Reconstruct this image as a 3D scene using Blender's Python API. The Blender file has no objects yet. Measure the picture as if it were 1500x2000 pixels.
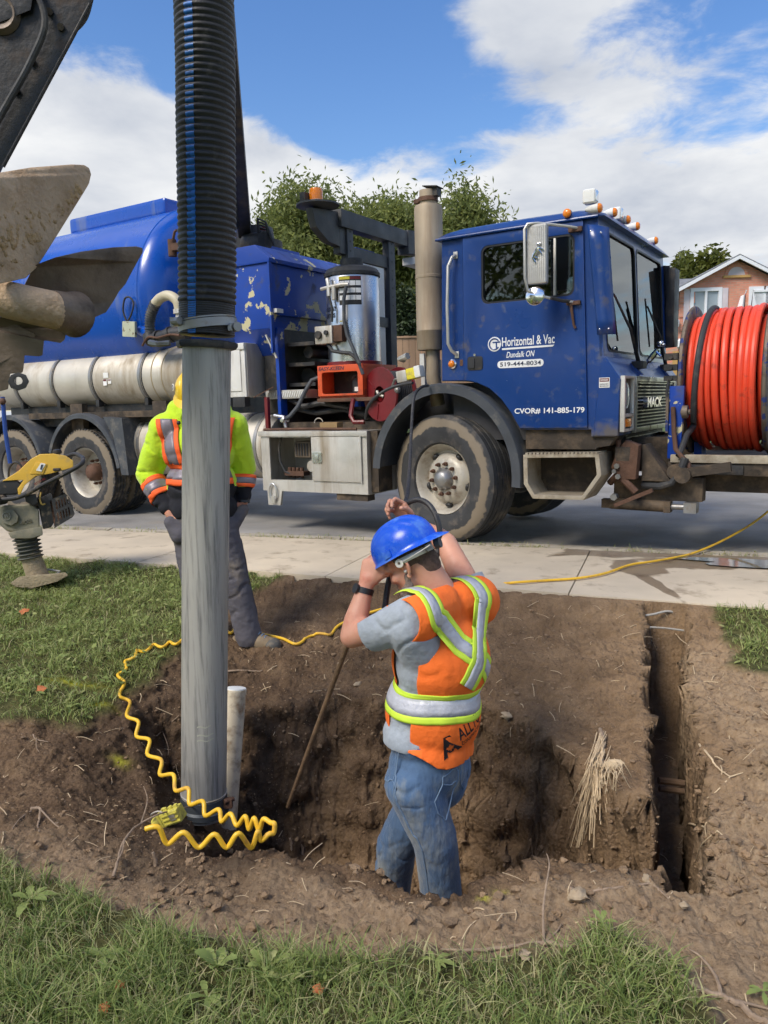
import bpy, bmesh, math, random
import numpy as np
from math import sin, cos, pi, radians, atan2, sqrt
from mathutils import Vector, Matrix, Quaternion
from mathutils.bvhtree import BVHTree

random.seed(7)
RNG = np.random.default_rng(11)
SC = bpy.context.scene
COL = SC.collection

# ------------------------------------------------------------------ camera
CAM_H, FPX, PITCH, ROLL = 1.15, 1510.0, radians(7.36), radians(-1.15)
cd = bpy.data.cameras.new('camera')
cam = bpy.data.objects.new('camera', cd)
COL.objects.link(cam)
CAM_M = Matrix.Rotation(pi / 2 - PITCH, 4, 'X') @ Matrix.Rotation(ROLL, 4, 'Z')
cam.matrix_world = Matrix.Translation((0, 0, CAM_H)) @ CAM_M
cd.sensor_fit = 'VERTICAL'
cd.sensor_height = 24.0
cd.lens = 24.0 * FPX / 2000.0
cd.clip_start = 0.05
cd.clip_end = 2000
SC.camera = cam

# ------------------------------------------------------------------ sky, sun, exposure
SUN_EL, SUN_AZ = radians(47), radians(-131)      # azimuth from +Y, clockwise seen from above (left, a little behind the camera)
SUN_DIR = Vector((sin(SUN_AZ) * cos(SUN_EL), cos(SUN_AZ) * cos(SUN_EL), sin(SUN_EL)))
sl = bpy.data.lights.new('sun', 'SUN')
sl.energy = 2.0
sl.angle = radians(24)
sl.color = (1.0, 0.92, 0.80)
so = bpy.data.objects.new('sun', sl)
COL.objects.link(so)
so.rotation_euler = (-SUN_DIR).to_track_quat('-Z', 'Y').to_euler()
SC.view_settings.view_transform = 'Standard'
SC.view_settings.look = 'None'
SC.view_settings.exposure = 0.95
SC.view_settings.gamma = 1.0
SC.cycles.max_bounces = 6
SC.cycles.diffuse_bounces = 3
SC.cycles.glossy_bounces = 3
SC.cycles.transmission_bounces = 4
SC.cycles.transparent_max_bounces = 8
SC.cycles.use_adaptive_sampling = True
SC.cycles.adaptive_threshold = 0.03
SC.cycles.use_denoising = True
SC.cycles.caustics_reflective = False
SC.cycles.caustics_refractive = False
SC.view_settings.use_curve_mapping = False


def make_world():
    w = bpy.data.worlds.new('World')
    SC.world = w
    w.use_nodes = True
    nt = w.node_tree
    nt.nodes.clear()
    N, Lk = nt.nodes.new, nt.links.new
    out = N('ShaderNodeOutputWorld')
    bg = N('ShaderNodeBackground')
    bg.inputs['Strength'].default_value = 0.12
    sky = N('ShaderNodeTexSky')
    sky.sky_type = 'NISHITA'
    sky.sun_disc = False
    sky.sun_elevation = SUN_EL
    sky.sun_rotation = SUN_AZ
    sky.air_density = 1.3
    sky.dust_density = 0.3
    sky.ozone_density = 3.0
    tc = N('ShaderNodeTexCoord')
    sep = N('ShaderNodeSeparateXYZ')
    Lk(tc.outputs['Generated'], sep.inputs[0])

    def mth(op, a, b=None, clamp=False):
        n = N('ShaderNodeMath')
        n.operation = op
        n.use_clamp = clamp
        for i, v in enumerate((a, b)):
            if v is None:
                continue
            if isinstance(v, (int, float)):
                n.inputs[i].default_value = v
            else:
                Lk(v, n.inputs[i])
        return n.outputs[0]
    zz = mth('ADD', mth('MAXIMUM', sep.outputs[2], 0.0), 0.16)
    cx = mth('DIVIDE', sep.outputs[0], zz)
    cy = mth('DIVIDE', sep.outputs[1], zz)
    cmb = N('ShaderNodeCombineXYZ')
    Lk(cx, cmb.inputs[0])
    Lk(cy, cmb.inputs[1])

    def noise(scale, det, rough, off, dist=0.0):
        mp = N('ShaderNodeMapping')
        mp.inputs['Location'].default_value = off
        Lk(cmb.outputs[0], mp.inputs[0])
        n = N('ShaderNodeTexNoise')
        n.inputs['Scale'].default_value = scale
        n.inputs['Detail'].default_value = det
        n.inputs['Roughness'].default_value = rough
        n.inputs['Distortion'].default_value = dist
        Lk(mp.outputs[0], n.inputs['Vector'])
        return n.outputs['Fac']
    n1 = noise(CLOUD_S, 7, 0.52, CLOUD_OFF, 0.25)
    # broad weather pattern: cloud banks with breaks of blue between them
    n3 = noise(4.6, 8, 0.62, (5.3, 1.1, 0), 0.35)
    dens = mth('ADD', n1, mth('MULTIPLY', mth('SUBTRACT', n3, 0.5), 0.42))
    for d, sharp, amt in CLOUD_SHAPES:
        v = Vector(d).normalized()
        dp = N('ShaderNodeVectorMath')
        dp.operation = 'DOT_PRODUCT'
        dp.inputs[1].default_value = v
        Lk(tc.outputs['Generated'], dp.inputs[0])
        g = mth('POWER', mth('MAXIMUM', dp.outputs['Value'], 0.0), sharp)
        dens = mth('ADD', dens, mth('MULTIPLY', g, amt))
    cr = N('ShaderNodeValToRGB')
    cr.color_ramp.interpolation = 'EASE'
    cr.color_ramp.elements[0].position = 0.44
    cr.color_ramp.elements[0].color = (0, 0, 0, 1)
    cr.color_ramp.elements[1].position = 0.585
    cr.color_ramp.elements[1].color = (1, 1, 1, 1)
    Lk(dens, cr.inputs[0])
    # cloud brightness: thick parts have grey bases
    n2 = noise(1.9, 6, 0.55, (3.1, 7.4, 0), 0.2)
    cr2 = N('ShaderNodeValToRGB')
    cr2.color_ramp.elements[0].position = 0.30
    cr2.color_ramp.elements[0].color = (2.3, 2.5, 2.9, 1)
    cr2.color_ramp.elements[1].position = 0.64
    cr2.color_ramp.elements[1].color = (4.0, 4.05, 4.1, 1)
    Lk(n2, cr2.inputs[0])
    hs = N('ShaderNodeHueSaturation')
    hs.inputs['Hue'].default_value = 0.512
    hs.inputs['Saturation'].default_value = 1.25
    hs.inputs['Value'].default_value = 0.72
    Lk(sky.outputs[0], hs.inputs['Color'])
    mx = N('ShaderNodeMix')
    mx.data_type = 'RGBA'
    Lk(cr.outputs[0], mx.inputs['Factor'])
    Lk(hs.outputs[0], mx.inputs['A'])
    Lk(cr2.outputs[0], mx.inputs['B'])
    Lk(mx.outputs['Result'], bg.inputs['Color'])
    Lk(bg.outputs[0], out.inputs[0])


CLOUD_S, CLOUD_OFF = 1.15, (0.6, 2.2, 0.0)


def cloud_shape(px, py, rad, amt):
    """a bank (amt > 0) or a break (amt < 0) in the cloud, centred on a direction, with an angular size"""
    d = CAM_M.to_3x3() @ Vector(((px - 750) / FPX, -(py - 1000) / FPX, -1.0))
    return (tuple(d.normalized()), 1.4 / (rad / FPX) ** 2, amt)


CLOUD_SHAPES = [cloud_shape(*q) for q in ((520, 110, 250, -.22), (300, 40, 160, -.14), (760, 170, 150, -.20), (960, 200, 90, -.14), (1450, 10, 150, -.24), (1180, 170, 90, -.10), (660, 250, 70, -.10), (1060, 50, 110, .14), (1240, 70, 70, .06),
                (1380, 270, 190, .18), (1030, 350, 170, .20), (760, 380, 120, .18), (540, 350, 110, .16), (180, 230, 140, .10), (150, 360, 170, .15), (300, 430, 200, .15), (600, 450, 200, .18))]
make_world()


def at(px, py, Y):
    """point seen at photo position (px, py) that stands Y metres in front of the camera"""
    d = CAM_M.to_3x3() @ Vector(((px - 750) / FPX, -(py - 1000) / FPX, -1.0))
    return Vector((0, 0, CAM_H)) + d * (Y / d.y)


# ------------------------------------------------------------------ object helpers
def lin(c):
    """sRGB 0-255 -> linear"""
    return tuple(((x / 255) / 12.92 if x / 255 < 0.04045 else ((x / 255 + 0.055) / 1.055) ** 2.4) for x in c)


def tag(o, label=None, cat=None, group=None, kind=None):
    for k, v in (('label', label), ('category', cat), ('group', group), ('kind', kind)):
        if v:
            o[k] = v
    return o


def empty(name, loc=(0, 0, 0), rz=0.0, label=None, cat=None, group=None):
    o = bpy.data.objects.new(name, None)
    o.empty_display_size = 0.1
    COL.objects.link(o)
    o.location = loc
    o.rotation_euler = (0, 0, rz)
    return tag(o, label, cat, group)


def link(name, me, mat=None, parent=None):
    o = bpy.data.objects.new(name, me)
    COL.objects.link(o)
    if mat is not None:
        me.materials.clear()
        me.materials.append(mat)
    if parent is not None:
        o.parent = parent
    return o


def copy_tree(o, parent=None):
    c = o.copy()
    COL.objects.link(c)
    if parent is not None:
        c.parent = parent
    for ch in list(o.children):
        copy_tree(ch, c)
    return c


def smooth(me, ang=35):
    me.polygons.foreach_set('use_smooth', np.ones(len(me.polygons), bool))
    if ang is not None:
        me.set_sharp_from_angle(angle=radians(ang))
    me.update()


class MB:
    """collects shapes for one mesh"""

    def __init__(s):
        s.v, s.f = [], []

    def add(s, vs, fs):
        o = len(s.v)
        s.v += [tuple(v) for v in vs]
        s.f += [tuple(i + o for i in f) for f in fs]
        return s

    def box(s, c, size, R=None):
        x, y, z = (k / 2 for k in size)
        vs = [Vector((a * x, b * y, d * z)) for a in (-1, 1) for b in (-1, 1) for d in (-1, 1)]
        if R is not None:
            vs = [R @ v for v in vs]
        c = Vector(c)
        return s.add([v + c for v in vs], [(0, 1, 3, 2), (4, 6, 7, 5), (0, 4, 5, 1), (2, 3, 7, 6), (0, 2, 6, 4), (1, 5, 7, 3)])

    def bb(s, lo, hi):
        return s.box([(a + b) / 2 for a, b in zip(lo, hi)], [abs(b - a) for a, b in zip(lo, hi)])

    def beam(s, p0, p1, w, h, up=(0, 0, 1)):
        p0, p1 = Vector(p0), Vector(p1)
        d = (p1 - p0)
        L = d.length
        d.normalize()
        y = Vector(up).cross(d)
        if y.length < 1e-4:
            y = Vector((1, 0, 0)).cross(d)
        y.normalize()
        z = d.cross(y)
        R = Matrix((d, y, z)).transposed()
        return s.box((p0 + p1) / 2, (L, w, h), R)

    def ring(s, c, a, b, n):
        return [c + a * cos(2 * pi * i / n) + b * sin(2 * pi * i / n) for i in range(n)]

    def tube(s, pts, r, n=8, caps=True, flat=None):
        pts = [Vector(p) for p in pts]
        m = len(pts)
        rs = r if isinstance(r, (list, tuple)) else [r] * m
        t0 = (pts[1] - pts[0]).normalized()
        a = t0.orthogonal().normalized()
        vs = []
        prev = t0
        for i, p in enumerate(pts):
            t = (pts[min(i + 1, m - 1)] - pts[max(i - 1, 0)])
            t = t.normalized() if t.length > 1e-9 else prev
            q = prev.rotation_difference(t)
            a = q @ a
            a = (a - t * a.dot(t)).normalized()
            b = t.cross(a)
            prev = t
            vs += s.ring(p, a * rs[i], b * rs[i], n)
        fs = []
        for i in range(m - 1):
            for k in range(n):
                k2 = (k + 1) % n
                fs.append((i * n + k, i * n + k2, (i + 1) * n + k2, (i + 1) * n + k))
        if caps:
            fs.append(tuple(range(n - 1, -1, -1)))
            fs.append(tuple((m - 1) * n + k for k in range(n)))
        return s.add(vs, fs)

    def cyl(s, p0, p1, r0, r1=None, n=20, caps=True):
        return s.tube([p0, p1], [r0, r0 if r1 is None else r1], n, caps)

    def lathe(s, prof, o=(0, 0, 0), ax=(0, 0, 1), n=32, a0=0.0, a1=2 * pi):
        """prof: (distance along axis, radius)"""
        o, ax = Vector(o), Vector(ax).normalized()
        a = ax.orthogonal().normalized()
        b = ax.cross(a)
        full = abs(a1 - a0 - 2 * pi) < 1e-6
        cnt = n if full else n + 1
        vs = []
        for h, r in prof:
            for k in range(cnt):
                t = a0 + (a1 - a0) * k / n
                vs.append(o + ax * h + (a * cos(t) + b * sin(t)) * r)
        fs = []
        for i in range(len(prof) - 1):
            for k in range(n):
                k2 = (k + 1) % cnt
                fs.append((i * cnt + k, i * cnt + k2, (i + 1) * cnt + k2, (i + 1) * cnt + k))
        return s.add(vs, fs)

    def prism(s, poly, fn, d0, d1):
        """poly: 2-D outline; fn(a, b, d) -> point"""
        n = len(poly)
        vs = [fn(a, b, d0) for a, b in poly] + [fn(a, b, d1) for a, b in poly]
        fs = [tuple(range(n - 1, -1, -1)), tuple(range(n, 2 * n))]
        fs += [(i, (i + 1) % n, n + (i + 1) % n, n + i) for i in range(n)]
        return s.add(vs, fs)

    def sphere(s, c, r, n=12, m=8, R=None):
        c = Vector(c)
        rr = r if isinstance(r, (tuple, list)) else (r, r, r)
        vs = []
        for j in range(1, m):
            th = pi * j / m
            for k in range(n):
                ph = 2 * pi * k / n
                vs.append(Vector((rr[0] * sin(th) * cos(ph), rr[1] * sin(th) * sin(ph), rr[2] * cos(th))))
        vs += [Vector((0, 0, rr[2])), Vector((0, 0, -rr[2]))]
        if R is not None:
            vs = [R @ v for v in vs]
        T, B = (m - 1) * n, (m - 1) * n + 1
        fs = []
        for j in range(m - 2):
            for k in range(n):
                k2 = (k + 1) % n
                fs.append((j * n + k, (j + 1) * n + k, (j + 1) * n + k2, j * n + k2))
        for k in range(n):
            k2 = (k + 1) % n
            fs.append((T, k, k2))
            fs.append((B, (m - 2) * n + k2, (m - 2) * n + k))
        return s.add([v + c for v in vs], fs)

    def mesh(s, name, ang=35, bevel=0.0, seg=2, fix=True):
        me = bpy.data.meshes.new(name)
        me.from_pydata(s.v, [], s.f)
        if bevel > 0 or fix:
            bm = bmesh.new()
            bm.from_mesh(me)
            if fix:
                bmesh.ops.recalc_face_normals(bm, faces=bm.faces)
            if bevel > 0:
                es = [e for e in bm.edges if len(e.link_faces) == 2 and e.calc_face_angle(0) > radians(30)]
                bmesh.ops.bevel(bm, geom=es, offset=bevel, segments=seg, affect='EDGES', profile=0.7, clamp_overlap=True)
            bm.to_mesh(me)
            bm.free()
        smooth(me, ang)
        return me

    def build(s, name, mat, parent=None, ang=35, bevel=0.0, seg=2, fix=True):
        return link(name, s.mesh(name, ang, bevel, seg, fix), mat, parent)


def text_mesh(txt, size, bold=0.0, depth=0.001, shear=0.0, space=1.0):
    cu = bpy.data.curves.new('t', 'FONT')
    cu.body = txt
    cu.size = size
    cu.offset = bold
    cu.extrude = depth
    cu.shear = shear
    cu.space_character = space
    cu.resolution_u = 3
    ob = bpy.data.objects.new('t', cu)
    COL.objects.link(ob)
    bpy.context.view_layer.update()
    me = bpy.data.meshes.new_from_object(ob.evaluated_get(bpy.context.evaluated_depsgraph_get()))
    bpy.data.objects.remove(ob)
    bpy.data.curves.remove(cu)
    return me


def text_at(name, txt, o, right, up, width, mat, parent, height=None, **kw):
    """lettering fitted to `width` (and `height`), lower-left corner at o"""
    me = text_mesh(txt, 1.0, **kw)
    n = len(me.vertices)
    co = np.empty(n * 3)
    me.vertices.foreach_get('co', co)
    co = co.reshape(-1, 3)
    lo, hi = co.min(0), co.max(0)
    sx = width / (hi[0] - lo[0])
    sy = sx if height is None else height / (hi[1] - lo[1])
    right, up = Vector(right).normalized(), Vector(up).normalized()
    nr = right.cross(up)
    q = (np.outer((co[:, 0] - lo[0]) * sx, right) + np.outer((co[:, 1] - lo[1]) * sy, up) + np.outer(co[:, 2], nr) + np.array(o))
    me.vertices.foreach_set('co', q.ravel())
    me.update()
    return link(name, me, mat, parent)


# ------------------------------------------------------------------ numpy noise
_PERM = np.random.default_rng(3).permutation(256)
_PERM = np.concatenate([_PERM, _PERM, _PERM])
_GR = np.random.default_rng(5).normal(size=(256, 3))
_GR /= np.linalg.norm(_GR, axis=1)[:, None]


def noise3(p):
    p = np.asarray(p, float)
    i = np.floor(p).astype(int)
    f = p - i
    i &= 255
    u = f * f * f * (f * (f * 6 - 15) + 10)
    r = 0.0
    for dx in (0, 1):
        for dy in (0, 1):
            for dz in (0, 1):
                h = _PERM[_PERM[_PERM[i[:, 0] + dx] + i[:, 1] + dy] + i[:, 2] + dz]
                g = _GR[h]
                d = (f - np.array((dx, dy, dz)))
                w = (u[:, 0] if dx else 1 - u[:, 0]) * (u[:, 1] if dy else 1 - u[:, 1]) * (u[:, 2] if dz else 1 - u[:, 2])
                r = r + w * (g * d).sum(1)
    return r * 1.5


def fbm(p, octs=4, gain=0.5, lac=2.03):
    p = np.asarray(p, float)
    s, a = 0.0, 1.0
    for k in range(octs):
        s = s + a * noise3(p + 17.3 * k)
        p = p * lac
        a *= gain
    return s


def sstep(a, b, x):
    t = np.clip((x - a) / (b - a), 0, 1)
    return t * t * (3 - 2 * t)


# ------------------------------------------------------------------ materials
def mat(name, base, rough=0.5, metal=0.0, var=0.12, vs=4.0, dirt=None, chips=None, bump=0.0, bs=60.0, low=None, spec=0.5, coat=0.0, alpha=1.0, trans=0.0, emit=0.0, streak=False, attr=None, rvar=0.1, sheen=0.0, stretch=None):
    """procedural Principled material. dirt=(colour, amount 0-1, scale); chips=(colour, threshold, scale); low=(z0, z1, colour): caked dust rising from z0 to z1"""
    m = bpy.data.materials.new(name)
    m.use_nodes = True
    nt = m.node_tree
    N, Lk = nt.nodes.new, nt.links.new
    b = nt.nodes['Principled BSDF']
    tc = N('ShaderNodeTexCoord')
    vec = tc.outputs['Object']
    if stretch:
        mp = N('ShaderNodeMapping')
        mp.inputs['Scale'].default_value = stretch
        Lk(vec, mp.inputs[0])
        vec = mp.outputs[0]

    def noise(scale, det=4, off=0.0, v=vec, rough_=0.55):
        n = N('ShaderNodeTexNoise')
        n.inputs['Scale'].default_value = scale
        n.inputs['Detail'].default_value = det
        n.inputs['Roughness'].default_value = rough_
        if off:
            mp = N('ShaderNodeMapping')
            mp.inputs['Location'].default_value = (off, off * 1.7, off * .6)
            Lk(v, mp.inputs[0])
            v = mp.outputs[0]
        Lk(v, n.inputs['Vector'])
        return n.outputs['Fac']

    def ramp(fac, p0, p1, c0=(0, 0, 0, 1), c1=(1, 1, 1, 1)):
        r = N('ShaderNodeValToRGB')
        r.color_ramp.elements[0].position = p0
        r.color_ramp.elements[1].position = p1
        r.color_ramp.elements[0].color = c0
        r.color_ramp.elements[1].color = c1
        Lk(fac, r.inputs[0])
        return r.outputs[0]

    def mix(fac, a, c):
        x = N('ShaderNodeMix')
        x.data_type = 'RGBA'
        for s_, v in (('Factor', fac), ('A', a), ('B', c)):
            if isinstance(v, (int, float)):
                x.inputs[s_].default_value = v
            elif isinstance(v, tuple):
                x.inputs[s_].default_value = v if len(v) == 4 else v + (1,)
            else:
                Lk(v, x.inputs[s_])
        return x.outputs['Result']
    c4 = lambda c, k=1.0: tuple(min(1.0, x * k) for x in c[:3]) + (1,)
    col = ramp(noise(vs, 5), 0.3, 0.7, c4(base, 1 - var), c4(base, 1 + var))
    rf = ramp(noise(vs * 1.7, 4, 3.3), 0.3, 0.7, (max(0, rough - rvar),) * 3 + (1,), (min(1, rough + rvar),) * 3 + (1,))
    if dirt:
        dc, da, ds = dirt
        v2 = vec
        if streak:
            mp = N('ShaderNodeMapping')
            mp.inputs['Scale'].default_value = (1, 1, 0.12)
            Lk(vec, mp.inputs[0])
            v2 = mp.outputs[0]
        fac = ramp(noise(ds, 7, 9.1, v2, 0.65), 0.62 - 0.32 * da, 0.78 - 0.1 * da)
        col = mix(fac, col, c4(dc))
        rf = mix(fac, rf, (0.85, 0.85, 0.85, 1))
    if low:
        z0, z1, lc = low
        sp = N('ShaderNodeSeparateXYZ')
        Lk(tc.outputs['Object'], sp.inputs[0])
        mr = N('ShaderNodeMapRange')
        mr.inputs['From Min'].default_value = z1
        mr.inputs['From Max'].default_value = z0
        Lk(sp.outputs[2], mr.inputs[0])
        ad = N('ShaderNodeMath')
        ad.operation = 'MULTIPLY_ADD'
        Lk(noise(7, 6, 5.0), ad.inputs[0])
        ad.inputs[1].default_value = 1.2
        Lk(mr.outputs[0], ad.inputs[2])
        fac = ramp(ad.outputs[0], 0.75, 1.25)
        col = mix(fac, col, c4(lc))
        rf = mix(fac, rf, (0.9, 0.9, 0.9, 1))
    if chips:
        cc, ct, cs = chips
        fac = ramp(noise(cs, 6, 21.0, vec, 0.6), ct, ct + 0.012)
        col = mix(fac, col, c4(cc))
        rf = mix(fac, rf, (0.75, 0.75, 0.75, 1))
    if attr:
        an = N('ShaderNodeAttribute')
        an.attribute_name = attr
        col = mix(1.0, col, an.outputs['Color'])
        col.node.blend_type = 'MULTIPLY'
    if isinstance(col, tuple):
        b.inputs['Base Color'].default_value = col
    else:
        Lk(col, b.inputs['Base Color'])
    Lk(rf, b.inputs['Roughness'])
    b.inputs['Metallic'].default_value = metal
    b.inputs['Specular IOR Level'].default_value = spec
    b.inputs['Coat Weight'].default_value = coat
    b.inputs['Coat Roughness'].default_value = 0.15
    b.inputs['Alpha'].default_value = alpha
    b.inputs['Transmission Weight'].default_value = trans
    if sheen:
        b.inputs['Sheen Weight'].default_value = sheen
    if emit:
        b.inputs['Emission Color'].default_value = c4(base)
        b.inputs['Emission Strength'].default_value = emit
    if bump:
        bn = N('ShaderNodeBump')
        bn.inputs['Strength'].default_value = bump
        bn.inputs['Distance'].default_value = 0.02
        Lk(noise(bs, 6, 1.0), bn.inputs['Height'])
        Lk(bn.outputs[0], b.inputs['Normal'])
    return m


SOILC = lin((112, 92, 74))
DUST = lin((158, 142, 120))
M = {}
# ================================================================== GROUND
SW_A, SW_B = 5.15, -0.425          # lawn edge of the sidewalk: y = SW_A + SW_B x
CB_A, CB_B = 6.91, -0.36           # kerb line: y = CB_A + CB_B x
SLOPE = 0.10


def h0(x, y):
    return -0.03 - SLOPE * np.maximum(0, 0.92 * (SW_A + SW_B * x - y))


def gnd(px, py):
    """plan position of a photo point on the undisturbed lawn slope"""
    d = CAM_M.to_3x3() @ Vector(((px - 750) / FPX, -(py - 1000) / FPX, -1.0))
    z = -0.2
    for _ in range(25):
        t = (z - CAM_H) / d.z
        z = 0.5 * z + 0.5 * float(h0(d.x * t, d.y * t))
    t = (z - CAM_H) / d.z
    return (d.x * t, d.y * t)


def poly_sd(poly, x, y):
    """signed distance, positive inside"""
    best = np.full(x.shape, 1e9)
    ins = np.zeros(x.shape, bool)
    n = len(poly)
    for i in range(n):
        x0, y0 = poly[i]
        x1, y1 = poly[(i + 1) % n]
        dx, dy = x1 - x0, y1 - y0
        t = np.clip(((x - x0) * dx + (y - y0) * dy) / (dx * dx + dy * dy + 1e-12), 0, 1)
        best = np.minimum(best, (x - x0 - t * dx) ** 2 + (y - y0 - t * dy) ** 2)
        c = ((y0 > y) != (y1 > y)) & (x < dx * (y - y0) / (dy + 1e-12) + x0)
        ins ^= c
    d = np.sqrt(best)
    return np.where(ins, d, -d)


PIT = [gnd(*p) for p in ((235, 1352), (300, 1312), (440, 1300), (560, 1305), (655, 1285), (760, 1290), (950, 1305), (1090, 1350), (1170, 1420), (1215, 1480), (1262, 1520),
                         (1322, 1560), (1325, 1655), (1180, 1650), (1060, 1652), (985, 1665), (900, 1702), (760, 1690), (700, 1668), (620, 1640), (545, 1612), (470, 1592), (400, 1580), (345, 1525), (300, 1450))]
DIRT = [gnd(*p) for p in ((-260, 1405), (0, 1398), (150, 1382), (225, 1330), (300, 1285), (355, 1245), (430, 1175), (500, 1150), (640, 1112), (960, 1128), (1120, 1140), (1380, 1150), (1395, 1195),
                          (1430, 1250), (1450, 1300), (1500, 1318), (1800, 1340), (2300, 1700), (2300, 2300), (1400, 2300), (1372, 2000), (1330, 1900), (1290, 1872), (1180, 1815), (1120, 1855), (1060, 1880), (1000, 1888), (800, 1878), (600, 1868),
                          (400, 1840), (200, 1775), (0, 1690), (-260, 1600))]
TRENCH = [gnd(*p) for p in ((1300, 1150), (1299, 1180), (1306, 1330), (1322, 1480), (1343, 1620), (1348, 1672))]
MOUND = gnd(1490, 1450)
CLAY = gnd(1250, 1600)


def line_d(pl, x, y):
    best = np.full(x.shape, 1e9)
    tt = np.zeros(x.shape)
    for i in range(len(pl) - 1):
        (x0, y0), (x1, y1) = pl[i], pl[i + 1]
        dx, dy = x1 - x0, y1 - y0
        t = np.clip(((x - x0) * dx + (y - y0) * dy) / (dx * dx + dy * dy), 0, 1)
        d = np.hypot(x - x0 - t * dx, y - y0 - t * dy)
        k = d < best
        best = np.where(k, d, best)
        tt = np.where(k, (i + t) / (len(pl) - 1), tt)
    return best, tt


def ground_base(x, y):
    """height without the fine lumps; also masks"""
    p2 = np.stack([x, y, np.zeros_like(x)], 1)
    wob = fbm(p2 * 4.0, 3)
    wob2 = fbm(p2 * 13.0 + 5, 3)
    z = h0(x, y)
    sd = poly_sd(DIRT, x, y) + 0.05 * wob + 0.035 * wob2
    dm = sstep(-0.02, 0.05, sd)
    # scraped soil lies below the sods
    ed_ = SW_A + SW_B * x - y
    z = z - (0.045 * sstep(-0.02, 0.07, sd) + 0.05 * sstep(0.05, 0.45, sd)) * sstep(-.02, .5, ed_) + .035 * sstep(.25, .0, ed_)
    mx_, my_ = MOUND
    z = z + .10 * np.exp(-(((x - mx_) / .34) ** 2 + ((y - my_) / .5) ** 2)) * (1 + .5 * wob)
    # the soil falls towards the pit on its far side
    ps = poly_sd(PIT, x, y) + 0.05 * wob + 0.008 * wob2
    z = z - 0.10 * sstep(-0.55, 0.0, ps) * sstep(2.6, 3.4, y)
    # left bank: darker soil sloping down to the tube
    z = z - 0.10 * sstep(-0.45, 0.0, ps) * sstep(-0.35, -0.75, x) * sstep(3.7, 3.3, y)
    wall = 0.06 + 0.20 * sstep(2.75, 3.7, y) + 0.10 * np.exp(-(((x + .12) / .22) ** 2))
    wall = wall * (1 - 0.5 * sstep(0.2, 0.9, x))
    t = np.clip(ps / wall, 0, 1)
    prof = 0.65 * t + 0.35 * t * t * (3 - 2 * t)
    floor = -1.28 + 0.05 * wob
    floor = floor + 0.46 * sstep(-0.55, -0.9, x) * sstep(3.1, 3.4, y)      # shelf under the suction tube
    zp = z * (1 - prof) + floor * prof
    z = np.where(ps > 0, np.minimum(z, zp), z)
    td, tt = line_d(TRENCH, x, y)
    hw = 0.138 - 0.062 * tt + 0.012 * wob + 0.012 * wob2
    ts = hw - td
    tz = -0.72 - 0.32 * tt + 0.04 * wob
    q = np.clip(ts / 0.03, 0, 1)
    zt = z * (1 - q) + tz * q
    under = y > SW_A + SW_B * x - 0.02
    z = np.where((ts > 0) & ~under, np.minimum(z, zt), z)
    # low spoil ridge along the near lip
    rid = np.exp(-((ps + 0.10) / 0.08) ** 2) * sstep(2.9, 2.5, y) * (0.5 + 0.8 * wob)
    z = z + 0.035 * rid
    return z, dm, ps, ts, wob, wob2


def ground_z(x, y):
    a = np.atleast_1d(np.asarray(x, float)).ravel()
    b = np.atleast_1d(np.asarray(y, float)).ravel()
    return ground_base(a, b)[0]


def gz(x, y):
    return float(ground_z(x, y)[0])


def axis(lo, f0, f1, hi, fine, grow=1.12, cap=0.14):
    mid = list(np.arange(f0, f1, fine))
    a, s = [], fine
    x = f0
    while x > lo:
        s = min(s * grow, cap)
        x -= s
        a.append(x)
    b, s = [], fine
    x = mid[-1]
    while x < hi:
        s = min(s * grow, cap)
        x += s
        b.append(x)
    return np.array(a[::-1] + mid + b)


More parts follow.
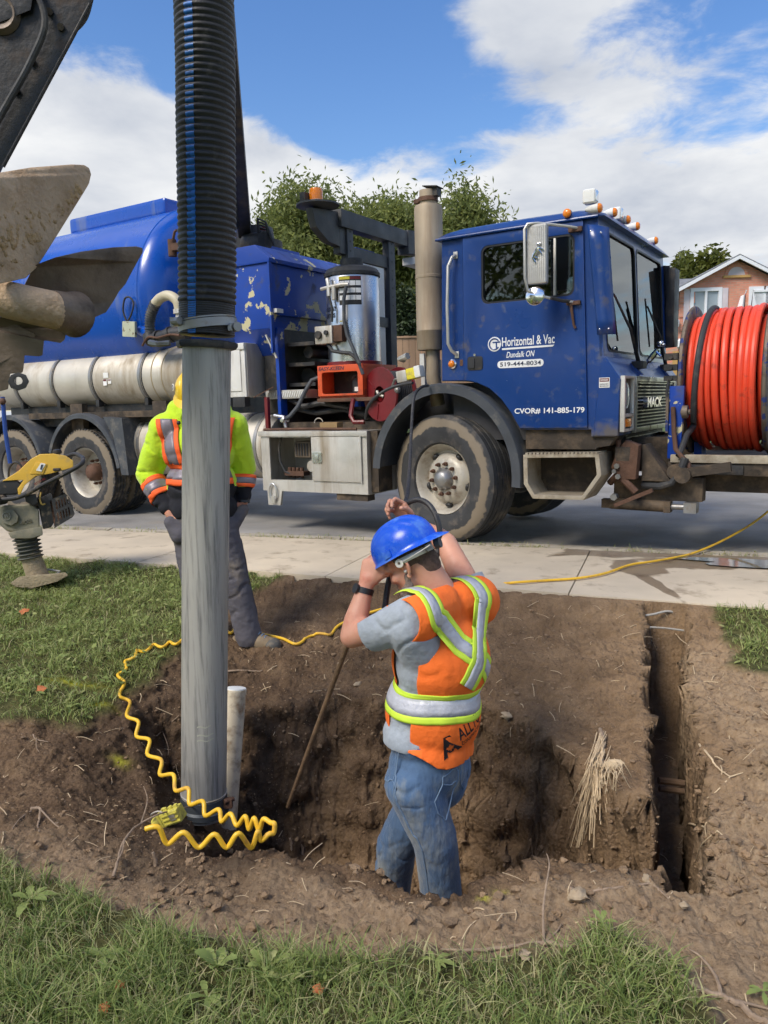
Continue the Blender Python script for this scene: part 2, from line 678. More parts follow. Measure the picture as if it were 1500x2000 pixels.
def make_ground():
    xs = axis(-6.5, -1.75, 1.95, 7.0, 0.0085)
    ys = axis(0.2, 1.95, 4.45, 9.0, 0.0085)
    X, Y = np.meshgrid(xs, ys)
    x, y = X.ravel(), Y.ravel()
    z, dm, ps, ts, wob, wob2 = ground_base(x, y)
    nx, ny = len(xs), len(ys)
    Z = z.reshape(ny, nx)
    gy, gx = np.gradient(Z, ys, xs)
    nrm = np.stack([-gx.ravel(), -gy.ravel(), np.ones(nx * ny)], 1)
    nrm /= np.linalg.norm(nrm, axis=1)[:, None]
    p = np.stack([x, y, z], 1)
    steep = 1 - nrm[:, 2]
    lump = fbm(p * 9, 3) * 0.022 + np.abs(fbm(p * 28 + 3, 3)) * 0.020 + fbm(p * 75, 2) * 0.004
    # clods on the walls, ledges of caked clay
    lump = lump + steep * (fbm(p * np.array((5, 5, 9)) + 9, 4) * 0.085 + np.abs(fbm(p * np.array((15, 15, 21)) + 2, 3)) * 0.04)
    inner = np.clip((SW_A + SW_B * x - y) / 0.12, 0, 1)
    tame = 1 - 0.6 * sstep(-0.02, 0.02, ts)
    disp = lump * dm * inner * tame + (1 - dm) * (wob * 0.012) * inner
    p = p + nrm * disp[:, None]
    beyond = y > SW_A + SW_B * x + 0.02
    p[beyond, 2] = -0.06
    idx = np.arange(nx * ny).reshape(ny, nx)
    F = np.stack([idx[:-1, :-1].ravel(), idx[:-1, 1:].ravel(), idx[1:, 1:].ravel(), idx[1:, :-1].ravel()], 1)
    me = bpy.data.meshes.new('lawn_ground')
    me.vertices.add(len(p))
    me.vertices.foreach_set('co', p.ravel())
    me.loops.add(F.size)
    me.loops.foreach_set('vertex_index', F.ravel())
    me.polygons.add(len(F))
    me.polygons.foreach_set('loop_start', np.arange(0, F.size, 4))
    me.update()
    me.validate()
    # masks: R grass thatch / soil, G sprayed yellow marker paint, B tan clay, A wet dark loam
    paint = np.zeros(len(p))
    for (px, py, rx, ry) in ((140, 1325, .16, .035), (228, 1400, .04, .025), (200, 1345, .06, .03), (978, 1700, .022, .022), (945, 1716, .022, .014)):
        qx, qy = gnd(px, py)
        paint = np.maximum(paint, np.exp(-(((x - qx) / rx) ** 2 + ((y - qy) / ry) ** 2)) * (0.75 + 0.9 * wob2))
    clay = sstep(0.02, 0.28, ps) * sstep(-0.40, -0.85, p[:, 2]) * (0.55 + 0.9 * wob) + sstep(0.3, 0.9, x) * sstep(2.3, 3.2, x + y) * 0.35 + 0.5 * sstep(0.9, 1.5, x) * sstep(0.0, -0.1, ps) + 1.1 * np.exp(-(((x - CLAY[0]) / .22) ** 2 + ((y - CLAY[1]) / .45) ** 2)) * sstep(-.05, .05, ps)
    dry = sstep(-0.02, -0.12, ps) * sstep(2.9, 2.45, y) + sstep(1.25, 1.5, x) * sstep(4.2, 3.7, y)
    wet = sstep(-0.5, -0.1, ps) * sstep(-0.2, -0.6, x) + sstep(0.0, 0.02, ts) * 0.2
    for nm, a in (('dirt', dm), ('paint', paint), ('clay', clay), ('wet', wet), ('dry', dry)):
        at_ = me.attributes.new(nm, 'FLOAT', 'POINT')
        at_.data.foreach_set('value', np.clip(a, 0, 1).astype(np.float32))
    smooth(me, None)
    m = bpy.data.materials.new('soil_and_thatch')
    m.use_nodes = True
    nt = m.node_tree
    N, Lk = nt.nodes.new, nt.links.new
    b = nt.nodes['Principled BSDF']
    b.inputs['Roughness'].default_value = 0.95
    b.inputs['Specular IOR Level'].default_value = 0.2
    tc = N('ShaderNodeTexCoord')

    def noise(s, d=6, r=0.6):
        n = N('ShaderNodeTexNoise')
        n.inputs['Scale'].default_value = s
        n.inputs['Detail'].default_value = d
        n.inputs['Roughness'].default_value = r
        Lk(tc.outputs['Object'], n.inputs['Vector'])
        return n.outputs['Fac']

    def ramp(f, *st):
        r = N('ShaderNodeValToRGB')
        e = r.color_ramp.elements
        e[0].position, e[0].color = st[0][0], tuple(st[0][1]) + (1,)
        e[1].position, e[1].color = st[-1][0], tuple(st[-1][1]) + (1,)
        for pos, c in st[1:-1]:
            k = e.new(pos)
            k.color = tuple(c) + (1,)
        Lk(f, r.inputs[0])
        return r.outputs[0]

    def mix(f, a, c, bt='MIX'):
        x_ = N('ShaderNodeMix')
        x_.data_type = 'RGBA'
        x_.blend_type = bt
        for s_, v in (('Factor', f), ('A', a), ('B', c)):
            if isinstance(v, (int, float)):
                x_.inputs[s_].default_value = v
            elif isinstance(v, tuple):
                x_.inputs[s_].default_value = v + (1,)
            else:
                Lk(v, x_.inputs[s_])
        return x_.outputs['Result']

    def attr(nm):
        a = N('ShaderNodeAttribute')
        a.attribute_name = nm
        return a.outputs['Fac']

    def mul(a, k):
        n = N('ShaderNodeMath')
        n.operation = 'MULTIPLY'
        n.use_clamp = True
        Lk(a, n.inputs[0])
        n.inputs[1].default_value = k
        return n.outputs[0]
    soil = ramp(noise(6), (0.30, lin((88, 71, 55))), (0.5, lin((116, 95, 75))), (0.72, lin((144, 121, 96))))
    fine = ramp(noise(130, 4, 0.7), (0.32, (0.62, 0.60, 0.58)), (0.68, (1.25, 1.24, 1.22)))
    soil = mix(1.0, soil, fine, 'MULTIPLY')
    clayc = ramp(noise(9), (0.3, lin((132, 108, 82))), (0.7, lin((176, 148, 116))))
    col = mix(mul(attr('clay'), 0.8), soil, clayc)
    dryc = ramp(noise(40), (0.3, lin((142, 120, 96))), (0.7, lin((192, 168, 138))))
    col = mix(mul(attr('dry'), 0.62), col, dryc)
    col = mix(mul(attr('wet'), 0.62), col, lin((76, 61, 49)))
    speck = ramp(noise(55, 3, 0.5), (0.70, (0, 0, 0)), (0.74, (1, 1, 1)))
    col = mix(mul(speck, 0.5), col, lin((182, 166, 146)))
    th = ramp(noise(25), (0.3, lin((62, 66, 36))), (0.7, lin((104, 100, 62))))
    col = mix(attr('dirt'), th, col)
    col = mix(mul(attr('paint'), 0.55), col, lin((206, 204, 60)))
    Lk(col, b.inputs['Base Color'])
    bn = N('ShaderNodeBump')
    bn.inputs['Strength'].default_value = 0.9
    bn.inputs['Distance'].default_value = 0.018
    vo_ = N('ShaderNodeTexVoronoi')
    vo_.inputs['Scale'].default_value = 42
    Lk(tc.outputs['Object'], vo_.inputs['Vector'])
    ah = N('ShaderNodeMath')
    ah.operation = 'MULTIPLY_ADD'
    Lk(vo_.outputs['Distance'], ah.inputs[0])
    ah.inputs[1].default_value = -0.7
    Lk(noise(70, 8, 0.7), ah.inputs[2])
    Lk(ah.outputs[0], bn.inputs['Height'])
    Lk(bn.outputs[0], b.inputs['Normal'])
    o = link('lawn_ground', me, m)
    o['kind'] = 'structure'
    return o


GROUND = make_ground()

M['asphalt'] = mat('asphalt', (0.285, 0.272, 0.255), 0.85, var=0.3, vs=1.1, dirt=(lin((150, 142, 132)), 0.25, 3.0), bump=0.5, bs=260, rvar=0.08)
M['kerb'] = mat('kerb_concrete', lin((172, 163, 148)), 0.9, var=0.18, vs=3, dirt=(lin((110, 98, 80)), 0.4, 6), bump=0.3, bs=120)


def concrete_mat():
    m = mat('sidewalk_concrete', lin((196, 182, 160)), 0.88, var=0.13, vs=1.7, dirt=(lin((128, 112, 92)), 0.22, 4.5), bump=0.25, bs=150)
    # wet run from the truck: a stain with its own outline
    nt = m.node_tree
    N, Lk = nt.nodes.new, nt.links.new
    b = nt.nodes['Principled BSDF']
    tc = N('ShaderNodeTexCoord')
    src = b.inputs['Base Color'].links[0].from_socket
    nz = N('ShaderNodeTexNoise')
    nz.inputs['Scale'].default_value = 4.5
    nz.inputs['Detail'].default_value = 5
    Lk(tc.outputs['Object'], nz.inputs['Vector'])
    acc = None
    for (c, s_) in (((2.12, 6.03, 0), (1.15, 3.6, 1)), ((2.75, 5.55, 0), (1.0, 3.4, 1)), ((1.80, 5.40, 0), (5.5, 3.2, 1)), ((1.745, 5.0, 0), (19, 1.6, 1))):
        mp = N('ShaderNodeMapping')
        mp.vector_type = 'POINT'
        mp.inputs['Scale'].default_value = s_
        mp.inputs['Location'].default_value = tuple(-a * b_ for a, b_ in zip(c, s_))
        Lk(tc.outputs['Object'], mp.inputs[0])
        ln = N('ShaderNodeVectorMath')
        ln.operation = 'LENGTH'
        Lk(mp.outputs[0], ln.inputs[0])
        if acc is None:
            acc = ln.outputs['Value']
        else:
            mn = N('ShaderNodeMath')
            mn.operation = 'MINIMUM'
            Lk(acc, mn.inputs[0])
            Lk(ln.outputs['Value'], mn.inputs[1])
            acc = mn.outputs[0]
    ad = N('ShaderNodeMath')
    ad.operation = 'MULTIPLY_ADD'
    Lk(nz.outputs['Fac'], ad.inputs[0])
    ad.inputs[1].default_value = 1.1
    Lk(acc, ad.inputs[2])
    rp = N('ShaderNodeValToRGB')
    rp.color_ramp.elements[0].position = 0.0
    rp.color_ramp.elements[0].color = (1, 1, 1, 1)
    rp.color_ramp.elements[1].position = 1.0
    rp.color_ramp.elements[1].color = (0, 0, 0, 1)
    mr = N('ShaderNodeMapRange')
    mr.inputs['From Min'].default_value = 1.42
    mr.inputs['From Max'].default_value = 1.52
    Lk(ad.outputs[0], mr.inputs[0])
    Lk(mr.outputs[0], rp.inputs[0])
    mx = N('ShaderNodeMix')
    mx.data_type = 'RGBA'
    mx.blend_type = 'MULTIPLY'
    Lk(rp.outputs[0], mx.inputs['Factor'])
    Lk(src, mx.inputs['A'])
    mx.inputs['B'].default_value = (0.42, 0.38, 0.34, 1)
    Lk(mx.outputs['Result'], b.inputs['Base Color'])
    rs = b.inputs['Roughness'].links[0].from_socket
    m2 = N('ShaderNodeMix')
    m2.data_type = 'RGBA'
    Lk(rp.outputs[0], m2.inputs['Factor'])
    Lk(rs, m2.inputs['A'])
    m2.inputs['B'].default_value = (0.42,) * 3 + (1,)
    Lk(m2.outputs['Result'], b.inputs['Roughness'])
    return m


M['sidewalk'] = concrete_mat()


def strip(name, f0, f1, z, mt, x0=-70, x1=70, n=1, kind='structure', thick=0.0):
    mb = MB()
    for i in range(n):
        a, c = x0 + (x1 - x0) * i / n, x0 + (x1 - x0) * (i + 1) / n
        q = [(a, f0(a), z), (c, f0(c), z), (c, f1(c), z), (a, f1(a), z)]
        if thick:
            mb.add(q + [(u, v, w - thick) for u, v, w in q], [(0, 1, 2, 3), (0, 4, 5, 1), (1, 5, 6, 2), (2, 6, 7, 3), (3, 7, 4, 0)])
        else:
            mb.add(q, [(0, 1, 2, 3)])
    o = mb.build(name, mt, None, fix=False)
    o['kind'] = kind
    return o


KX = 0.17
curb = lambda x: CB_A + CB_B * x
strip('road', lambda x: curb(x), lambda x: curb(x) + 9.6, 0.0, M['asphalt'], n=1)
# near kerb, in lengths
kerb = empty('kerb')
kerb['kind'] = 'structure'
kx = -22.0
while kx < 12:
    L_ = 2.4
    mb = MB()
    q = [(kx + .006, curb(kx) - KX), (kx + L_ - .006, curb(kx + L_) - KX), (kx + L_ - .006, curb(kx + L_) + 0.004), (kx + .006, curb(kx) + 0.004)]
    zt = 0.022 + random.uniform(-.003, .003)
    mb.prism(q, lambda a, b_, d: (a, b_, d), -0.10, zt)
    mb.build('kerb_stone', M['kerb'], kerb, bevel=0.012)
    kx += L_
# sidewalk slabs
walk = empty('sidewalk')
walk['kind'] = 'structure'
jx = [-14.6, -13.0, -11.4, -9.8, -8.2, -6.6, -5.05, -3.5, -1.95, -0.42, 1.13, 2.66, 4.2, 5.8, 7.4, 9.0, 10.6]
JS = 0.36                             # joints lean with the kerb's normal
for a, c in zip(jx[:-1], jx[1:]):
    pts = []
    for xx, e in ((a, .003), (c, -.003)):
        y0 = SW_A + SW_B * (xx + e)
        # joint runs from the lawn edge to the kerb along the kerb normal
        k = (curb(xx + e) - KX - .006 - y0) / (1 + CB_B * -JS)
        pts.append(((xx + e, y0), (xx + e + JS * k, y0 + k)))
    (p0, p1), (p3, p2) = pts
    mb = MB()
    dz = random.uniform(-.004, .004)
    n = 6
    edge = [(p0[0] + (p3[0] - p0[0]) * i / n, p0[1] + (p3[1] - p0[1]) * i / n + (0 if i in (0, n) else random.uniform(-.012, .012))) for i in range(n + 1)]
    mb.prism(edge + [p2, p1], lambda u, v, d: (u, v, d), -0.11, 0.016 + dz)
    mb.build('slab', M['sidewalk'], walk, bevel=0.005)
# water standing on the slabs
M['water'] = mat('standing_water', (0.10, 0.10, 0.10), 0.06, var=0.0, rvar=0.0, spec=0.8)
mb = MB()
pw = []
for i in range(28):
    t = 2 * pi * i / 28
    r = 1 + 0.22 * sin(3 * t + 1) + 0.15 * sin(5 * t)
    pw.append((2.78 + 0.62 * r * cos(t) - 0.02 * sin(t), 5.38 - 0.26 * cos(t) * r + 0.17 * r * sin(t), 0.0255))
mb.add(pw, [tuple(range(28))])
o = mb.build('water_puddle', M['water'], None, fix=False)
o['kind'] = 'structure'
# driveway at the right
o = strip('driveway', lambda x: 3.0 - 0.2 * (x - 2), lambda x: SW_A + SW_B * x - 0.02, -0.022, mat('old_asphalt', lin((150, 146, 142)), 0.9, var=0.2, vs=6, bump=0.5, bs=220), 2.13, 6.5)
# far side: lawn bank behind the road, level land to the horizon
M['far_lawn'] = mat('far_lawn', (0.075, 0.11, 0.035), 0.95, var=0.35, vs=0.7, bump=0.5, bs=25)
farc = lambda x: curb(x) + 9.6
mb = MB()
prof = [(0.0, 0.0), (0.0, 0.13), (0.15, 0.13), (0.3, 0.12), (2.0, 0.25), (5.0, 0.75), (8.0, 0.95), (60, 1.3), (900, 1.4)]
xsf = [-900, -60, -30, -15, 0, 15, 30, 60, 900]
vs = [(xx, farc(xx if abs(xx) < 100 else 0) + d, h) for xx in xsf for d, h in prof]
k = len(prof)
mb.add(vs, [(i * k + j, (i + 1) * k + j, (i + 1) * k + j + 1, i * k + j + 1) for i in range(len(xsf) - 1) for j in range(k - 1)])
o = mb.build('far_ground', M['far_lawn'], None, ang=None)
o['kind'] = 'structure'
o = MB().add([(-900, -300, -1.6), (900, -300, -1.6), (900, 40, -1.6), (-900, 40, -1.6)], [(0, 1, 2, 3)]).build('ground', M['far_lawn'], None, fix=False)
o['kind'] = 'structure'
# ================================================================== VACUUM TRUCK
# truck space: x forward from the front axle, y away from the kerb side (0 = kerb-side tyre wall), z up
BLUE = lin((11, 57, 124))
BLUE2 = lin((2, 76, 174))
MUD = lin((150, 132, 108))
M['paint'] = mat('faded_blue_paint', BLUE, 0.36, var=0.14, vs=1.6, dirt=(lin((86, 94, 112)), 0.12, 7), low=(0.72, 1.06, lin((92, 88, 90))), chips=(lin((196, 192, 186)), 0.735, 26), bump=0.03, bs=9, coat=0.3)
M['tankpaint'] = mat('glossy_blue_tank_paint', BLUE2, 0.28, var=0.10, vs=1.2, dirt=(lin((120, 128, 140)), 0.14, 2.6), streak=True, bump=0.03, bs=5, coat=0.4)
M['chipped'] = mat('chipped_blue_paint', lin((12, 60, 152)), 0.4, var=0.14, vs=2, dirt=(lin((70, 72, 80)), 0.2, 5), chips=(lin((196, 188, 150)), 0.582, 4.6), bump=0.05, bs=8)
M['alu'] = mat('dull_aluminium', (0.62, 0.60, 0.56), 0.5, 0.75, var=0.14, vs=3, dirt=(lin((150, 138, 118)), 0.42, 4), streak=True, bump=0.08, bs=30)
M['tankalu'] = mat('weathered_aluminium_tank', lin((196, 190, 178)), 0.5, 0.4, var=0.13, vs=2.2, dirt=(lin((150, 134, 110)), 0.40, 3.4), streak=True, bump=0.06, bs=30)
M['strap'] = mat('steel_strap', (0.30, 0.30, 0.30), 0.45, 0.8, var=0.2, dirt=(MUD, 0.3, 9))
M['black'] = mat('black_painted_steel', (0.022, 0.022, 0.024), 0.55, var=0.3, vs=5, dirt=(lin((98, 88, 76)), 0.35, 7), bump=0.1, bs=40)
M['rack'] = mat('grey_black_rack_steel', lin((62, 64, 68)), 0.55, var=0.25, vs=4, dirt=(lin((98, 94, 90)), 0.3, 7), bump=0.1, bs=50)
M['rubber'] = mat('black_rubber', (0.030, 0.031, 0.034), 0.65, var=0.25, vs=7, dirt=(lin((110, 104, 96)), 0.22, 6), bump=0.08, bs=60)
M['fender'] = mat('grey_rubber_fender', lin((66, 70, 76)), 0.55, var=0.2, vs=5, dirt=(lin((128, 122, 112)), 0.3, 5), bump=0.08, bs=40)
M['mudsteel'] = mat('muddy_frame_steel', lin((62, 54, 46)), 0.8, 0.1, var=0.35, vs=4, dirt=(lin((120, 102, 82)), 0.45, 5), bump=0.3, bs=30)
M['rust'] = mat('rusty_steel', lin((96, 70, 56)), 0.8, 0.2, var=0.35, vs=8, bump=0.3, bs=50)
M['chrome'] = mat('chromed_steel', (0.82, 0.82, 0.84), 0.14, 1.0, var=0.03, rvar=0.05, dirt=(MUD, 0.08, 9))
M['stainless'] = mat('brushed_stainless', (0.66, 0.66, 0.66), 0.3, 1.0, var=0.10, vs=3, dirt=(lin((130, 116, 100)), 0.22, 3), streak=True, bump=0.03, bs=50)
M['exhaust'] = mat('dusty_exhaust_steel', lin((176, 160, 138)), 0.62, 0.35, var=0.16, vs=2.2, dirt=(lin((140, 112, 84)), 0.42, 3), streak=True, bump=0.08, bs=30)
M['white'] = mat('white_paint', lin((226, 226, 222)), 0.45, var=0.05, dirt=(lin((170, 160, 146)), 0.12, 6))
M['whitebox'] = mat('white_box_paint', lin((214, 213, 208)), 0.5, var=0.06, dirt=(lin((140, 132, 120)), 0.3, 4), streak=True)
M['letter'] = mat('white_vinyl_lettering', lin((236, 236, 236)), 0.5, var=0.04)
M['darkletter'] = mat('dark_vinyl_lettering', lin((38, 46, 70)), 0.5, var=0.04)
M['amber'] = mat('amber_lens', lin((232, 130, 24)), 0.25, var=0.10, vs=30, coat=0.5)
M['orange'] = mat('orange_powder_coat', lin((206, 84, 44)), 0.45, var=0.10, vs=5, dirt=(lin((90, 60, 48)), 0.25, 7))
M['red'] = mat('red_paint', lin((108, 24, 30)), 0.4, var=0.16, vs=4, dirt=(lin((84, 44, 40)), 0.3, 6))
M['glassdark'] = mat('dark_rubber_seal', (0.015, 0.015, 0.016), 0.5, var=0.1)
M['seat'] = mat('grey_vinyl_seat', (0.10, 0.10, 0.11), 0.6, var=0.2)
M['cabin'] = mat('cab_interior', (0.05, 0.05, 0.055), 0.8, var=0.2)
M['grille'] = mat('grille_bars', lin((186, 184, 176)), 0.35, 0.8, var=0.12, dirt=(MUD, 0.25, 12))
M['lens'] = mat('headlamp_lens', (0.75, 0.77, 0.8), 0.08, 0.6, var=0.1, vs=40, coat=0.8)
M['red_hose'] = mat('orange_water_hose', lin((226, 74, 46)), 0.42, var=0.10, vs=4, dirt=(lin((120, 52, 40)), 0.16, 9), rvar=0.08)
M['flange'] = mat('scraped_blue_and_tan_steel', lin((112, 100, 88)), 0.6, 0.3, var=0.2, vs=6, dirt=(lin((60, 50, 44)), 0.4, 9), chips=(lin((44, 62, 120)), 0.56, 12), bump=0.2, bs=40)
M['stepmetal'] = mat('mud_dusted_aluminium', lin((172, 162, 144)), .6, .3, var=.15, vs=5, dirt=(lin((122, 106, 84)), .5, 6), bump=.15, bs=50)
M['yellowplastic'] = mat('yellow_plastic', lin((224, 208, 60)), 0.45, var=0.08, dirt=(MUD, 0.25, 20))


def glass_mat(name, tint=(0.55, 0.62, 0.6), dark=0.5):
    m = bpy.data.materials.new(name)
    m.use_nodes = True
    nt = m.node_tree
    nt.nodes.clear()
    N, Lk = nt.nodes.new, nt.links.new
    o = N('ShaderNodeOutputMaterial')
    t = N('ShaderNodeBsdfTransparent')
    t.inputs[0].default_value = tuple(c * dark for c in tint) + (1,)
    g = N('ShaderNodeBsdfGlossy')
    g.inputs['Roughness'].default_value = 0.02
    g.inputs['Color'].default_value = (0.9, 0.95, 0.95, 1)
    fr = N('ShaderNodeFresnel')
    fr.inputs[0].default_value = 1.9
    nz = N('ShaderNodeTexNoise')
    nz.inputs['Scale'].default_value = 3
    bn = N('ShaderNodeBump')
    bn.inputs['Strength'].default_value = 0.02
    Lk(nz.outputs['Fac'], bn.inputs['Height'])
    Lk(bn.outputs[0], g.inputs['Normal'])
    mx = N('ShaderNodeMixShader')
    Lk(fr.outputs[0], mx.inputs[0])
    Lk(t.outputs[0], mx.inputs[1])
    Lk(g.outputs[0], mx.inputs[2])
    Lk(mx.outputs[0], o.inputs[0])
    return m


M['glass'] = glass_mat('tinted_cab_glass')
M['windshield'] = glass_mat('windshield_glass', (0.6, 0.68, 0.66), 0.62)


def tyre_mat(name, rin, rout, r0, r1):
    m = mat(name, (0.034, 0.035, 0.038), 0.75, var=0.25, vs=6, dirt=(lin((120, 110, 98)), 0.35, 5), bump=0.12, bs=60)
    nt = m.node_tree
    N, Lk = nt.nodes.new, nt.links.new
    b = nt.nodes['Principled BSDF']
    tc = N('ShaderNodeTexCoord')
    mp = N('ShaderNodeMapping')
    mp.inputs['Scale'].default_value = (1, 0, 1)
    Lk(tc.outputs['Object'], mp.inputs[0])
    ln = N('ShaderNodeVectorMath')
    ln.operation = 'LENGTH'
    Lk(mp.outputs[0], ln.inputs[0])
    nz = N('ShaderNodeTexNoise')
    nz.inputs['Scale'].default_value = 9
    nz.inputs['Detail'].default_value = 6
    Lk(tc.outputs['Object'], nz.inputs['Vector'])
    ad = N('ShaderNodeMath')
    ad.operation = 'MULTIPLY_ADD'
    Lk(nz.outputs['Fac'], ad.inputs[0])
    ad.inputs[1].default_value = 0.10
    Lk(ln.outputs['Value'], ad.inputs[2])
    rp = N('ShaderNodeValToRGB')
    e = rp.color_ramp.elements
    e[0].position, e[0].color = (r0 + .05), (0, 0, 0, 1)
    e[1].position, e[1].color = (r0 + .058), (1, 1, 1, 1)
    k = e.new(r1 + .05)
    k.color = (0.9, 0.9, 0.9, 1)
    k = e.new(r1 + .062)
    k.color = (0, 0, 0, 1)
    Lk(ad.outputs[0], rp.inputs[0])
    src = b.inputs['Base Color'].links[0].from_socket
    mx = N('ShaderNodeMix')
    mx.data_type = 'RGBA'
    Lk(rp.outputs[0], mx.inputs['Factor'])
    Lk(src, mx.inputs['A'])
    mx.inputs['B'].default_value = lin((126, 114, 97)) + (1,)
    Lk(mx.outputs['Result'], b.inputs['Base Color'])
    return m


M['tyre_front'] = tyre_mat('front_tyre_rubber_with_dried_mud', .30, .56, .452, .522)
M['tyre_rear'] = tyre_mat('rear_tyre_rubber_with_dried_mud', .30, .52, .425, .505)
M['rim'] = mat('dusty_white_wheel_steel', lin((186, 180, 168)), 0.5, 0.3, var=0.12, vs=5, dirt=(lin((130, 112, 92)), 0.38, 6), bump=0.06, bs=40)

from mathutils.geometry import tessellate_polygon


def catmull_(pts, n=6):
    pts = [Vector(p) for p in pts]
    out = []
    for i in range(len(pts) - 1):
        p0, p1, p2, p3 = pts[max(i - 1, 0)], pts[i], pts[i + 1], pts[min(i + 2, len(pts) - 1)]
        for k in range(n):
            t = k / n
            out.append(0.5 * ((2 * p1) + (p2 - p0) * t + (2 * p0 - 5 * p1 + 4 * p2 - p3) * t * t + (3 * p1 - p0 - 3 * p2 + p3) * t ** 3))
    return out + [pts[-1]]


def plate(mb, outline, holes, fn, d0, d1):
    loops = [outline] + holes
    tris = tessellate_polygon([[Vector((a, b, 0)) for a, b in lp] for lp in loops])
    flat = [p for lp in loops for p in lp]
    n = len(flat)
    vs = [fn(a, b, d0) for a, b in flat] + [fn(a, b, d1) for a, b in flat]
    fs = [tuple(t) for t in tris] + [tuple(i + n for i in reversed(t)) for t in tris]
    o = 0
    for lp in loops:
        k = len(lp)
        fs += [(o + i, o + (i + 1) % k, n + o + (i + 1) % k, n + o + i) for i in range(k)]
        o += k
    mb.add(vs, fs)
    return mb


def rrect(a0, b0, a1, b1, r, n=4):
    pts = []
    for cx, cy, t0 in ((a1 - r, b1 - r, 0), (a0 + r, b1 - r, pi / 2), (a0 + r, b0 + r, pi), (a1 - r, b0 + r, 3 * pi / 2)):
        pts += [(cx + r * cos(t0 + pi / 2 * i / n), cy + r * sin(t0 + pi / 2 * i / n)) for i in range(n + 1)]
    return pts


SIDE = lambda a, b, d: (a, d, b)          # outline in (x, z), depth along y
FRONT = lambda a, b, d: (d, a, b)         # outline in (y, z), depth along x
TRK = empty('vacuum_truck', (0.5218, 6.6575, 0.0), radians(-32.2), 'blue vacuum excavation truck parked by the kerb with orange hose reel in front', 'truck')
TRK.rotation_euler = (radians(0.8), 0, radians(-32.2))
T_ = TRK
CW = 2.10


def part(mb, name, m, parent=None, **kw):
    return mb.build(name, M[m] if isinstance(m, str) else m, parent or T_, **kw)


# ---- cab shell
arch = [(0.0, 1.40), (0.208, 1.395), (0.33, 1.372), (0.44, 1.325), (0.55, 1.23), (0.636, 1.117), (0.715, 0.985)]
side = arch + [(1.285, 0.985), (1.285, 0.93), (1.47, 0.93), (1.475, 1.38), (1.37, 1.53), (1.30, 2.56), (0.02, 2.56)]
win = rrect(0.372, 1.985, 1.165, 2.462, 0.06)
mb = MB()
plate(mb, side, [win], SIDE, 0.0, 0.035)
plate(mb, side, [win], SIDE, CW - 0.035, CW)
mb.bb((0.02, 0.035, 1.40), (0.05, CW - 0.035, 2.55))
mb.bb((0.05, 0.035, 1.40), (1.36, CW - 0.035, 1.43))
part(mb, 'cab_body', 'paint', bevel=0.006, seg=1)
# nose below the windshield
mb = MB()
nose = [(1.30, 0.935), (1.49, 0.935), (1.505, 1.36), (1.49, 1.385), (1.385, 1.535), (1.36, 1.54)]
plate(mb, nose, [], SIDE, -0.008, CW + 0.008)
part(mb, 'nose_panel', 'paint', bevel=0.02, seg=3)
mb = MB()
plate(mb, [(1.30, 0.84), (1.42, 0.86), (1.47, 0.93), (1.30, 0.93)], [], SIDE, 0.03, 0.30)
part(mb, 'nose_corner', 'mudsteel', bevel=0.01)
# windshield frame and panes
wf = [(0.0, 1.535), (CW, 1.535), (CW, 2.56), (0.0, 2.56)]
wl, wr = rrect(0.10, 1.575, 1.03, 2.48, 0.06), rrect(1.07, 1.575, 2.0, 2.48, 0.06)
slant = lambda a, b, d: (1.375 - (b - 1.535) * 0.055 + d, a, b)
mb = MB()
plate(mb, wf, [wl, wr], slant, -0.03, 0.0)
part(mb, 'windshield_frame', 'paint')
for w_ in (wl, wr):
    g_ = plate(MB(), w_, [], slant, -0.018, -0.012)
    part(g_, 'windshield', 'windshield')
    cx_ = sum(a for a, b in w_) / len(w_)
    cz_ = sum(b for a, b in w_) / len(w_)
    inner = [(cx_ + (a - cx_) * 0.965, cz_ + (b - cz_) * 0.965) for a, b in w_]
    part(plate(MB(), w_, [inner], slant, -0.008, 0.004), 'window_seal', 'glassdark')
# roof
mb = MB()
sec = [(-0.025, 0.0), (-0.025, 0.022), (0.02, 0.06), (0.10, 0.088), (0.35, 0.105), (1.05, 0.112), (1.75, 0.105), (2.0, 0.088), (2.08, 0.06), (2.125, 0.022), (2.125, 0.0)]
us = [(-0.03, 0.05), (0.0, 0.55), (0.06, 0.86), (0.18, 1.0), (0.7, 1.06), (1.15, 1.0), (1.27, 0.82), (1.345, 0.45), (1.375, 0.05)]
vs_ = [(u, v, 2.545 + h * k) for u, k in us for v, h in sec]
n_ = len(sec)
fs_ = [(i * n_ + j, i * n_ + j + 1, (i + 1) * n_ + j + 1, (i + 1) * n_ + j) for i in range(len(us) - 1) for j in range(n_ - 1)]
fs_ += [(i * n_, (i + 1) * n_, (i + 1) * n_ + n_ - 1, i * n_ + n_ - 1) for i in range(len(us) - 1)]
fs_ += [tuple(range(n_)), tuple((len(us) - 1) * n_ + j for j in range(n_))]
mb.add(vs_, fs_)
part(mb, 'cab_roof', 'paint', ang=40)
# gutter
part(MB().tube([(-0.02, -0.028, 2.548), (0.6, -0.03, 2.55), (1.33, -0.028, 2.548)], 0.012, 8), 'roof_gutter', 'paint')
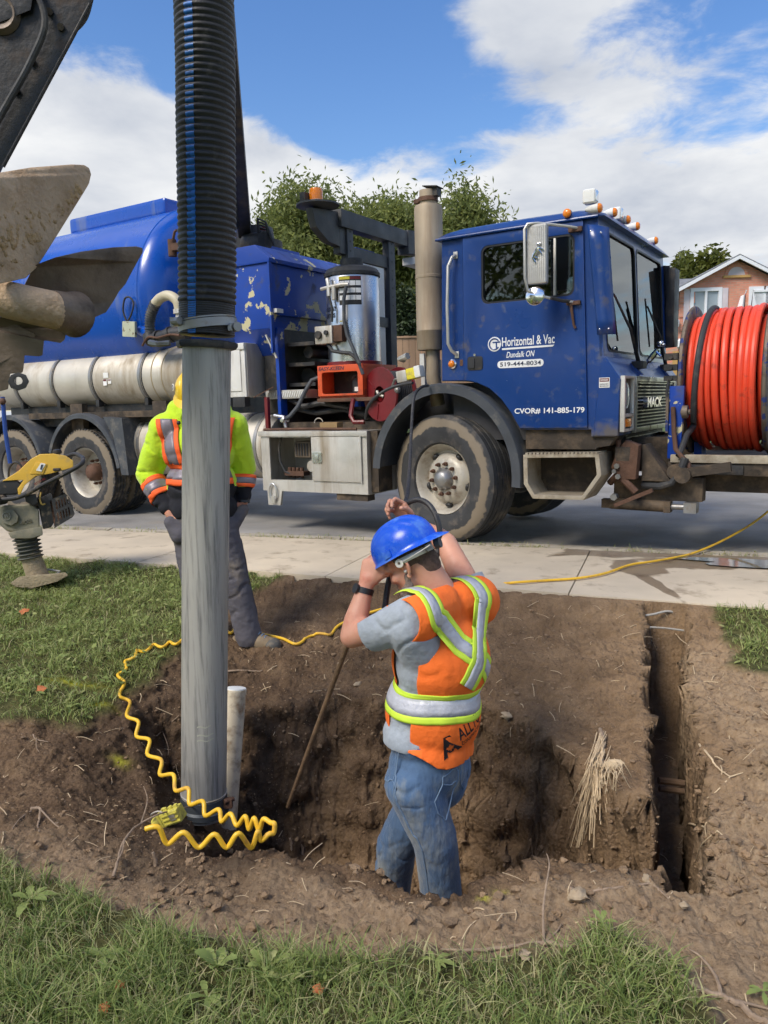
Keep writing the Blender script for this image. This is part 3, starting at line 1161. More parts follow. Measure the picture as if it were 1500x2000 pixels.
# ---- door
dr = [(0.222, 1.402), (0.335, 1.378), (0.445, 1.33), (0.553, 1.236), (0.64, 1.122), (0.712, 1.0), (1.262, 1.0), (1.215, 2.535), (0.222, 2.535)]
wh = rrect(0.385, 1.998, 1.152, 2.45, 0.055)
door = part(plate(MB(), dr, [wh], SIDE, -0.022, 0.0), 'door', 'paint', bevel=0.007, seg=2)
cx_, cz_ = 0.768, 2.224
part(plate(MB(), wh, [[(cx_ + (a - cx_) * 0.965, cz_ + (b - cz_) * 0.94) for a, b in wh]], SIDE, -0.018, 0.012), 'window_seal', 'glassdark', door)
part(MB().bb((0.985, -0.016, 2.0), (1.003, 0.006, 2.45)), 'vent_bar', 'alu', door, bevel=0.003)
part(plate(MB(), rrect(0.38, 1.99, 0.988, 2.455, 0.05), [], SIDE, 0.002, 0.007), 'window_pane', 'glass', door)
part(plate(MB(), rrect(1.0, 1.99, 1.158, 2.455, 0.04), [], SIDE, -0.001, 0.004), 'vent_pane', 'glass', door)
hd = part(plate(MB(), rrect(0.256, 1.478, 0.392, 1.588, 0.02), [], SIDE, -0.028, -0.02), 'door_handle', 'black', door, bevel=0.003)
part(MB().bb((0.268, -0.036, 1.492), (0.322, -0.026, 1.572)), 'latch_paddle', 'rubber', door, bevel=0.006)
part(MB().cyl((0.322, -0.022, 1.60), (0.322, -0.03, 1.60), 0.010, n=12), 'lock', 'chrome', door)
# lettering on the door
R_, U_ = (1, 0, 0), (0, 0, 1)
ly = -0.0235
mb = MB()
mb.lathe([(0, 0.058), (0.0015, 0.058), (0.0015, 0)], (0.497, ly + .001, 1.676), (0, -1, 0), 32)
part(mb, 'logo_disc', 'letter', door)
mb = MB()
for rr, a0, a1 in ((0.043, 0.6, 2 * pi - 0.6),):
    pts = [(0.497 + rr * cos(t), ly - .0015, 1.676 + rr * sin(t)) for t in np.linspace(a0, a1, 22)]
    mb.tube(pts, 0.0055, 6)
mb.bb((0.482, ly - .0035, 1.685), (0.548, ly - .0015, 1.695))
mb.bb((0.510, ly - .0035, 1.632), (0.520, ly - .0015, 1.69))
part(mb, 'logo_letters', 'paint', door)
text_at('lettering', 'Horizontal & Vac', (0.563, ly, 1.652), R_, U_, 0.438, M['letter'], door, height=0.072, bold=0.012)
part(plate(MB(), [(0.563, 1.625), (0.985, 1.628), (1.0, 1.642), (0.563, 1.639)], [], SIDE, ly - .001, ly + .001), 'lettering_rule', 'letter', door)
text_at('lettering', 'Dundalk ON', (0.60, ly, 1.562), R_, U_, 0.238, M['letter'], door, height=0.046, shear=0.25, bold=0.01)
part(plate(MB(), rrect(0.522, 1.482, 0.912, 1.54, 0.028), [], SIDE, ly - .0008, ly + .001), 'number_panel', 'letter', door)
text_at('lettering', '519-444-8034', (0.546, ly - .0018, 1.495), R_, U_, 0.345, M['darkletter'], door, height=0.033, bold=0.01)
text_at('lettering', 'CVOR# 141-885-179', (0.668, ly, 1.112), R_, U_, 0.572, M['letter'], door, height=0.047, bold=0.02)
# ---- A-pillar wind deflectors
for yy, sg in ((-0.045, 1), (CW + 0.045, -1)):
    mb = MB()
    outl = [(1.262, 2.49), (1.39, 2.46), (1.452, 1.69), (1.345, 1.69)]
    n_ = 7
    vs_, fs_ = [], []
    for i in range(n_ + 1):
        t = i / n_
        for j in range(n_ + 1):
            s_ = j / n_
            u = (1.262 * (1 - s_) + 1.39 * s_) * (1 - t) + (1.345 * (1 - s_) + 1.452 * s_) * t
            h = (2.49 - .03 * s_) * (1 - t) + 1.69 * t
            vs_.append((u, yy + sg * 0.06 * (s_ ** 2.2) - sg * .012 * sin(pi * s_), h))
    m_ = n_ + 1
    fs_ = [(i * m_ + j, i * m_ + j + 1, (i + 1) * m_ + j + 1, (i + 1) * m_ + j) for i in range(n_) for j in range(n_)]
    mb.add(vs_, fs_)
    o = part(mb, 'wind_deflector', 'paint' if sg == 1 else 'black', fix=False)
    md = o.modifiers.new('s', 'SOLIDIFY')
    md.thickness = 0.012
    if sg == 1:
        for u, h in ((1.285, 2.44), (1.36, 2.42), (1.36, 1.73), (1.425, 1.73)):
            part(MB().sphere((u, yy - .012, h), .008, 8, 6), 'bolt', 'chrome', o)
# far-side mirror box seen past the windshield
part(MB().bb((1.36, CW - .02, 1.70), (1.44, CW + 0.20, 2.44)), 'mirror_housing', 'black', bevel=0.02)
# ---- mirror, kerb side
mir = part(MB().bb((0.872, -0.275, 2.075), (1.025, -0.225, 2.50)), 'mirror', 'alu', bevel=0.014, seg=3)
mb = MB()
for i in range(9):
    u = 0.885 + i * 0.016
    mb.bb((u, -0.279, 2.09), (u + 0.006, -0.274, 2.485))
part(mb, 'mirror_rib', 'alu', mir)
# running-dog emblem on the mirror back
mb = MB()
R35 = Matrix.Rotation(radians(-50), 3, 'Y')
c0 = Vector((0.952, -0.287, 2.29))
pt = lambda a, b: c0 + R35 @ Vector((a, 0, b))
mb.tube([pt(-.045, 0), pt(-.02, .006), pt(.02, .008), pt(.045, .014)], [.010, .014, .016, .012], 8)
mb.sphere(pt(.058, .028), (.016, .012, .013), 8, 6)
mb.sphere(pt(.072, .022), (.009, .008, .007), 8, 6)
for a, b, c_, d_ in ((-.04, 0, -.052, -.036), (-.028, 0, -.020, -.034), (.03, .004, .022, -.036), (.042, .008, .052, -.030)):
    mb.tube([pt(a, b), pt((a + c_) / 2, (b + d_) / 2 - .002), pt(c_, d_)], [.008, .006, .005], 6)
part(mb, 'dog_emblem', 'chrome', mir)
mb = MB().lathe([(0.0, 0.0), (0.0, 0.066), (0.012, 0.07), (0.02, 0.06), (0.026, 0.0)], (0.925, -0.235, 1.992), (0.15, -1, 0.05), 24)
part(mb, 'convex_mirror', 'chrome', mir)
mb = MB()
mb.tube([(1.19, -0.03, 2.478), (1.12, -0.10, 2.49), (0.95, -0.25, 2.51), (0.885, -0.29, 2.505), (0.866, -0.30, 2.47), (0.866, -0.29, 2.12), (0.88, -0.27, 2.03), (0.98, -0.22, 1.985), (1.09, -0.10, 1.955), (1.16, -0.03, 1.945)], 0.011, 8)
part(mb, 'mirror_arm', 'alu', mir)
part(MB().tube([(1.03, -0.19, 1.975), (1.09, -0.11, 1.955), (1.14, -0.04, 1.95)], 0.014, 8), 'arm_sleeve', 'black', mir)
part(MB().bb((1.11, -0.05, 2.455), (1.215, -0.02, 2.49)).bb((1.10, -0.05, 1.925), (1.205, -0.02, 1.955)), 'mirror_bracket', 'rust', mir, bevel=0.004)
part(MB().tube([(1.13, -0.04, 1.94), (1.145, -0.045, 1.86), (1.155, -0.04, 1.78), (1.165, -0.03, 1.755)], [.013, .011, .009, .012], 8), 'strut', 'rust', mir)
# ---- grab handle
part(MB().tube([(0.150, -0.012, 2.41), (0.140, -0.05, 2.39), (0.115, -0.075, 2.32), (0.105, -0.08, 2.0), (0.105, -0.075, 1.70), (0.125, -0.055, 1.645), (0.150, -0.012, 1.615)], 0.014, 10), 'grab_handle', 'alu')
part(MB().bb((0.132, -0.012, 2.385), (0.170, 0.0, 2.44)).bb((0.132, -0.012, 1.585), (0.170, 0.0, 1.64)), 'handle_foot', 'alu', bevel=0.006)
ml = part(MB().lathe([(0, 0.04), (0.012, 0.04), (0.02, 0.03)], (0.106, 0.0, 1.538), (0, -1, 0), 20), 'marker_lamp', 'chrome')
part(MB().sphere((0.106, -0.018, 1.538), (0.03, 0.022, 0.03), 14, 10), 'amber_lens', 'amber', ml)
part(MB().bb((0.175, -0.004, 1.52), (0.21, 0.001, 1.57)), 'rust_patch', 'rust')
# door hinge gap trim and B-pillar seam
part(MB().bb((0.205, -0.006, 1.41), (0.214, 0.0, 2.54)), 'pillar_seam', 'paint')
# warning sticker on the corner panel
st = part(plate(MB(), [(1.345, 1.30), (1.425, 1.30), (1.425, 1.375), (1.345, 1.375)], [], SIDE, -0.0105, -0.008), 'warning_label', 'white')
part(plate(MB(), [(1.35, 1.345), (1.42, 1.345), (1.42, 1.37), (1.35, 1.37)], [], SIDE, -0.0118, -0.0104), 'label_band', 'red', st)
text_at('label_text', 'DANGER', (1.356, -0.0120, 1.350), R_, U_, 0.058, M['white'], st, height=0.015, bold=0.02)
text_at('label_text', 'MOVING PARTS', (1.352, -0.0112, 1.322), R_, U_, 0.066, M['darkletter'], st, height=0.009)
text_at('label_text', 'KEEP HANDS CLEAR', (1.352, -0.0112, 1.308), R_, U_, 0.066, M['darkletter'], st, height=0.008)
# ---- roof lamps
for v, h in ((-0.03, 2.60), (0.36, 2.64), (0.75, 2.655), (1.05, 2.655), (1.71, 2.64)):
    b_ = part(MB().lathe([(-0.10, 0.012), (-0.05, 0.03), (0.0, 0.036)], (1.335, v, h), (1, 0, 0), 14), 'roof_lamp', 'whitebox')
    part(MB().sphere((1.34, v, h), (0.024, 0.034, 0.034), 12, 8), 'amber_lens', 'amber', b_)
b_ = part(MB().lathe([(0, 0.034), (0.012, 0.03)], (1.10, -0.028, 2.595), (0, -1, 0), 14), 'roof_lamp', 'paint')
part(MB().sphere((1.10, -0.045, 2.595), (0.033, 0.02, 0.033), 12, 8), 'amber_lens', 'amber', b_)
for v in (-0.02, 0.66):
    s_ = part(MB().bb((1.22, v - .042, 2.64), (1.315, v + .042, 2.74)), 'spot_lamp', 'white', bevel=0.02, seg=3)
    part(MB().bb((1.312, v - .032, 2.655), (1.322, v + .032, 2.728)), 'lamp_lens', 'lens', s_, bevel=0.006)
# ---- wipers
for va, vb in ((0.0, 0.72), (1.02, 1.72)):
    base = Vector((1.45, vb, 1.505))
    tip = Vector((1.425, va + .06, 1.99))
    w_ = part(MB().tube([base, base.lerp(tip, .5) + Vector((.03, 0, 0)), tip], [.016, .010, .006], 6), 'wiper', 'black')
    part(MB().tube([base + Vector((0, .05, .0)), base.lerp(tip, .5) + Vector((.03, .03, 0)), tip + Vector((0, .03, 0))], [.010, .007, .005], 6), 'wiper_arm', 'black', w_)
    part(MB().tube([tip + Vector((-.01, -.03, .06)), tip + Vector((-.02, .20, -.33))], 0.008, 6), 'wiper_blade', 'black', w_)
    part(MB().bb((1.41, vb - .06, 1.455), (1.50, vb + .09, 1.515)), 'wiper_motor', 'black', w_, bevel=0.01)
    part(plate(MB(), [(1.40, 1.50), (1.52, 1.40), (1.40, 1.40)], [], SIDE, vb - .10, vb - .06), 'wiper_bracket', 'paint', w_)
# ---- headlamp and grille
hb = part(plate(MB(), [(0.005, 0.965), (0.295, 0.965), (0.295, 1.385), (0.005, 1.385)], [[(0.035, 1.10), (0.265, 1.10), (0.265, 1.365), (0.035, 1.365)], [(0.035, 0.985), (0.265, 0.985), (0.265, 1.075), (0.035, 1.075)]], FRONT, 1.50, 1.535), 'headlamp_bezel', 'alu', bevel=0.006)
part(MB().bb((1.497, 0.03, 0.98), (1.508, 0.27, 1.37)), 'bezel_back', 'black', hb)
part(MB().lathe([(0.012, 0.0), (0.010, 0.06), (0.0, 0.092), (0.0, 0.098)], (1.509, 0.15, 1.235), (1, 0, 0), 28), 'headlamp', 'lens', hb)
part(MB().bb((1.508, 0.05, 1.0), (1.526, 0.25, 1.062)), 'turn_signal', 'amber', hb, bevel=0.008)
hb2 = copy_tree(hb, T_)
hb2.location = (0, 1.80, 0)
gr = part(plate(MB(), [(0.345, 0.945), (1.755, 0.945), (1.755, 1.385), (0.345, 1.385)], [[(0.385, 0.985), (1.715, 0.985), (1.715, 1.345), (0.385, 1.345)]], FRONT, 1.505, 1.535), 'grille', 'grille', bevel=0.005)
part(MB().bb((1.502, 0.37, 0.97), (1.508, 1.73, 1.36)), 'grille_screen', 'rubber', gr)
for i in range(13):
    z = 1.0 + i * 0.0275
    part(MB().bb((1.512, 0.386, z), (1.524, 1.714, z + 0.0085)), 'grille_bar', 'grille', gr)
part(plate(MB(), [(0.40, 0.74), (1.70, 0.74), (1.70, 0.925), (0.40, 0.925)], [], FRONT, 1.41, 1.44), 'lower_screen', 'black')
for i in range(6):
    part(MB().bb((1.44, 0.42, 0.76 + i * .027), (1.45, 1.68, 0.768 + i * .027)), 'grille_bar', 'grille')
text_at('maker_lettering', 'MACK', (1.537, 0.62, 1.135), (0, 1, 0), (0, 0, 1), 0.50, M['chrome'], gr, height=0.085, bold=0.03, depth=0.02)
# bulldog hood ornament
dg = part(MB().tube([(1.45, 1.05, 1.52), (1.49, 1.05, 1.57), (1.53, 1.05, 1.62)], [.022, .028, .022], 8).sphere((1.55, 1.05, 1.665), (.03, .022, .026), 10, 8).sphere((1.575, 1.05, 1.655), (.016, .016, .014), 8, 6).tube([(1.52, 1.035, 1.60), (1.56, 1.03, 1.56)], [.012, .009], 6).tube([(1.46, 1.035, 1.53), (1.43, 1.03, 1.48)], [.014, .010], 6), 'dog_ornament', 'chrome')
# ---- rocker, step, frame under the cab
part(MB().bb((0.74, 0.03, 0.83), (1.32, 0.10, 0.985)), 'rocker_panel', 'mudsteel', bevel=0.008)
stp = [(0.755, 0.79), (1.365, 0.805), (1.385, 0.64), (1.25, 0.445), (0.835, 0.44), (0.76, 0.555)]
inn = [(0.79, 0.765), (1.335, 0.778), (1.35, 0.645), (1.235, 0.475), (0.85, 0.472), (0.795, 0.565)]
sb = part(plate(MB(), stp, [inn], SIDE, -0.06, 0.28), 'cab_step', 'stepmetal', bevel=0.004)
part(plate(MB(), inn, [], SIDE, 0.24, 0.262), 'step_back', 'mudsteel', sb)
mb = MB()
for i in range(19):
    mb.bb((0.775 + i * .031, -0.062, 0.79 + .0006 * i), (0.795 + i * .031, 0.20, 0.806 + .0006 * i))
part(mb, 'step_tread', 'stepmetal', sb)
mb = MB()
for v in (0.55, 1.45):
    mb.bb((-8.6, v, 0.62), (1.75, v + .09, 0.90))
part(mb, 'chassis_rail', 'mudsteel', bevel=0.01)
part(MB().bb((0.05, 0.12, 0.9), (1.3, CW - .12, 1.38)), 'engine_cover', 'cabin')
# interior
mb = MB().bb((0.15, 0.2, 1.45), (0.62, 0.75, 1.75)).bb((0.12, 0.2, 1.7), (0.28, 0.75, 2.3))
part(mb, 'seat', 'seat', bevel=0.05, seg=3)
mb = MB().bb((0.15, 1.35, 1.45), (0.62, 1.9, 1.75)).bb((0.12, 1.35, 1.7), (0.28, 1.9, 2.3))
part(mb, 'seat', 'seat', bevel=0.05, seg=3)
part(MB().bb((1.1, 0.1, 1.45), (1.34, CW - .1, 1.72)), 'dashboard', 'cabin', bevel=0.03)
part(MB().tube([(1.02 + .09 * sin(t) * .5, 1.6 + .22 * cos(t), 1.84 + .2 * sin(t)) for t in np.linspace(0, 2 * pi, 25)], 0.014, 8, caps=False), 'steering_wheel', 'black')


# ---- wheels
def wheel(name, R, W, x, y, z, steer, tm, dish, n_nuts, rimr):
    """axis along y, outer face at -y"""
    w = bpy.data.objects.new(name, None)
    COL.objects.link(w)
    w.parent = T_
    w.location = (x, y, z)
    w.rotation_euler = (0, 0, steer)
    h = W / 2
    sh = R - 0.035
    prof = [(-h * .72, rimr), (-h * .92, rimr + .02), (-h * 1.0, rimr + .075), (-h * 1.04, (rimr + R) / 2), (-h * 1.0, R - .075), (-h * .93, sh), (-h * .84, R - .012)]
    g = 5
    for i in range(g):
        a = -h * .80 + (h * 1.6) * i / g
        b_ = -h * .80 + (h * 1.6) * (i + 1) / g
        prof += [(a, R - .002), (b_ - .014, R - .002)]
        if i < g - 1:
            prof += [(b_ - .011, R - .016), (b_ - .003, R - .016)]
    prof += [(h * .84, R - .012), (h * .93, sh), (h * 1.0, R - .075), (h * 1.04, (rimr + R) / 2), (h * .92, rimr + .02), (h * .72, rimr)]
    me = MB().lathe(prof, (0, 0, 0), (0, 1, 0), 72).mesh('tyre', 40)
    link('tyre', me, M[tm], w)
    # raised tread blocks on the shoulder
    mb = MB()
    for i in range(64):
        t = 2 * pi * i / 64
        for s_ in (-1, 1):
            c = Vector((sin(t) * (R - .012), s_ * h * .80, cos(t) * (R - .012)))
            mb.box(c, (.028, .022, .036), Matrix.Rotation(t, 3, 'Y'))
    if dish > 0:
        part(mb, 'tread_blocks', tm, w, fix=False)['kind'] = 'stuff'
    if dish > 0:      # deep dished rear wheel
        prof = [(-h * .72, rimr + .012), (-h * .80, rimr + .004), (-h * .70, rimr - .012), (-h * .45, rimr - .03), (-h * .72 + dish, rimr - .06), (-h * .72 + dish, .115), (-h * .72 + dish - .02, .11), (-h * .72 + dish - .02, .0)]
        off = -h * .72 + dish - .02
    else:
        prof = [(-h * .72, rimr + .012), (-h * .84, rimr + .004), (-h * .74, rimr - .014), (-h * .52, rimr - .026), (-h * .30, rimr - .055), (-h * .30, .235), (-h * .55, .195), (-h * .66, .165), (-h * .66, .10), (-h * .60, .10), (-h * .60, 0)]
        off = -h * .66
    rim = link('rim', MB().lathe(prof, (0, 0, 0), (0, 1, 0), 48).mesh('rim', 40), M['rim'], w)
    hub = MB()
    if dish > 0:
        hub.lathe([(0, .11), (-.07, .105), (-.11, .085), (-.13, .05), (-.13, 0)], (0, off, 0), (0, 1, 0), 24)
    else:
        hub.lathe([(0.03, .10), (-.02, .098), (-.05, .075), (-.06, .07), (-.075, .05), (-.08, .0)], (0, off, 0), (0, 1, 0), 24)
    part(hub, 'hub', 'rust' if dish > 0 else 'strap', w)
    for i in range(n_nuts):
        t = 2 * pi * (i + .3) / n_nuts
        r = .143 if dish > 0 else .135
        c = Vector((r * sin(t), off, r * cos(t)))
        nut = MB().cyl(c, c + Vector((0, -.028, 0)), .018, .017, 6).cyl(c + Vector((0, -.02, 0)), c + Vector((0, -.048, 0)), .010, n=8)
        part(nut, 'lug_nut', 'rust', w)
    if dish <= 0:
        for t in (0.6, 0.6 + pi * 2 / 5 * 2, 0.6 + pi * 2 / 5 * 4, 0.6 + pi * 2 / 5, 0.6 + pi * 2 / 5 * 3):
            c = Vector((.232 * sin(t), -h * .40, .232 * cos(t)))
            part(MB().sphere(c, (.036, .03, .022), 12, 8, Matrix.Rotation(t, 3, 'Y')), 'hand_hole', 'glassdark', w)
    return w


wheel('front_wheel', .56, .385, 0.0, 0.20, .56, radians(-13), 'tyre_front', 0, 10, .302)
wheel('front_wheel', .56, .385, 0.0, 1.88, .56, radians(-13), 'tyre_front', 0, 10, .302)
for x in (-4.82, -6.22):
    wheel('rear_wheel', .52, .27, x, 0.13, .50, 0, 'tyre_rear', .17, 10, .295)
    wheel('inner_rear_wheel', .52, .27, x, 0.46, .50, 0, 'tyre_rear', .10, 0, .295)
    wheel('inner_rear_wheel', .52, .27, x, 1.66, .50, 0, 'tyre_rear', .10, 0, .295)
mb = MB()
for x in (0, -4.82, -6.22):
    mb.cyl((x, .3, .54), (x, 1.8, .54), .08, n=12)
part(mb, 'axle', 'mudsteel')


# ---- fenders
def fender(name, cx, cz, rx, ry, t0, t1, lip, y0, y1, m, n=26):
    mb = MB()
    prof = [(0.0, y1), (0.0, y0 + .02), (-.012, y0), (-lip, y0), (-lip, y0 + .014), (-.022, y0 + .03), (-.022, y1)]
    vs_ = []
    for i in range(n + 1):
        t = t0 + (t1 - t0) * i / n
        for dr_, v in prof:
            vs_.append((cx + (rx + dr_) * cos(t), v, cz + (ry + dr_) * sin(t)))
    k = len(prof)
    fs_ = [(i * k + j, i * k + (j + 1) % k, (i + 1) * k + (j + 1) % k, (i + 1) * k + j) for i in range(n) for j in range(k)]
    fs_ += [tuple(range(k)), tuple(n * k + j for j in range(k))]
    mb.add(vs_, fs_)
    return part(mb, name, m)


fender('front_fender', 0.02, 0.60, 0.72, 0.785, radians(176), radians(-6), 0.085, -0.055, 0.42, 'fender')
fender('front_fender', 0.02, 0.60, 0.70, 0.77, radians(176), radians(-6), 0.085, CW - 0.30, CW - .02, 'fender')
fender('rear_fender', -4.78, 0.48, 0.68, 0.73, radians(158), radians(8), 0.06, -0.06, 0.62, 'fender')
fender('rear_fender', -6.18, 0.48, 0.66, 0.73, radians(165), radians(20), 0.06, -0.06, 0.62, 'fender')
part(plate(MB(), [(-4.10, 0.50), (-3.98, 0.50), (-4.03, 1.14), (-4.35, 1.16), (-4.20, 0.95)], [], SIDE, -.05, .6), 'mud_flap', 'fender')
part(MB().bb((-5.9, .05, 1.15), (-3.5, .55, 1.22)), 'tank_saddle', 'mudsteel')
for x in (-5.05, -3.62):
    part(MB().bb((x, .04, .95), (x + .22, .12, 1.32)), 'saddle_bracket', 'mudsteel', bevel=.005)

# ---- tool box
tb = part(plate(MB(), [(-2.04, .395), (-0.78, .40), (-0.78, .985), (-2.04, .98)], [[(-1.935, .505), (-1.40, .515), (-1.40, .925), (-1.935, .925)]], SIDE, 0.0, 0.02), 'tool_box', 'alu')
mb = MB().bb((-2.04, .02, .96), (-.78, .52, .985)).bb((-2.04, .02, .395), (-.78, .52, .42)).bb((-2.04, .02, .42), (-2.02, .52, .96)).bb((-.80, .02, .42), (-.78, .52, .96)).bb((-2.02, .50, .42), (-.80, .52, .96))
part(mb, 'box_shell', 'alu', tb)
part(MB().bb((-1.42, .02, .42), (-1.40, .50, .96)), 'box_divider', 'black', tb)
part(MB().bb((-2.06, -.018, .935), (-.765, .0, .985)), 'box_lid_edge', 'alu', tb, bevel=.004)
bd = part(MB().bb((-1.405, -.016, .512), (-.845, .0, .93)), 'box_door', 'alu', tb, bevel=.005)
part(plate(MB(), rrect(-1.39, .68, -1.28, .79, .012), [], SIDE, -.024, -.014), 'box_latch', 'stainless', tb, bevel=.002)
part(MB().bb((-1.355, -.032, .70), (-1.315, -.022, .765)), 'latch_handle', 'stainless', tb, bevel=.003)
part(MB().cyl((-.84, -.012, .50), (-.84, -.012, .94), .008, n=8), 'box_hinge', 'alu', tb)
# pump inside the open bay
pm = part(MB().bb((-1.72, .12, .72), (-1.52, .35, .88)), 'pump_motor', mat('pump_housing', lin((104, 92, 78)), .7, var=.3), tb, bevel=.02)
mb = MB()
for i in range(5):
    mb.bb((-1.70 + i * .034, .112, .74), (-1.684 + i * .034, .121, .86))
part(mb, 'cooling_slots', 'black', tb)
part(MB().lathe([(0, .0), (0, .055), (.03, .06), (.05, .05), (.055, 0)], (-1.50, .10, .64), (0, 1, 0), 20), 'pump_wheel', 'alu', tb)
mb = MB()
for i in range(4):
    mb.cyl((-1.80 + i * .05, .14, .52), (-1.80 + i * .05, .14, .62), .02, n=10)
mb.bb((-1.84, .10, .54), (-1.60, .2, .585))
part(mb, 'pump_manifold', 'rust', tb)
part(MB().tube([(-1.86, .10, .93), (-1.89, .09, .82), (-1.88, .09, .68), (-1.83, .1, .58), (-1.72, .12, .54)], .012, 8), 'pump_hose', 'rubber', tb)
hk = part(plate(MB(), [(-1.985, .25), (-1.83, .25), (-1.80, .40), (-1.99, .40)], [], SIDE, .0, .03), 'hook_plate', 'alu', tb, bevel=.005)
mb = MB()
mb.tube([(-1.90 + .045 * sin(t), -.02, .395 + .085 * cos(t) - .01) for t in np.linspace(-2.5, 2.5, 22)], .009, 8)
mb.bb((-1.925, -.03, .275), (-1.875, -.008, .345))
part(mb, 'snap_hook', 'stainless', tb, bevel=0)
part(MB().bb((-1.15, .02, .335), (-.80, .14, .395)), 'box_foot', 'mudsteel', tb)
part(MB().bb((-0.78, .06, .42), (-.70, .30, .98)), 'box_side_panel', 'mudsteel', tb)
part(MB().tube([(-2.02, .03, 1.0), (-1.4, .02, 1.005), (-0.9, .02, 1.0)], .013, 8), 'lance_pipe', 'rust')
part(MB().bb((-1.32, .02, .99), (-1.12, .12, 1.065)), 'small_block', mat('tan_block', lin((142, 116, 78)), .7, var=.2), bevel=.006)
part(MB().tube([(-1.30 + .05 * cos(t) - .03, .02, 1.06 + .045 * sin(t)) for t in np.linspace(0.2, pi, 12)], .005, 6), 'wire_loop', 'alu')

# ---- white cabinet behind the tool box
wb = part(MB().bb((-2.56, .04, 1.33), (-2.235, .46, 1.865)), 'white_cabinet', 'whitebox', bevel=.01)
part(MB().bb((-2.50, .03, 1.39), (-2.29, .04, 1.80)), 'cabinet_door', 'whitebox', wb, bevel=.003)
part(MB().bb((-2.57, .025, 1.80), (-2.23, .05, 1.86)), 'cabinet_lid', 'whitebox', wb, bevel=.006)
part(MB().bb((-2.42, .035, 1.23), (-2.26, .12, 1.33)), 'cabinet_latch', 'black', wb, bevel=.004)
part(MB().bb((-2.23, .06, 1.34), (-2.225, .44, 1.86)), 'cabinet_side', 'alu', wb)
part(MB().beam((-2.16, .06, 1.32), (-2.02, .20, 1.42), .12, .008), 'bent_flap', 'rust')
part(MB().bb((-2.06, .10, .99), (-2.02, .14, 1.32)), 'red_lever', 'red', bevel=.004)
part(MB().tube([(-1.48, .28, 1.50), (-1.56, .24, 1.47), (-1.62, .20, 1.36), (-1.68, .16, 1.22), (-1.75, .12, 1.13), (-1.80, .10, 1.10)], .021, 10), 'water_hose', 'fender')
part(MB().tube([(-1.92, .08, 1.14), (-1.80, .08, 1.12), (-1.77, .07, 1.02)], [.016, .022, .016], 8).cyl((-1.79, .03, 1.09), (-1.79, .13, 1.09), .02, n=8), 'ball_valve', 'stainless')
part(MB().bb((-2.14, .22, 1.30), (-1.62, .46, 1.385)), 'tread_plate', 'alu', bevel=.004)
mb = MB()
for i in range(17):
    mb.beam((-2.12 + i * .029, .2185, 1.315), (-2.10 + i * .029, .2185, 1.37), .004, .008)
part(mb, 'tread_pattern', 'white')
# lower cylinder tank
lt = part(MB().lathe([(-4.09, 0), (-4.09, .30), (-4.05, .345), (-2.12, .345), (-2.06, .30), (-2.06, 0)], (0, .42, .82), (1, 0, 0), 40), 'lower_tank', 'tankalu')
for x in (-3.95, -2.4, -2.2):
    part(MB().lathe([(x - .02, .345), (x - .02, .352), (x + .02, .352), (x + .02, .345)], (0, .42, .82), (1, 0, 0), 40), 'tank_strap', 'strap', lt)
part(MB().tube([(-3.85, .3, 1.28), (-3.84, .3, 1.2), (-3.78, .32, 1.10)], .075, 12), 'fill_elbow', 'alu', lt)

# ---- water tank along the side
wt = part(MB().lathe([(-8.3, 0), (-8.3, .30), (-8.25, .322), (-3.10, .322), (-3.06, .30), (-3.03, .20), (-3.02, 0)], (0, .34, 1.592), (1, 0, 0), 56), 'water_tank', 'tankalu')
for x in (-5.35, -4.62, -3.78, -6.1):
    s_ = part(MB().lathe([(x - .022, .322), (x - .022, .33), (x + .022, .33), (x + .022, .322)], (0, .34, 1.592), (1, 0, 0), 48), 'tank_strap', 'strap', wt)
    part(MB().bb((x - .03, .10, 1.28), (x + .03, .17, 1.36)), 'strap_bolt', 'black', wt, bevel=.006)
    part(MB().lathe([(x + .035, .3225), (x + .035, .327), (x + .05, .327), (x + .05, .3225)], (0, .34, 1.592), (1, 0, 0), 48), 'strap_liner', 'rubber', wt)
for x in (-3.58, -3.42):
    part(MB().lathe([(x - .008, .321), (x, .332), (x + .008, .321)], (0, .34, 1.592), (1, 0, 0), 48), 'weld_ring', mat('weld_bead', lin((190, 172, 138)), .6, var=.1), wt)
for (u, h, w_, hh, c) in ((-4.33, 1.63, .085, .06, 'white'), (-4.35, 1.55, .06, .07, 'letter'), (-4.27, 1.56, .055, .055, 'white')):
    part(MB().box((u, .017, h), (w_, .004, hh)), 'tank_label', c, wt)
part(MB().box((-4.35, .0135, 1.575), (.05, .002, .02)).box((-4.27, .0135, 1.575), (.045, .002, .012)), 'label_band', 'red', wt)

# ---- debris tank
DT = (0, 1.05, 2.45)
dt = part(MB().lathe([(-9.0, 0), (-9.0, .9), (-8.85, 1.08), (-3.66, 1.08), (-3.60, 1.072), (-3.50, 1.0), (-3.42, .86), (-3.36, .6), (-3.33, .3), (-3.325, 0)], DT, (1, 0, 0), 72), 'debris_tank', 'tankpaint')
part(MB().lathe([(-3.70, 1.079), (-3.69, 1.087), (-3.66, 1.087), (-3.65, 1.079)], DT, (1, 0, 0), 72), 'head_seam', 'tankpaint', dt)
part(MB().bb((-5.70, .72, 3.46), (-3.95, 1.32, 3.66)), 'top_walkway', 'tankpaint', dt, bevel=.06, seg=4)
part(MB().bb((-6.5, .2, 1.05), (-3.2, 1.9, 1.5)), 'subframe', 'black')
part(MB().box((-3.78, -.06, 2.10), (.20, .035, .165), Matrix.Rotation(.10, 3, 'Y')), 'junction_box', mat('pale_green_metal', lin((168, 172, 150)), .6, var=.2, chips=(lin((110, 92, 70)), .6, 20)), dt, bevel=.008)
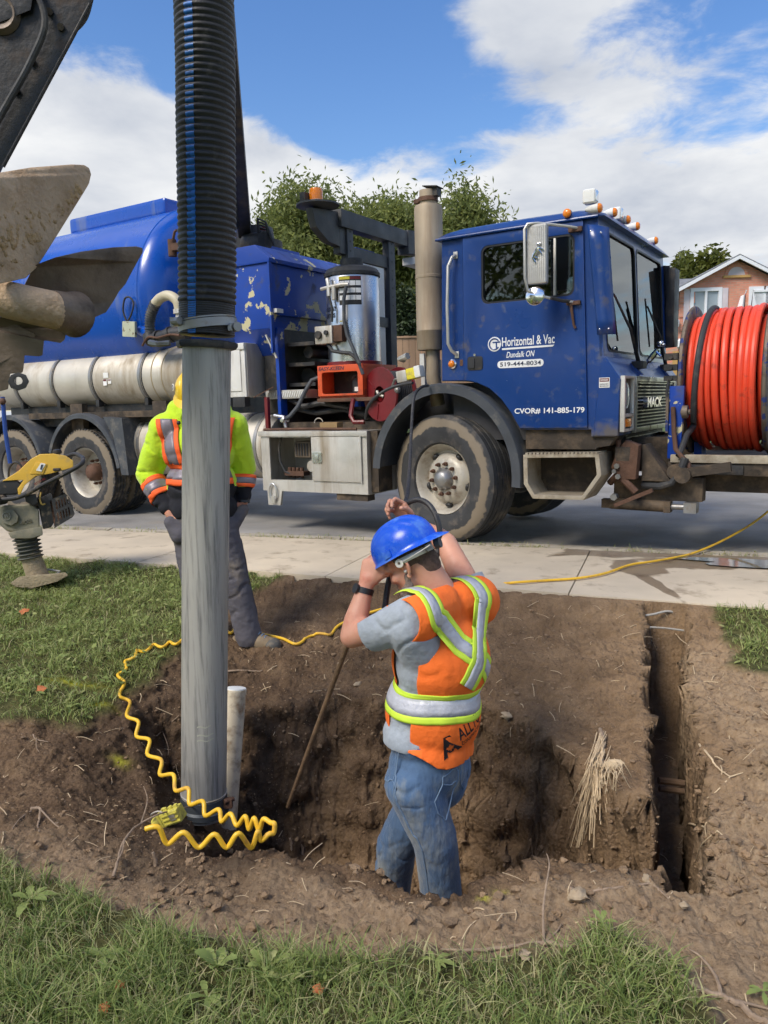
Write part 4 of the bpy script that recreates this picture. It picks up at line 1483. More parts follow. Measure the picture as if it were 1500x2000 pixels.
part(MB().tube(catmull_([(-3.81, -.07, 2.19), (-3.84, -.08, 2.30), (-3.80, -.08, 2.42), (-3.73, -.07, 2.43), (-3.69, -.06, 2.36), (-3.74, -.06, 2.25), (-3.80, -.06, 2.19)]), .010, 8), 'black_cable', 'rubber', dt)
part(MB().cyl((-3.72, .06, 2.09), (-3.52, .02, 2.03), .065, n=16), 'side_pipe', 'tankpaint', dt)
# cream elbow, ribbed hose and valve in front of the tank head
part(MB().tube(catmull_([(-3.0, -.06, 2.24), (-3.02, -.07, 2.33), (-3.12, -.08, 2.39), (-3.24, -.08, 2.38), (-3.33, -.08, 2.33)]), .052, 14), 'pipe_elbow', mat('cream_pipe', lin((196, 186, 160)), .5, var=.1), dt)
pts = catmull_([(-3.33, -.08, 2.33), (-3.40, -.08, 2.24), (-3.435, -.08, 2.14), (-3.44, -.08, 2.03)], 8)
mb = MB().tube(pts, .050, 14)
for c, d in zip(pts[::2], pts[1::2]):
    mb.cyl(c, c.lerp(d, .55), .060, n=14)
part(mb, 'ribbed_hose', 'fender', dt)
part(MB().tube(catmull_([(-3.45, -.08, 2.02), (-3.42, -.09, 1.96), (-3.30, -.09, 1.965), (-3.1, -.08, 2.0), (-2.9, -.06, 2.0)]), .072, 14).cyl((-3.31, -.09, 1.965), (-3.28, -.09, 1.97), .088, n=16).cyl((-3.14, -.085, 1.99), (-3.11, -.08, 2.0), .085, n=16), 'valve_body', 'black', dt)
part(MB().tube(catmull_([(-3.47, -.17, 1.90), (-3.36, -.18, 1.98), (-3.22, -.18, 1.965), (-3.05, -.17, 1.985), (-2.92, -.16, 1.97)]), .012, 8), 'valve_rod', 'rust', dt)
part(MB().cyl((-3.0, -.04, 2.05), (-3.0, -.04, 2.27), .06, n=16).cyl((-3.0, -.04, 2.20), (-3.0, -.04, 2.245), .08, n=16), 'pipe_flange', 'whitebox', dt)
part(MB().cyl((-3.26, .14, 2.83), (-3.26, .14, 3.0), .045, n=12).bb((-3.24, .10, 2.88), (-3.12, .3, 2.95)).tube([(-3.24, .14, 3.0), (-3.20, .13, 3.07), (-3.16, .12, 3.08)], .014, 6), 'relief_valve', 'rust', dt)

# ---- blue blower housing with chipped paint
FH = [(-0.02, 2.02), (0.02, 1.97), (0.17, 2.66), (0.24, 2.715)]
hs = MB()
hs.prism([(-2.50, 1.98), (-1.96, 1.98), (-1.96, 2.64), (-2.50, 2.64)], SIDE, 0.13, 0.17)
part(MB().bb((-2.6, .14, 1.99), (-1.955, 1.30, 2.62)), 'blower_housing', 'chipped', bevel=.01)
part(MB().prism([(-2.62, 2.62), (-1.93, 2.62), (-1.93, 2.66), (-2.1, 2.80), (-2.62, 2.80)], SIDE, .12, 1.62), 'housing_hood', 'chipped', bevel=.01)
part(MB().prism([(0.14, 1.99), (0.30, 1.74), (1.30, 1.74), (1.30, 1.99)], FRONT, -2.5, -1.96), 'housing_skirt', 'chipped', bevel=.008)
part(MB().bb((-1.955, .12, 1.75), (-1.935, .16, 2.62)), 'corner_post', 'chipped')
part(MB().bb((-1.96, .20, 2.12), (-1.90, 1.25, 2.19)), 'sill_bar', 'chipped', bevel=.008)
part(MB().bb((-1.955, .16, 2.14), (-1.895, .26, 2.18)), 'sill_tab', 'whitebox')
part(MB().bb((-2.2, .3, 1.05), (-1.95, 1.35, 1.99)), 'machinery_bay', 'black')
part(MB().bb((-1.97, .2, 1.10), (-1.93, .30, 2.0)), 'bay_post', 'chipped')
mb = MB()
for z in (1.42, 1.62, 1.82):
    mb.bb((-1.94, .35, z), (-1.6, 1.2, z + .035))
mb.cyl((-1.8, .5, 1.52), (-1.8, .9, 1.52), .09, n=14).cyl((-1.75, .45, 1.76), (-1.75, 1.0, 1.76), .06, n=12)
mb.tube([(-1.9, .3, 1.3), (-1.7, .28, 1.22), (-1.5, .3, 1.25), (-1.2, .35, 1.2)], .03, 8)
mb.tube([(-1.9, .4, 1.2), (-1.6, .35, 1.15), (-1.3, .4, 1.18), (-1.0, .35, 1.12)], .03, 8)
part(mb, 'bay_machinery', 'black')
part(MB().beam((-2.02, .13, 1.93), (-1.92, .16, 1.70), .03, .015), 'gas_strut', 'alu')
part(MB().bb((-2.0, .3, .98), (-.6, 1.7, 1.06)), 'deck_plate', 'mudsteel')
part(MB().bb((-1.9, 1.0, 1.06), (-1.2, 1.6, 1.5)), 'rear_bulkhead', 'black')

# ---- burner boiler and washer
bl = part(MB().lathe([(1.62, .255), (2.43, .255), (2.44, .25)], (-1.20, .47, 0), (0, 0, 1), 44), 'water_heater', 'stainless')
part(MB().lathe([(2.43, .268), (2.46, .270), (2.50, .245), (2.525, .18), (2.53, .11), (2.60, .11), (2.60, .09), (2.53, .09)], (-1.20, .47, 0), (0, 0, 1), 44), 'heater_cap', 'rubber', bl)
part(MB().lathe([(1.58, .27), (1.63, .268), (1.635, .255)], (-1.20, .47, 0), (0, 0, 1), 44), 'heater_base', 'red', bl)


def on_boiler(name, a0, a1, z0, z1, m, r=.2565, n=8, parent=None):
    mb_ = MB()
    vs_ = []
    for i in range(n + 1):
        t = a0 + (a1 - a0) * i / n
        for z in (z0, z1):
            vs_.append((-1.20 + r * sin(t), .47 - r * cos(t), z))
    mb_.add(vs_, [(2 * i, 2 * i + 2, 2 * i + 3, 2 * i + 1) for i in range(n)])
    return part(mb_, name, m, parent or bl, fix=False)


on_boiler('heater_label', .08, .92, 2.15, 2.41, 'black')
on_boiler('label_band', .09, .50, 2.38, 2.405, 'yellowplastic', .2575)
on_boiler('label_band', .50, .91, 2.38, 2.405, 'red', .2575)
for r_ in range(3):
    for k in range(4):
        a = .10 + k * .205 + (.0 if r_ < 1 else .0)
        on_boiler('label_cell', a, a + .19, 2.325 - r_ * .066, 2.368 - r_ * .066, 'letter', .2575, 3)
on_boiler('label_band', -.62, -.40, 2.36, 2.40, 'yellowplastic', .2575)
on_boiler('label_band', .06, .30, 2.0, 2.008, 'yellowplastic', .2575)
for txt, zz_, wd in (('WILDCAT', 2.105, .20), ('HEATERS', 2.045, .185)):
    me_ = text_mesh(txt, .06, bold=.002, depth=0.0005)
    co = np.empty(len(me_.vertices) * 3)
    me_.vertices.foreach_get('co', co)
    co = co.reshape(-1, 3)
    w0 = co[:, 0].max()
    th = -.86 + co[:, 0] / w0 * wd / .257
    q = np.stack([-1.20 + .2575 * np.sin(th), .47 - .2575 * np.cos(th), zz_ + co[:, 1] * .9], 1)
    me_.vertices.foreach_set('co', q.ravel())
    link('heater_lettering', me_, M['darkletter'], bl)
mb = MB().tube([(-1.30, .20, 2.40), (-1.28, .19, 2.34), (-1.28, .19, 2.24)], .02, 8).tube([(-1.38, .21, 2.315), (-1.28, .19, 2.32), (-1.12, .19, 2.33), (-1.06, .2, 2.325)], .018, 8).tube([(-1.22, .19, 2.32), (-1.22, .185, 2.20)], .022, 8)
part(mb, 'heater_fittings', 'alu', bl)
part(MB().tube([(-1.08, .19, 2.31), (-1.10, .175, 2.20), (-1.11, .18, 2.0), (-1.08, .18, 1.86), (-1.02, .17, 1.76), (-.98, .18, 1.66), (-.93, .2, 1.50)], .017, 8), 'heater_hose', 'fender', bl)
part(MB().tube([(-1.28, .19, 2.24), (-1.24, .18, 2.12), (-1.25, .18, 2.0)], .012, 8), 'heater_hose', 'rubber', bl)
part(MB().tube([(-1.30, .17, 1.80), (-1.24, .16, 1.73), (-1.14, .17, 1.71), (-1.05, .17, 1.70), (-1.0, .18, 1.66), (-.95, .19, 1.58)], .018, 8), 'heater_hose', 'rubber', bl)
cb = part(MB().bb((-1.42, .13, 1.80), (-1.22, .24, 1.965)), 'control_box', 'alu', bl, bevel=.01)
part(MB().cyl((-1.37, .13, 1.885), (-1.37, .105, 1.885), .036, n=16).cyl((-1.28, .13, 1.90), (-1.28, .11, 1.90), .022, n=14), 'control_knob', 'black', bl)
part(MB().bb((-1.22, .15, 1.815), (-1.12, .24, 1.965)), 'relay_box', 'rust', bl, bevel=.006)
ow = part(plate(MB(), [(-1.45, 1.31), (-.93, 1.31), (-.93, 1.60), (-1.45, 1.60)], [rrect(-1.40, 1.33, -.985, 1.535, .02)], SIDE, .19, .215), 'washer_frame', 'orange', bevel=.004)
part(MB().bb((-1.45, .215, 1.56), (-.93, .80, 1.60)).bb((-.955, .215, 1.31), (-.93, .80, 1.56)).bb((-1.45, .215, 1.31), (-1.43, .8, 1.56)).bb((-1.45, .215, 1.29), (-.93, .8, 1.31)), 'frame_shell', 'orange', ow, bevel=.003)
part(MB().bb((-1.42, .42, 1.32), (-.96, .78, 1.55)), 'washer_engine', 'black', ow)
part(MB().bb((-1.12, .30, 1.335), (-1.02, .42, 1.47)).tube([(-1.12, .30, 1.46), (-1.09, .29, 1.50), (-1.04, .29, 1.50)], .012, 6), 'fuel_filter', 'rubber', ow, bevel=.008)
part(MB().box((-1.07, .297, 1.37), (.05, .004, .04)), 'filter_label', 'white', ow)
text_at('washer_lettering', 'EASY-KLEEN', (-1.435, .1885, 1.552), R_, U_, 0.30, M['darkletter'], ow, height=0.034, bold=.01, shear=.2)
part(MB().bb((-1.45, .17, 1.255), (-.80, .7, 1.29)), 'washer_shelf', 'rust', bevel=.004)
# red hose reel
RC = Vector((-.745, .22, 1.31))
rl = part(MB().lathe([(0, .075), (0, .245), (-.012, .252), (-.024, .245), (-.024, .075)], RC, (0.35, 1, 0), 40), 'red_reel', 'red')
part(MB().lathe([(.20, .075), (.20, .245), (.212, .252), (.224, .245), (.224, .075)], RC, (0.35, 1, 0), 40), 'reel_flange', 'red', rl)
part(MB().lathe([(0.001, .07), (.20, .07)], RC, (0.35, 1, 0), 24), 'reel_drum', 'red', rl)
ax_ = Vector((0.35, 1, 0)).normalized()
for i in range(9):
    c = RC + ax_ * (.015 + i * .0225)
    a = ax_.orthogonal().normalized()
    b_ = ax_.cross(a)
    part(MB().tube([c + (a * cos(t) + b_ * sin(t)) * .205 for t in np.linspace(0, 2 * pi, 31)], .0115, 6, caps=False), 'hose_wrap', 'rubber', rl)
mb = MB()
for i in range(3):
    t = i * 2.1 + .4
    a = ax_.orthogonal().normalized()
    b_ = ax_.cross(a)
    mb.beam(RC - ax_ * .026 + (a * cos(t) + b_ * sin(t)) * .09, RC - ax_ * .026 + (a * cos(t) + b_ * sin(t)) * .23, .006, .01, ax_)
part(mb, 'flange_rib', 'red', rl)
part(MB().tube([RC - ax_ * .02 + Vector((-.03, 0, .03)), RC - ax_ * .035, RC - ax_ * .03 + Vector((.05, 0, -.02))], .014, 8), 'reel_hub', 'alu', rl)
part(MB().tube([(-1.02, .16, 1.28), (-1.03, .12, 1.12), (-.98, .10, 1.06), (-.88, .12, 1.06)], .022, 8), 'reel_stand', 'red', rl)

# ---- light rack behind the cab
rk = part(MB().bb((-1.34, .50, 1.6), (-1.26, .60, 3.06)).bb((-1.34, 1.26, 1.02), (-1.26, 1.38, 2.98)), 'light_rack', 'rack', bevel=.005)
part(MB().bb((-1.36, .38, 2.90), (-1.24, 1.75, 3.06)), 'rack_beam', 'rack', rk, bevel=.006)
part(MB().bb((-1.32, .60, 2.63), (-1.28, 1.26, 2.75)), 'rack_rail', 'rack', rk, bevel=.004)
part(MB().bb((-1.32, .60, 2.02), (-1.28, 1.26, 2.12)), 'rack_rail', 'rack', rk, bevel=.004)
part(MB().prism([(1.62, 3.07), (2.0, 3.10), (2.0, 2.86), (1.62, 2.82)], FRONT, -1.37, -1.23), 'rack_wing', 'rack', rk, bevel=.006)
part(MB().bb((-1.36, 1.70, 2.72), (-1.10, 2.05, 2.80)), 'work_light', 'whitebox', rk, bevel=.008)
part(MB().prism([(-.02, 3.0), (.40, 3.04), (.40, 2.72), (.22, 2.74), (.04, 2.84)], FRONT, -1.36, -1.28), 'rack_gusset', 'rack', rk, bevel=.006)
part(MB().prism([(.40, 2.66), (.50, 2.66), (.50, 2.95), (.40, 2.95)], FRONT, -1.36, -1.28), 'rack_post_gusset', 'rack', rk, bevel=.006)
part(MB().lathe([(3.02, .05), (3.04, .20), (3.055, .20), (3.06, .05)], (-1.32, .12, 0), (0, 0, 1), 28), 'beacon_tray', 'rack', rk)
bc = part(MB().lathe([(3.06, .075), (3.085, .075), (3.085, .066)], (-1.32, .10, 0), (0, 0, 1), 24), 'beacon', 'alu', rk)
part(MB().lathe([(3.08, .064), (3.17, .062), (3.19, .056), (3.195, 0)], (-1.32, .10, 0), (0, 0, 1), 24), 'beacon_dome', 'amber', rk)
part(MB().bb((-1.42, -.02, 3.06), (-1.36, .08, 3.15)), 'beacon_bracket', 'black', rk, bevel=.008)
mb = MB()
for v in (.55, 1.32):
    for i in range(8):
        mb.cyl((-1.262, v, 2.25 + i * .09), (-1.257, v, 2.25 + i * .09), .010, n=8)
part(mb, 'rack_holes', 'glassdark', rk)
part(MB().bb((-1.33, .70, 1.62), (-1.29, 1.20, 2.62)), 'rack_panel', 'whitebox', rk, bevel=.004)
part(MB().bb((-1.50, .85, 1.2), (-1.40, 1.20, 2.80)), 'blue_panel', 'chipped', bevel=.006)
part(MB().lathe([(1.05, .10), (1.6, .10)], (-1.25, 1.32, 0), (0, 0, 1), 18), 'rear_post', 'rack')

# ---- exhaust stack
EX = (-.29, .35)
ex = part(MB().lathe([(1.69, .05), (1.69, .118), (1.705, .124), (1.85, .124), (1.853, .126), (1.865, .126), (1.868, .124), (2.31, .124), (2.313, .127), (2.335, .127), (2.338, .124), (2.90, .124), (2.93, .118), (2.94, .075)], (EX[0], EX[1], 0), (0, 0, 1), 40), 'exhaust_stack', 'exhaust')
part(MB().lathe([(2.93, .076), (3.06, .076), (3.06, .066), (2.98, .066)], (EX[0], EX[1], 0), (0, 0, 1), 28), 'exhaust_tip', 'exhaust', ex)
part(MB().lathe([(2.965, .08), (2.965, .088), (3.0, .088), (3.0, .08)], (EX[0], EX[1], 0), (0, 0, 1), 28).bb((EX[0] - .13, EX[1] - .03, 2.965), (EX[0] - .075, EX[1] + .02, 3.0)), 'clamp', 'rust', ex)
part(MB().beam((EX[0] - .02, EX[1], 3.09), (EX[0] + .12, EX[1], 3.07), .13, .008).bb((EX[0] + .06, EX[1] - .04, 3.0), (EX[0] + .11, EX[1] + .04, 3.075)), 'rain_flap', 'black', ex)
part(MB().tube([(EX[0] + .02, EX[1], 1.70), (EX[0] + .02, EX[1], 1.45), (EX[0] + .04, EX[1] + .05, 1.2)], .065, 16), 'exhaust_pipe', 'exhaust', ex)
part(MB().bb((EX[0] - .075, EX[1] - .075, 1.54), (EX[0] - .03, EX[1] - .05, 1.66)), 'pipe_bracket', 'whitebox', ex)
part(MB().bb((-.6, .55, 1.06), (-.12, 1.6, 1.36)), 'engine_bay', 'black')
part(MB().bb((-.62, .75, 1.30), (-.58, 1.1, 1.64)), 'panel', 'whitebox')

# ---- control pendant on the fender
cp = part(MB().box((-.36, -.02, 1.455), (.10, .09, .10), Matrix.Rotation(-.15, 3, 'Y')), 'control_pendant', 'alu', bevel=.01)
part(MB().box((-.27, -.02, 1.475), (.09, .085, .095), Matrix.Rotation(-.15, 3, 'Y')), 'pendant_body', 'yellowplastic', cp, bevel=.015)
part(MB().box((-.205, -.02, 1.49), (.06, .09, .10), Matrix.Rotation(-.15, 3, 'Y')), 'pendant_end', 'white', cp, bevel=.015)
part(MB().tube([(-.42, .1, 1.60), (-.44, .05, 1.61), (-.34, .02, 1.63)], [.022, .022, .03], 8), 'pipe_fitting', 'alu', cp)
part(MB().tube([(-.40, -.02, 1.44), (-.46, -.01, 1.43), (-.50, .0, 1.36)], .012, 6).sphere((-.44, 0, 1.34), .03, 8, 6), 'pendant_clip', 'strap', cp)

# ---- front extension: bumper, deck, hose reel
part(MB().beam((1.50, .1, .74), (1.50, 2.0, .78), .12, .22), 'bumper', 'mudsteel', bevel=.01)
part(plate(MB(), [(1.44, .60), (1.60, .60), (1.62, .86), (1.52, .90), (1.44, .80)], [], SIDE, .10, .20), 'bumper_bracket', 'rust', bevel=.008)
part(plate(MB(), [(1.62, .58), (1.84, .58), (1.64, .86), (1.62, .86)], [], SIDE, .20, .42), 'gusset', 'mudsteel', bevel=.006)
part(MB().bb((1.38, .30, .42), (2.05, .44, .60)), 'deck_arm', 'mudsteel', bevel=.01)
part(MB().bb((1.38, 1.66, .42), (2.05, 1.80, .60)), 'deck_arm', 'mudsteel', bevel=.01)
part(MB().bb((1.78, .36, .62), (3.6, 1.80, .72)), 'reel_deck', 'mudsteel', bevel=.01)
part(MB().bb((1.80, .345, .715), (3.6, .40, .775)).bb((1.80, 1.76, .715), (3.6, 1.81, .775)), 'deck_edge', 'stepmetal', bevel=.005)
part(MB().bb((1.90, .34, .63), (2.32, .36, .70)), 'edge_plate', 'black', bevel=.004)
part(MB().bb((1.95, .5, .48), (3.2, 1.6, .62)), 'deck_beam', 'mudsteel', bevel=.02)
part(MB().cyl((1.36, .28, .385), (1.80, .28, .378), .045, n=16).bb((1.30, .24, .35), (1.38, .32, .42)).bb((1.78, .235, .335), (1.83, .325, .42)), 'hydraulic_cylinder', 'mudsteel')
part(MB().cyl((1.82, .28, .378), (1.95, .28, .38), .022, n=12).bb((1.93, .22, .34), (2.02, .34, .42)), 'cylinder_rod', 'strap')
part(MB().beam((1.46, .05, .40), (1.74, .05, .53), .035, .03), 'loose_bar', 'rust')
part(MB().tube([(1.42, .15, .68), (1.45, .13, .75), (1.47, .12, .80), (1.46, .12, .9)], .022, 8).tube([(1.38, .2, .56), (1.44, .15, .62), (1.52, .12, .58), (1.6, .12, .5)], .028, 8), 'bumper_hose', 'rust')
part(MB().tube([(1.62, .24, .545), (1.75, .22, .54), (1.84, .22, .57), (1.90, .23, .66), (1.93, .24, .76)], .03, 10), 'bumper_hose', 'rubber')
for u_, h_, r_ in ((1.46, .70, .022), (1.47, .62, .022), (1.44, .66, .018), (1.44, .46, .028)):
    part(MB().cyl((u_, .08, h_), (u_, .14, h_), r_, n=6), 'bolt_head', 'strap')
# arm with roller
part(MB().beam((1.90, .26, .64), (2.25, .24, .70), .05, .07).cyl((1.86, .2, .655), (1.86, .34, .655), .055, n=16).cyl((1.92, .19, .63), (1.92, .33, .63), .06, n=16), 'guide_roller', 'mudsteel')
part(plate(MB(), [(1.76, .74), (1.86, .74), (1.875, 1.30), (1.765, 1.30)], [], SIDE, .42, .48), 'reel_bracket', 'chipped', bevel=.006)
part(plate(MB(), [(1.745, .94), (1.765, .94), (1.765, 1.22), (1.745, 1.22)], [], SIDE, .40, .46), 'bracket_edge', 'flange')
part(MB().cyl((1.87, .40, 1.10), (1.91, .40, 1.10), .05, n=18).cyl((1.86, .395, 1.10), (1.93, .395, 1.10), .02, n=10), 'bracket_bearing', 'flange')
mb = MB()
for z, s_ in ((1.50, .05), (1.42, .045), (1.34, .04)):
    mb.bb((1.72, .42, z), (1.82, .52, z + s_))
    mb.cyl((1.77, .40, z + .02), (1.77, .44, z + .02), .018, n=8)
mb.tube([(1.76, .43, 1.36), (1.75, .41, 1.26), (1.76, .42, 1.10)], .014, 6)
part(mb, 'valve_block', 'black')
RX = Vector((0, 1.02, 1.345))
fr_ = part(MB().lathe([(1.815, .15), (1.815, .585), (1.825, .60), (1.845, .60), (1.855, .585), (1.855, .15)], RX, (1, 0, 0), 64), 'hose_reel', 'flange')
part(MB().lathe([(2.405, .15), (2.405, .585), (2.415, .60), (2.435, .60), (2.445, .585), (2.445, .53), (2.43, .52), (2.43, .15)], RX, (1, 0, 0), 64), 'reel_flange', 'flange', fr_)
part(MB().lathe([(2.44, .51), (2.435, .50), (2.435, 0)], RX, (1, 0, 0), 48), 'flange_disc', 'black', fr_)
part(MB().lathe([(2.436, .10), (2.47, .10), (2.47, 0)], RX, (1, 0, 0), 24), 'hub_plate', 'alu', fr_)
part(MB().lathe([(1.83, .30), (2.42, .30)], RX, (1, 0, 0), 40), 'reel_drum', 'black', fr_)
for i in range(10):
    x = 1.888 + i * 0.0525
    rr = .520 + (0.028 if i in (2, 4, 5, 6, 7, 8, 9) else 0.0) - (.03 if i == 0 else 0) + (.012 if i == 9 else 0)
    pts = [(x + .012 * sin(t + i) + .020 * (t / pi - 1), RX.y - rr * sin(t) * 1.0, RX.z + rr * cos(t)) for t in np.linspace(0, 2 * pi, 65)]
    part(MB().tube(pts, .0265, 10), 'hose_wrap', 'red_hose', fr_)
for i in range(11):
    x = 1.885 + i * 0.050
    pts = [(x + .01 * sin(t * 2 + i), RX.y - .475 * sin(t), RX.z + .475 * cos(t)) for t in np.linspace(0, 2 * pi, 49)]
    part(MB().tube(pts, .026, 8, caps=False), 'hose_wrap', 'red_hose', fr_)
pts = [(1.985 - .05 * sin(t * .5) ** 2 - .03 * (t / 2.6) ** 2, RX.y - .575 * sin(t), RX.z + .575 * cos(t)) for t in np.linspace(-.35, 2.25, 30)]
pts += [(1.90, .42, .92), (1.885, .36, .84), (1.87, .30, .77)]
part(MB().tube(pts, .0235, 10), 'black_hose', 'rubber', fr_)
mb = MB().bb((1.87, .9, .72), (1.93, 1.1, 1.345)).bb((2.47, .9, .72), (2.53, 1.1, 1.40))
part(mb, 'reel_stand', 'chipped', fr_)
part(MB().tube([(1.80, .40, 1.14), (1.815, .38, .95), (1.84, .33, .82), (1.90, .28, .76), (1.95, .26, .72), (1.96, .25, .64)], .018, 8), 'crank_rod', 'rust')
# ---- boom
BB0, BB1 = Vector((-2.95, 1.0, 3.0)), None
part(MB().lathe([(2.7, .30), (3.05, .30), (3.05, .22), (3.2, .20), (3.2, 0)], (-2.85, 1.0, 0), (0, 0, 1), 24), 'boom_turret', 'black')
part(MB().bb((-3.15, .7, 2.6), (-2.5, 1.35, 2.95)), 'boom_base', 'chipped', bevel=.02)
INV = TRK.matrix_basis.inverted() if False else (Matrix.Translation(TRK.location) @ TRK.rotation_euler.to_matrix().to_4x4()).inverted()
tipw = Vector((-0.73, 3.50, 4.62))
tip = INV @ tipw
b0 = Vector((-2.95, .95, 3.10))
dirb = (tip - b0).normalized()
sidev = dirb.cross(Vector((0, 0, 1))).normalized()
part(MB().beam(b0, tip, .14, .24), 'boom', 'black', bevel=.015)
cyl0 = b0 + Vector((.02, 0, -.10)) + sidev * .11 + dirb * .2
part(MB().cyl(cyl0 + dirb * .3, cyl0 + dirb * 1.35, .055, n=16), 'boom_cylinder', 'rubber')
part(MB().cyl(cyl0 + dirb * 1.3, cyl0 + dirb * 2.3, .03, n=14), 'cylinder_rod', 'chrome')
upb = sidev.cross(dirb)
part(MB().tube([b0 + sidev * .09 + upb * .1, b0.lerp(tip, .4) + sidev * .09 + upb * .1, b0.lerp(tip, .8) + sidev * .09 + upb * .1], .018, 8), 'boom_pipe', 'stainless')
dsc = b0.lerp(tip, .62) + sidev * .10
part(MB().lathe([(-.03, 0), (-.03, .17), (.0, .19), (.03, .17), (.03, 0)], dsc, sidev, 28), 'boom_joint_cover', 'strap')
dsc = b0.lerp(tip, .80) + sidev * .10
part(MB().lathe([(-.03, 0), (-.03, .13), (.0, .15), (.03, .13), (.03, 0)], dsc, sidev, 28), 'boom_joint_cover', 'strap')
mb = MB()
for k in range(5):
    p = Vector((-2.62 + .03 * k, .80 - .04 * k, 2.98))
    mb.tube([p, p + Vector((.05, -.05, .12 + .02 * k)), p + Vector((.18, -.08, .08 + .015 * k)), p + Vector((.22, -.02, -.05))], .012, 6)
part(mb, 'hydraulic_hoses', 'rubber')
part(MB().bb((-2.62, .78, 3.0), (-2.52, .86, 3.14)), 'valve_handles', 'red', bevel=.01)
part(MB().cyl((-2.72, .72, 2.98), (-2.42, .66, 2.96), .10, n=16), 'slew_motor', 'black')
# ================================================================== BACKGROUND
M['bark'] = mat('grey_brown_bark', (0.10, 0.08, 0.06), 0.9, var=0.3, vs=8, bump=0.6, bs=25)


def leaf_mat(name, c, var=0.35, trans=0.35):
    m = bpy.data.materials.new(name)
    m.use_nodes = True
    nt = m.node_tree
    N, Lk = nt.nodes.new, nt.links.new
    b = nt.nodes['Principled BSDF']
    out = nt.nodes['Material Output']
    a = N('ShaderNodeAttribute')
    a.attribute_name = 'tint'
    r = N('ShaderNodeValToRGB')
    r.color_ramp.elements[0].color = tuple(x * (1 - var) for x in c) + (1,)
    r.color_ramp.elements[1].color = tuple(min(1, x * (1 + var)) * k for x, k in zip(c, (1.25, 1.05, 0.8))) + (1,)
    Lk(a.outputs['Fac'], r.inputs[0])
    Lk(r.outputs[0], b.inputs['Base Color'])
    b.inputs['Roughness'].default_value = 0.6
    b.inputs['Specular IOR Level'].default_value = 0.3
    t = N('ShaderNodeBsdfTranslucent')
    Lk(r.outputs[0], t.inputs[0])
    mx = N('ShaderNodeMixShader')
    mx.inputs[0].default_value = trans
    Lk(b.outputs[0], mx.inputs[1])
    Lk(t.outputs[0], mx.inputs[2])
    Lk(mx.outputs[0], out.inputs[0])
    return m


M['locust'] = leaf_mat('locust_leaves', (0.185, 0.240, 0.090), .4, .45)
M['maple'] = leaf_mat('maple_leaves', (0.110, 0.140, 0.035))
M['cedar'] = leaf_mat('cedar_foliage', (0.028, 0.050, 0.022), 0.4, 0.15)


def quads_mesh(name, V, tint, nper=4):
    """V: (n, nper, 3) polygons"""
    n = len(V)
    me = bpy.data.meshes.new(name)
    me.vertices.add(n * nper)
    me.vertices.foreach_set('co', np.ascontiguousarray(V, dtype=np.float32).ravel())
    me.loops.add(n * nper)
    me.loops.foreach_set('vertex_index', np.arange(n * nper))
    me.polygons.add(n)
    me.polygons.foreach_set('loop_start', np.arange(0, n * nper, nper))
    me.update()
    a = me.attributes.new('tint', 'FLOAT', 'POINT')
    a.data.foreach_set('value', np.repeat(np.clip(tint, 0, 1), nper).astype(np.float32))
    return me


def leaves(centres, size, ratio, spread, per, rng, droop=0.3):
    c = np.repeat(centres, per, 0)
    n = len(c)
    p = c + rng.normal(size=(n, 3)) * spread
    d = rng.normal(size=(n, 3))
    d[:, 2] -= droop
    d /= np.linalg.norm(d, axis=1)[:, None]
    s = np.cross(d, rng.normal(size=(n, 3)))
    s /= np.linalg.norm(s, axis=1)[:, None]
    L = size * rng.uniform(.6, 1.3, n)[:, None]
    W = L * ratio
    V = np.stack([p, p + d * L * .5 + s * W * .5, p + d * L, p + d * L * .5 - s * W * .5], 1)
    tint = np.repeat(rng.uniform(0, 1, len(centres)), per) * .6 + rng.uniform(0, .4, n)
    return V, tint


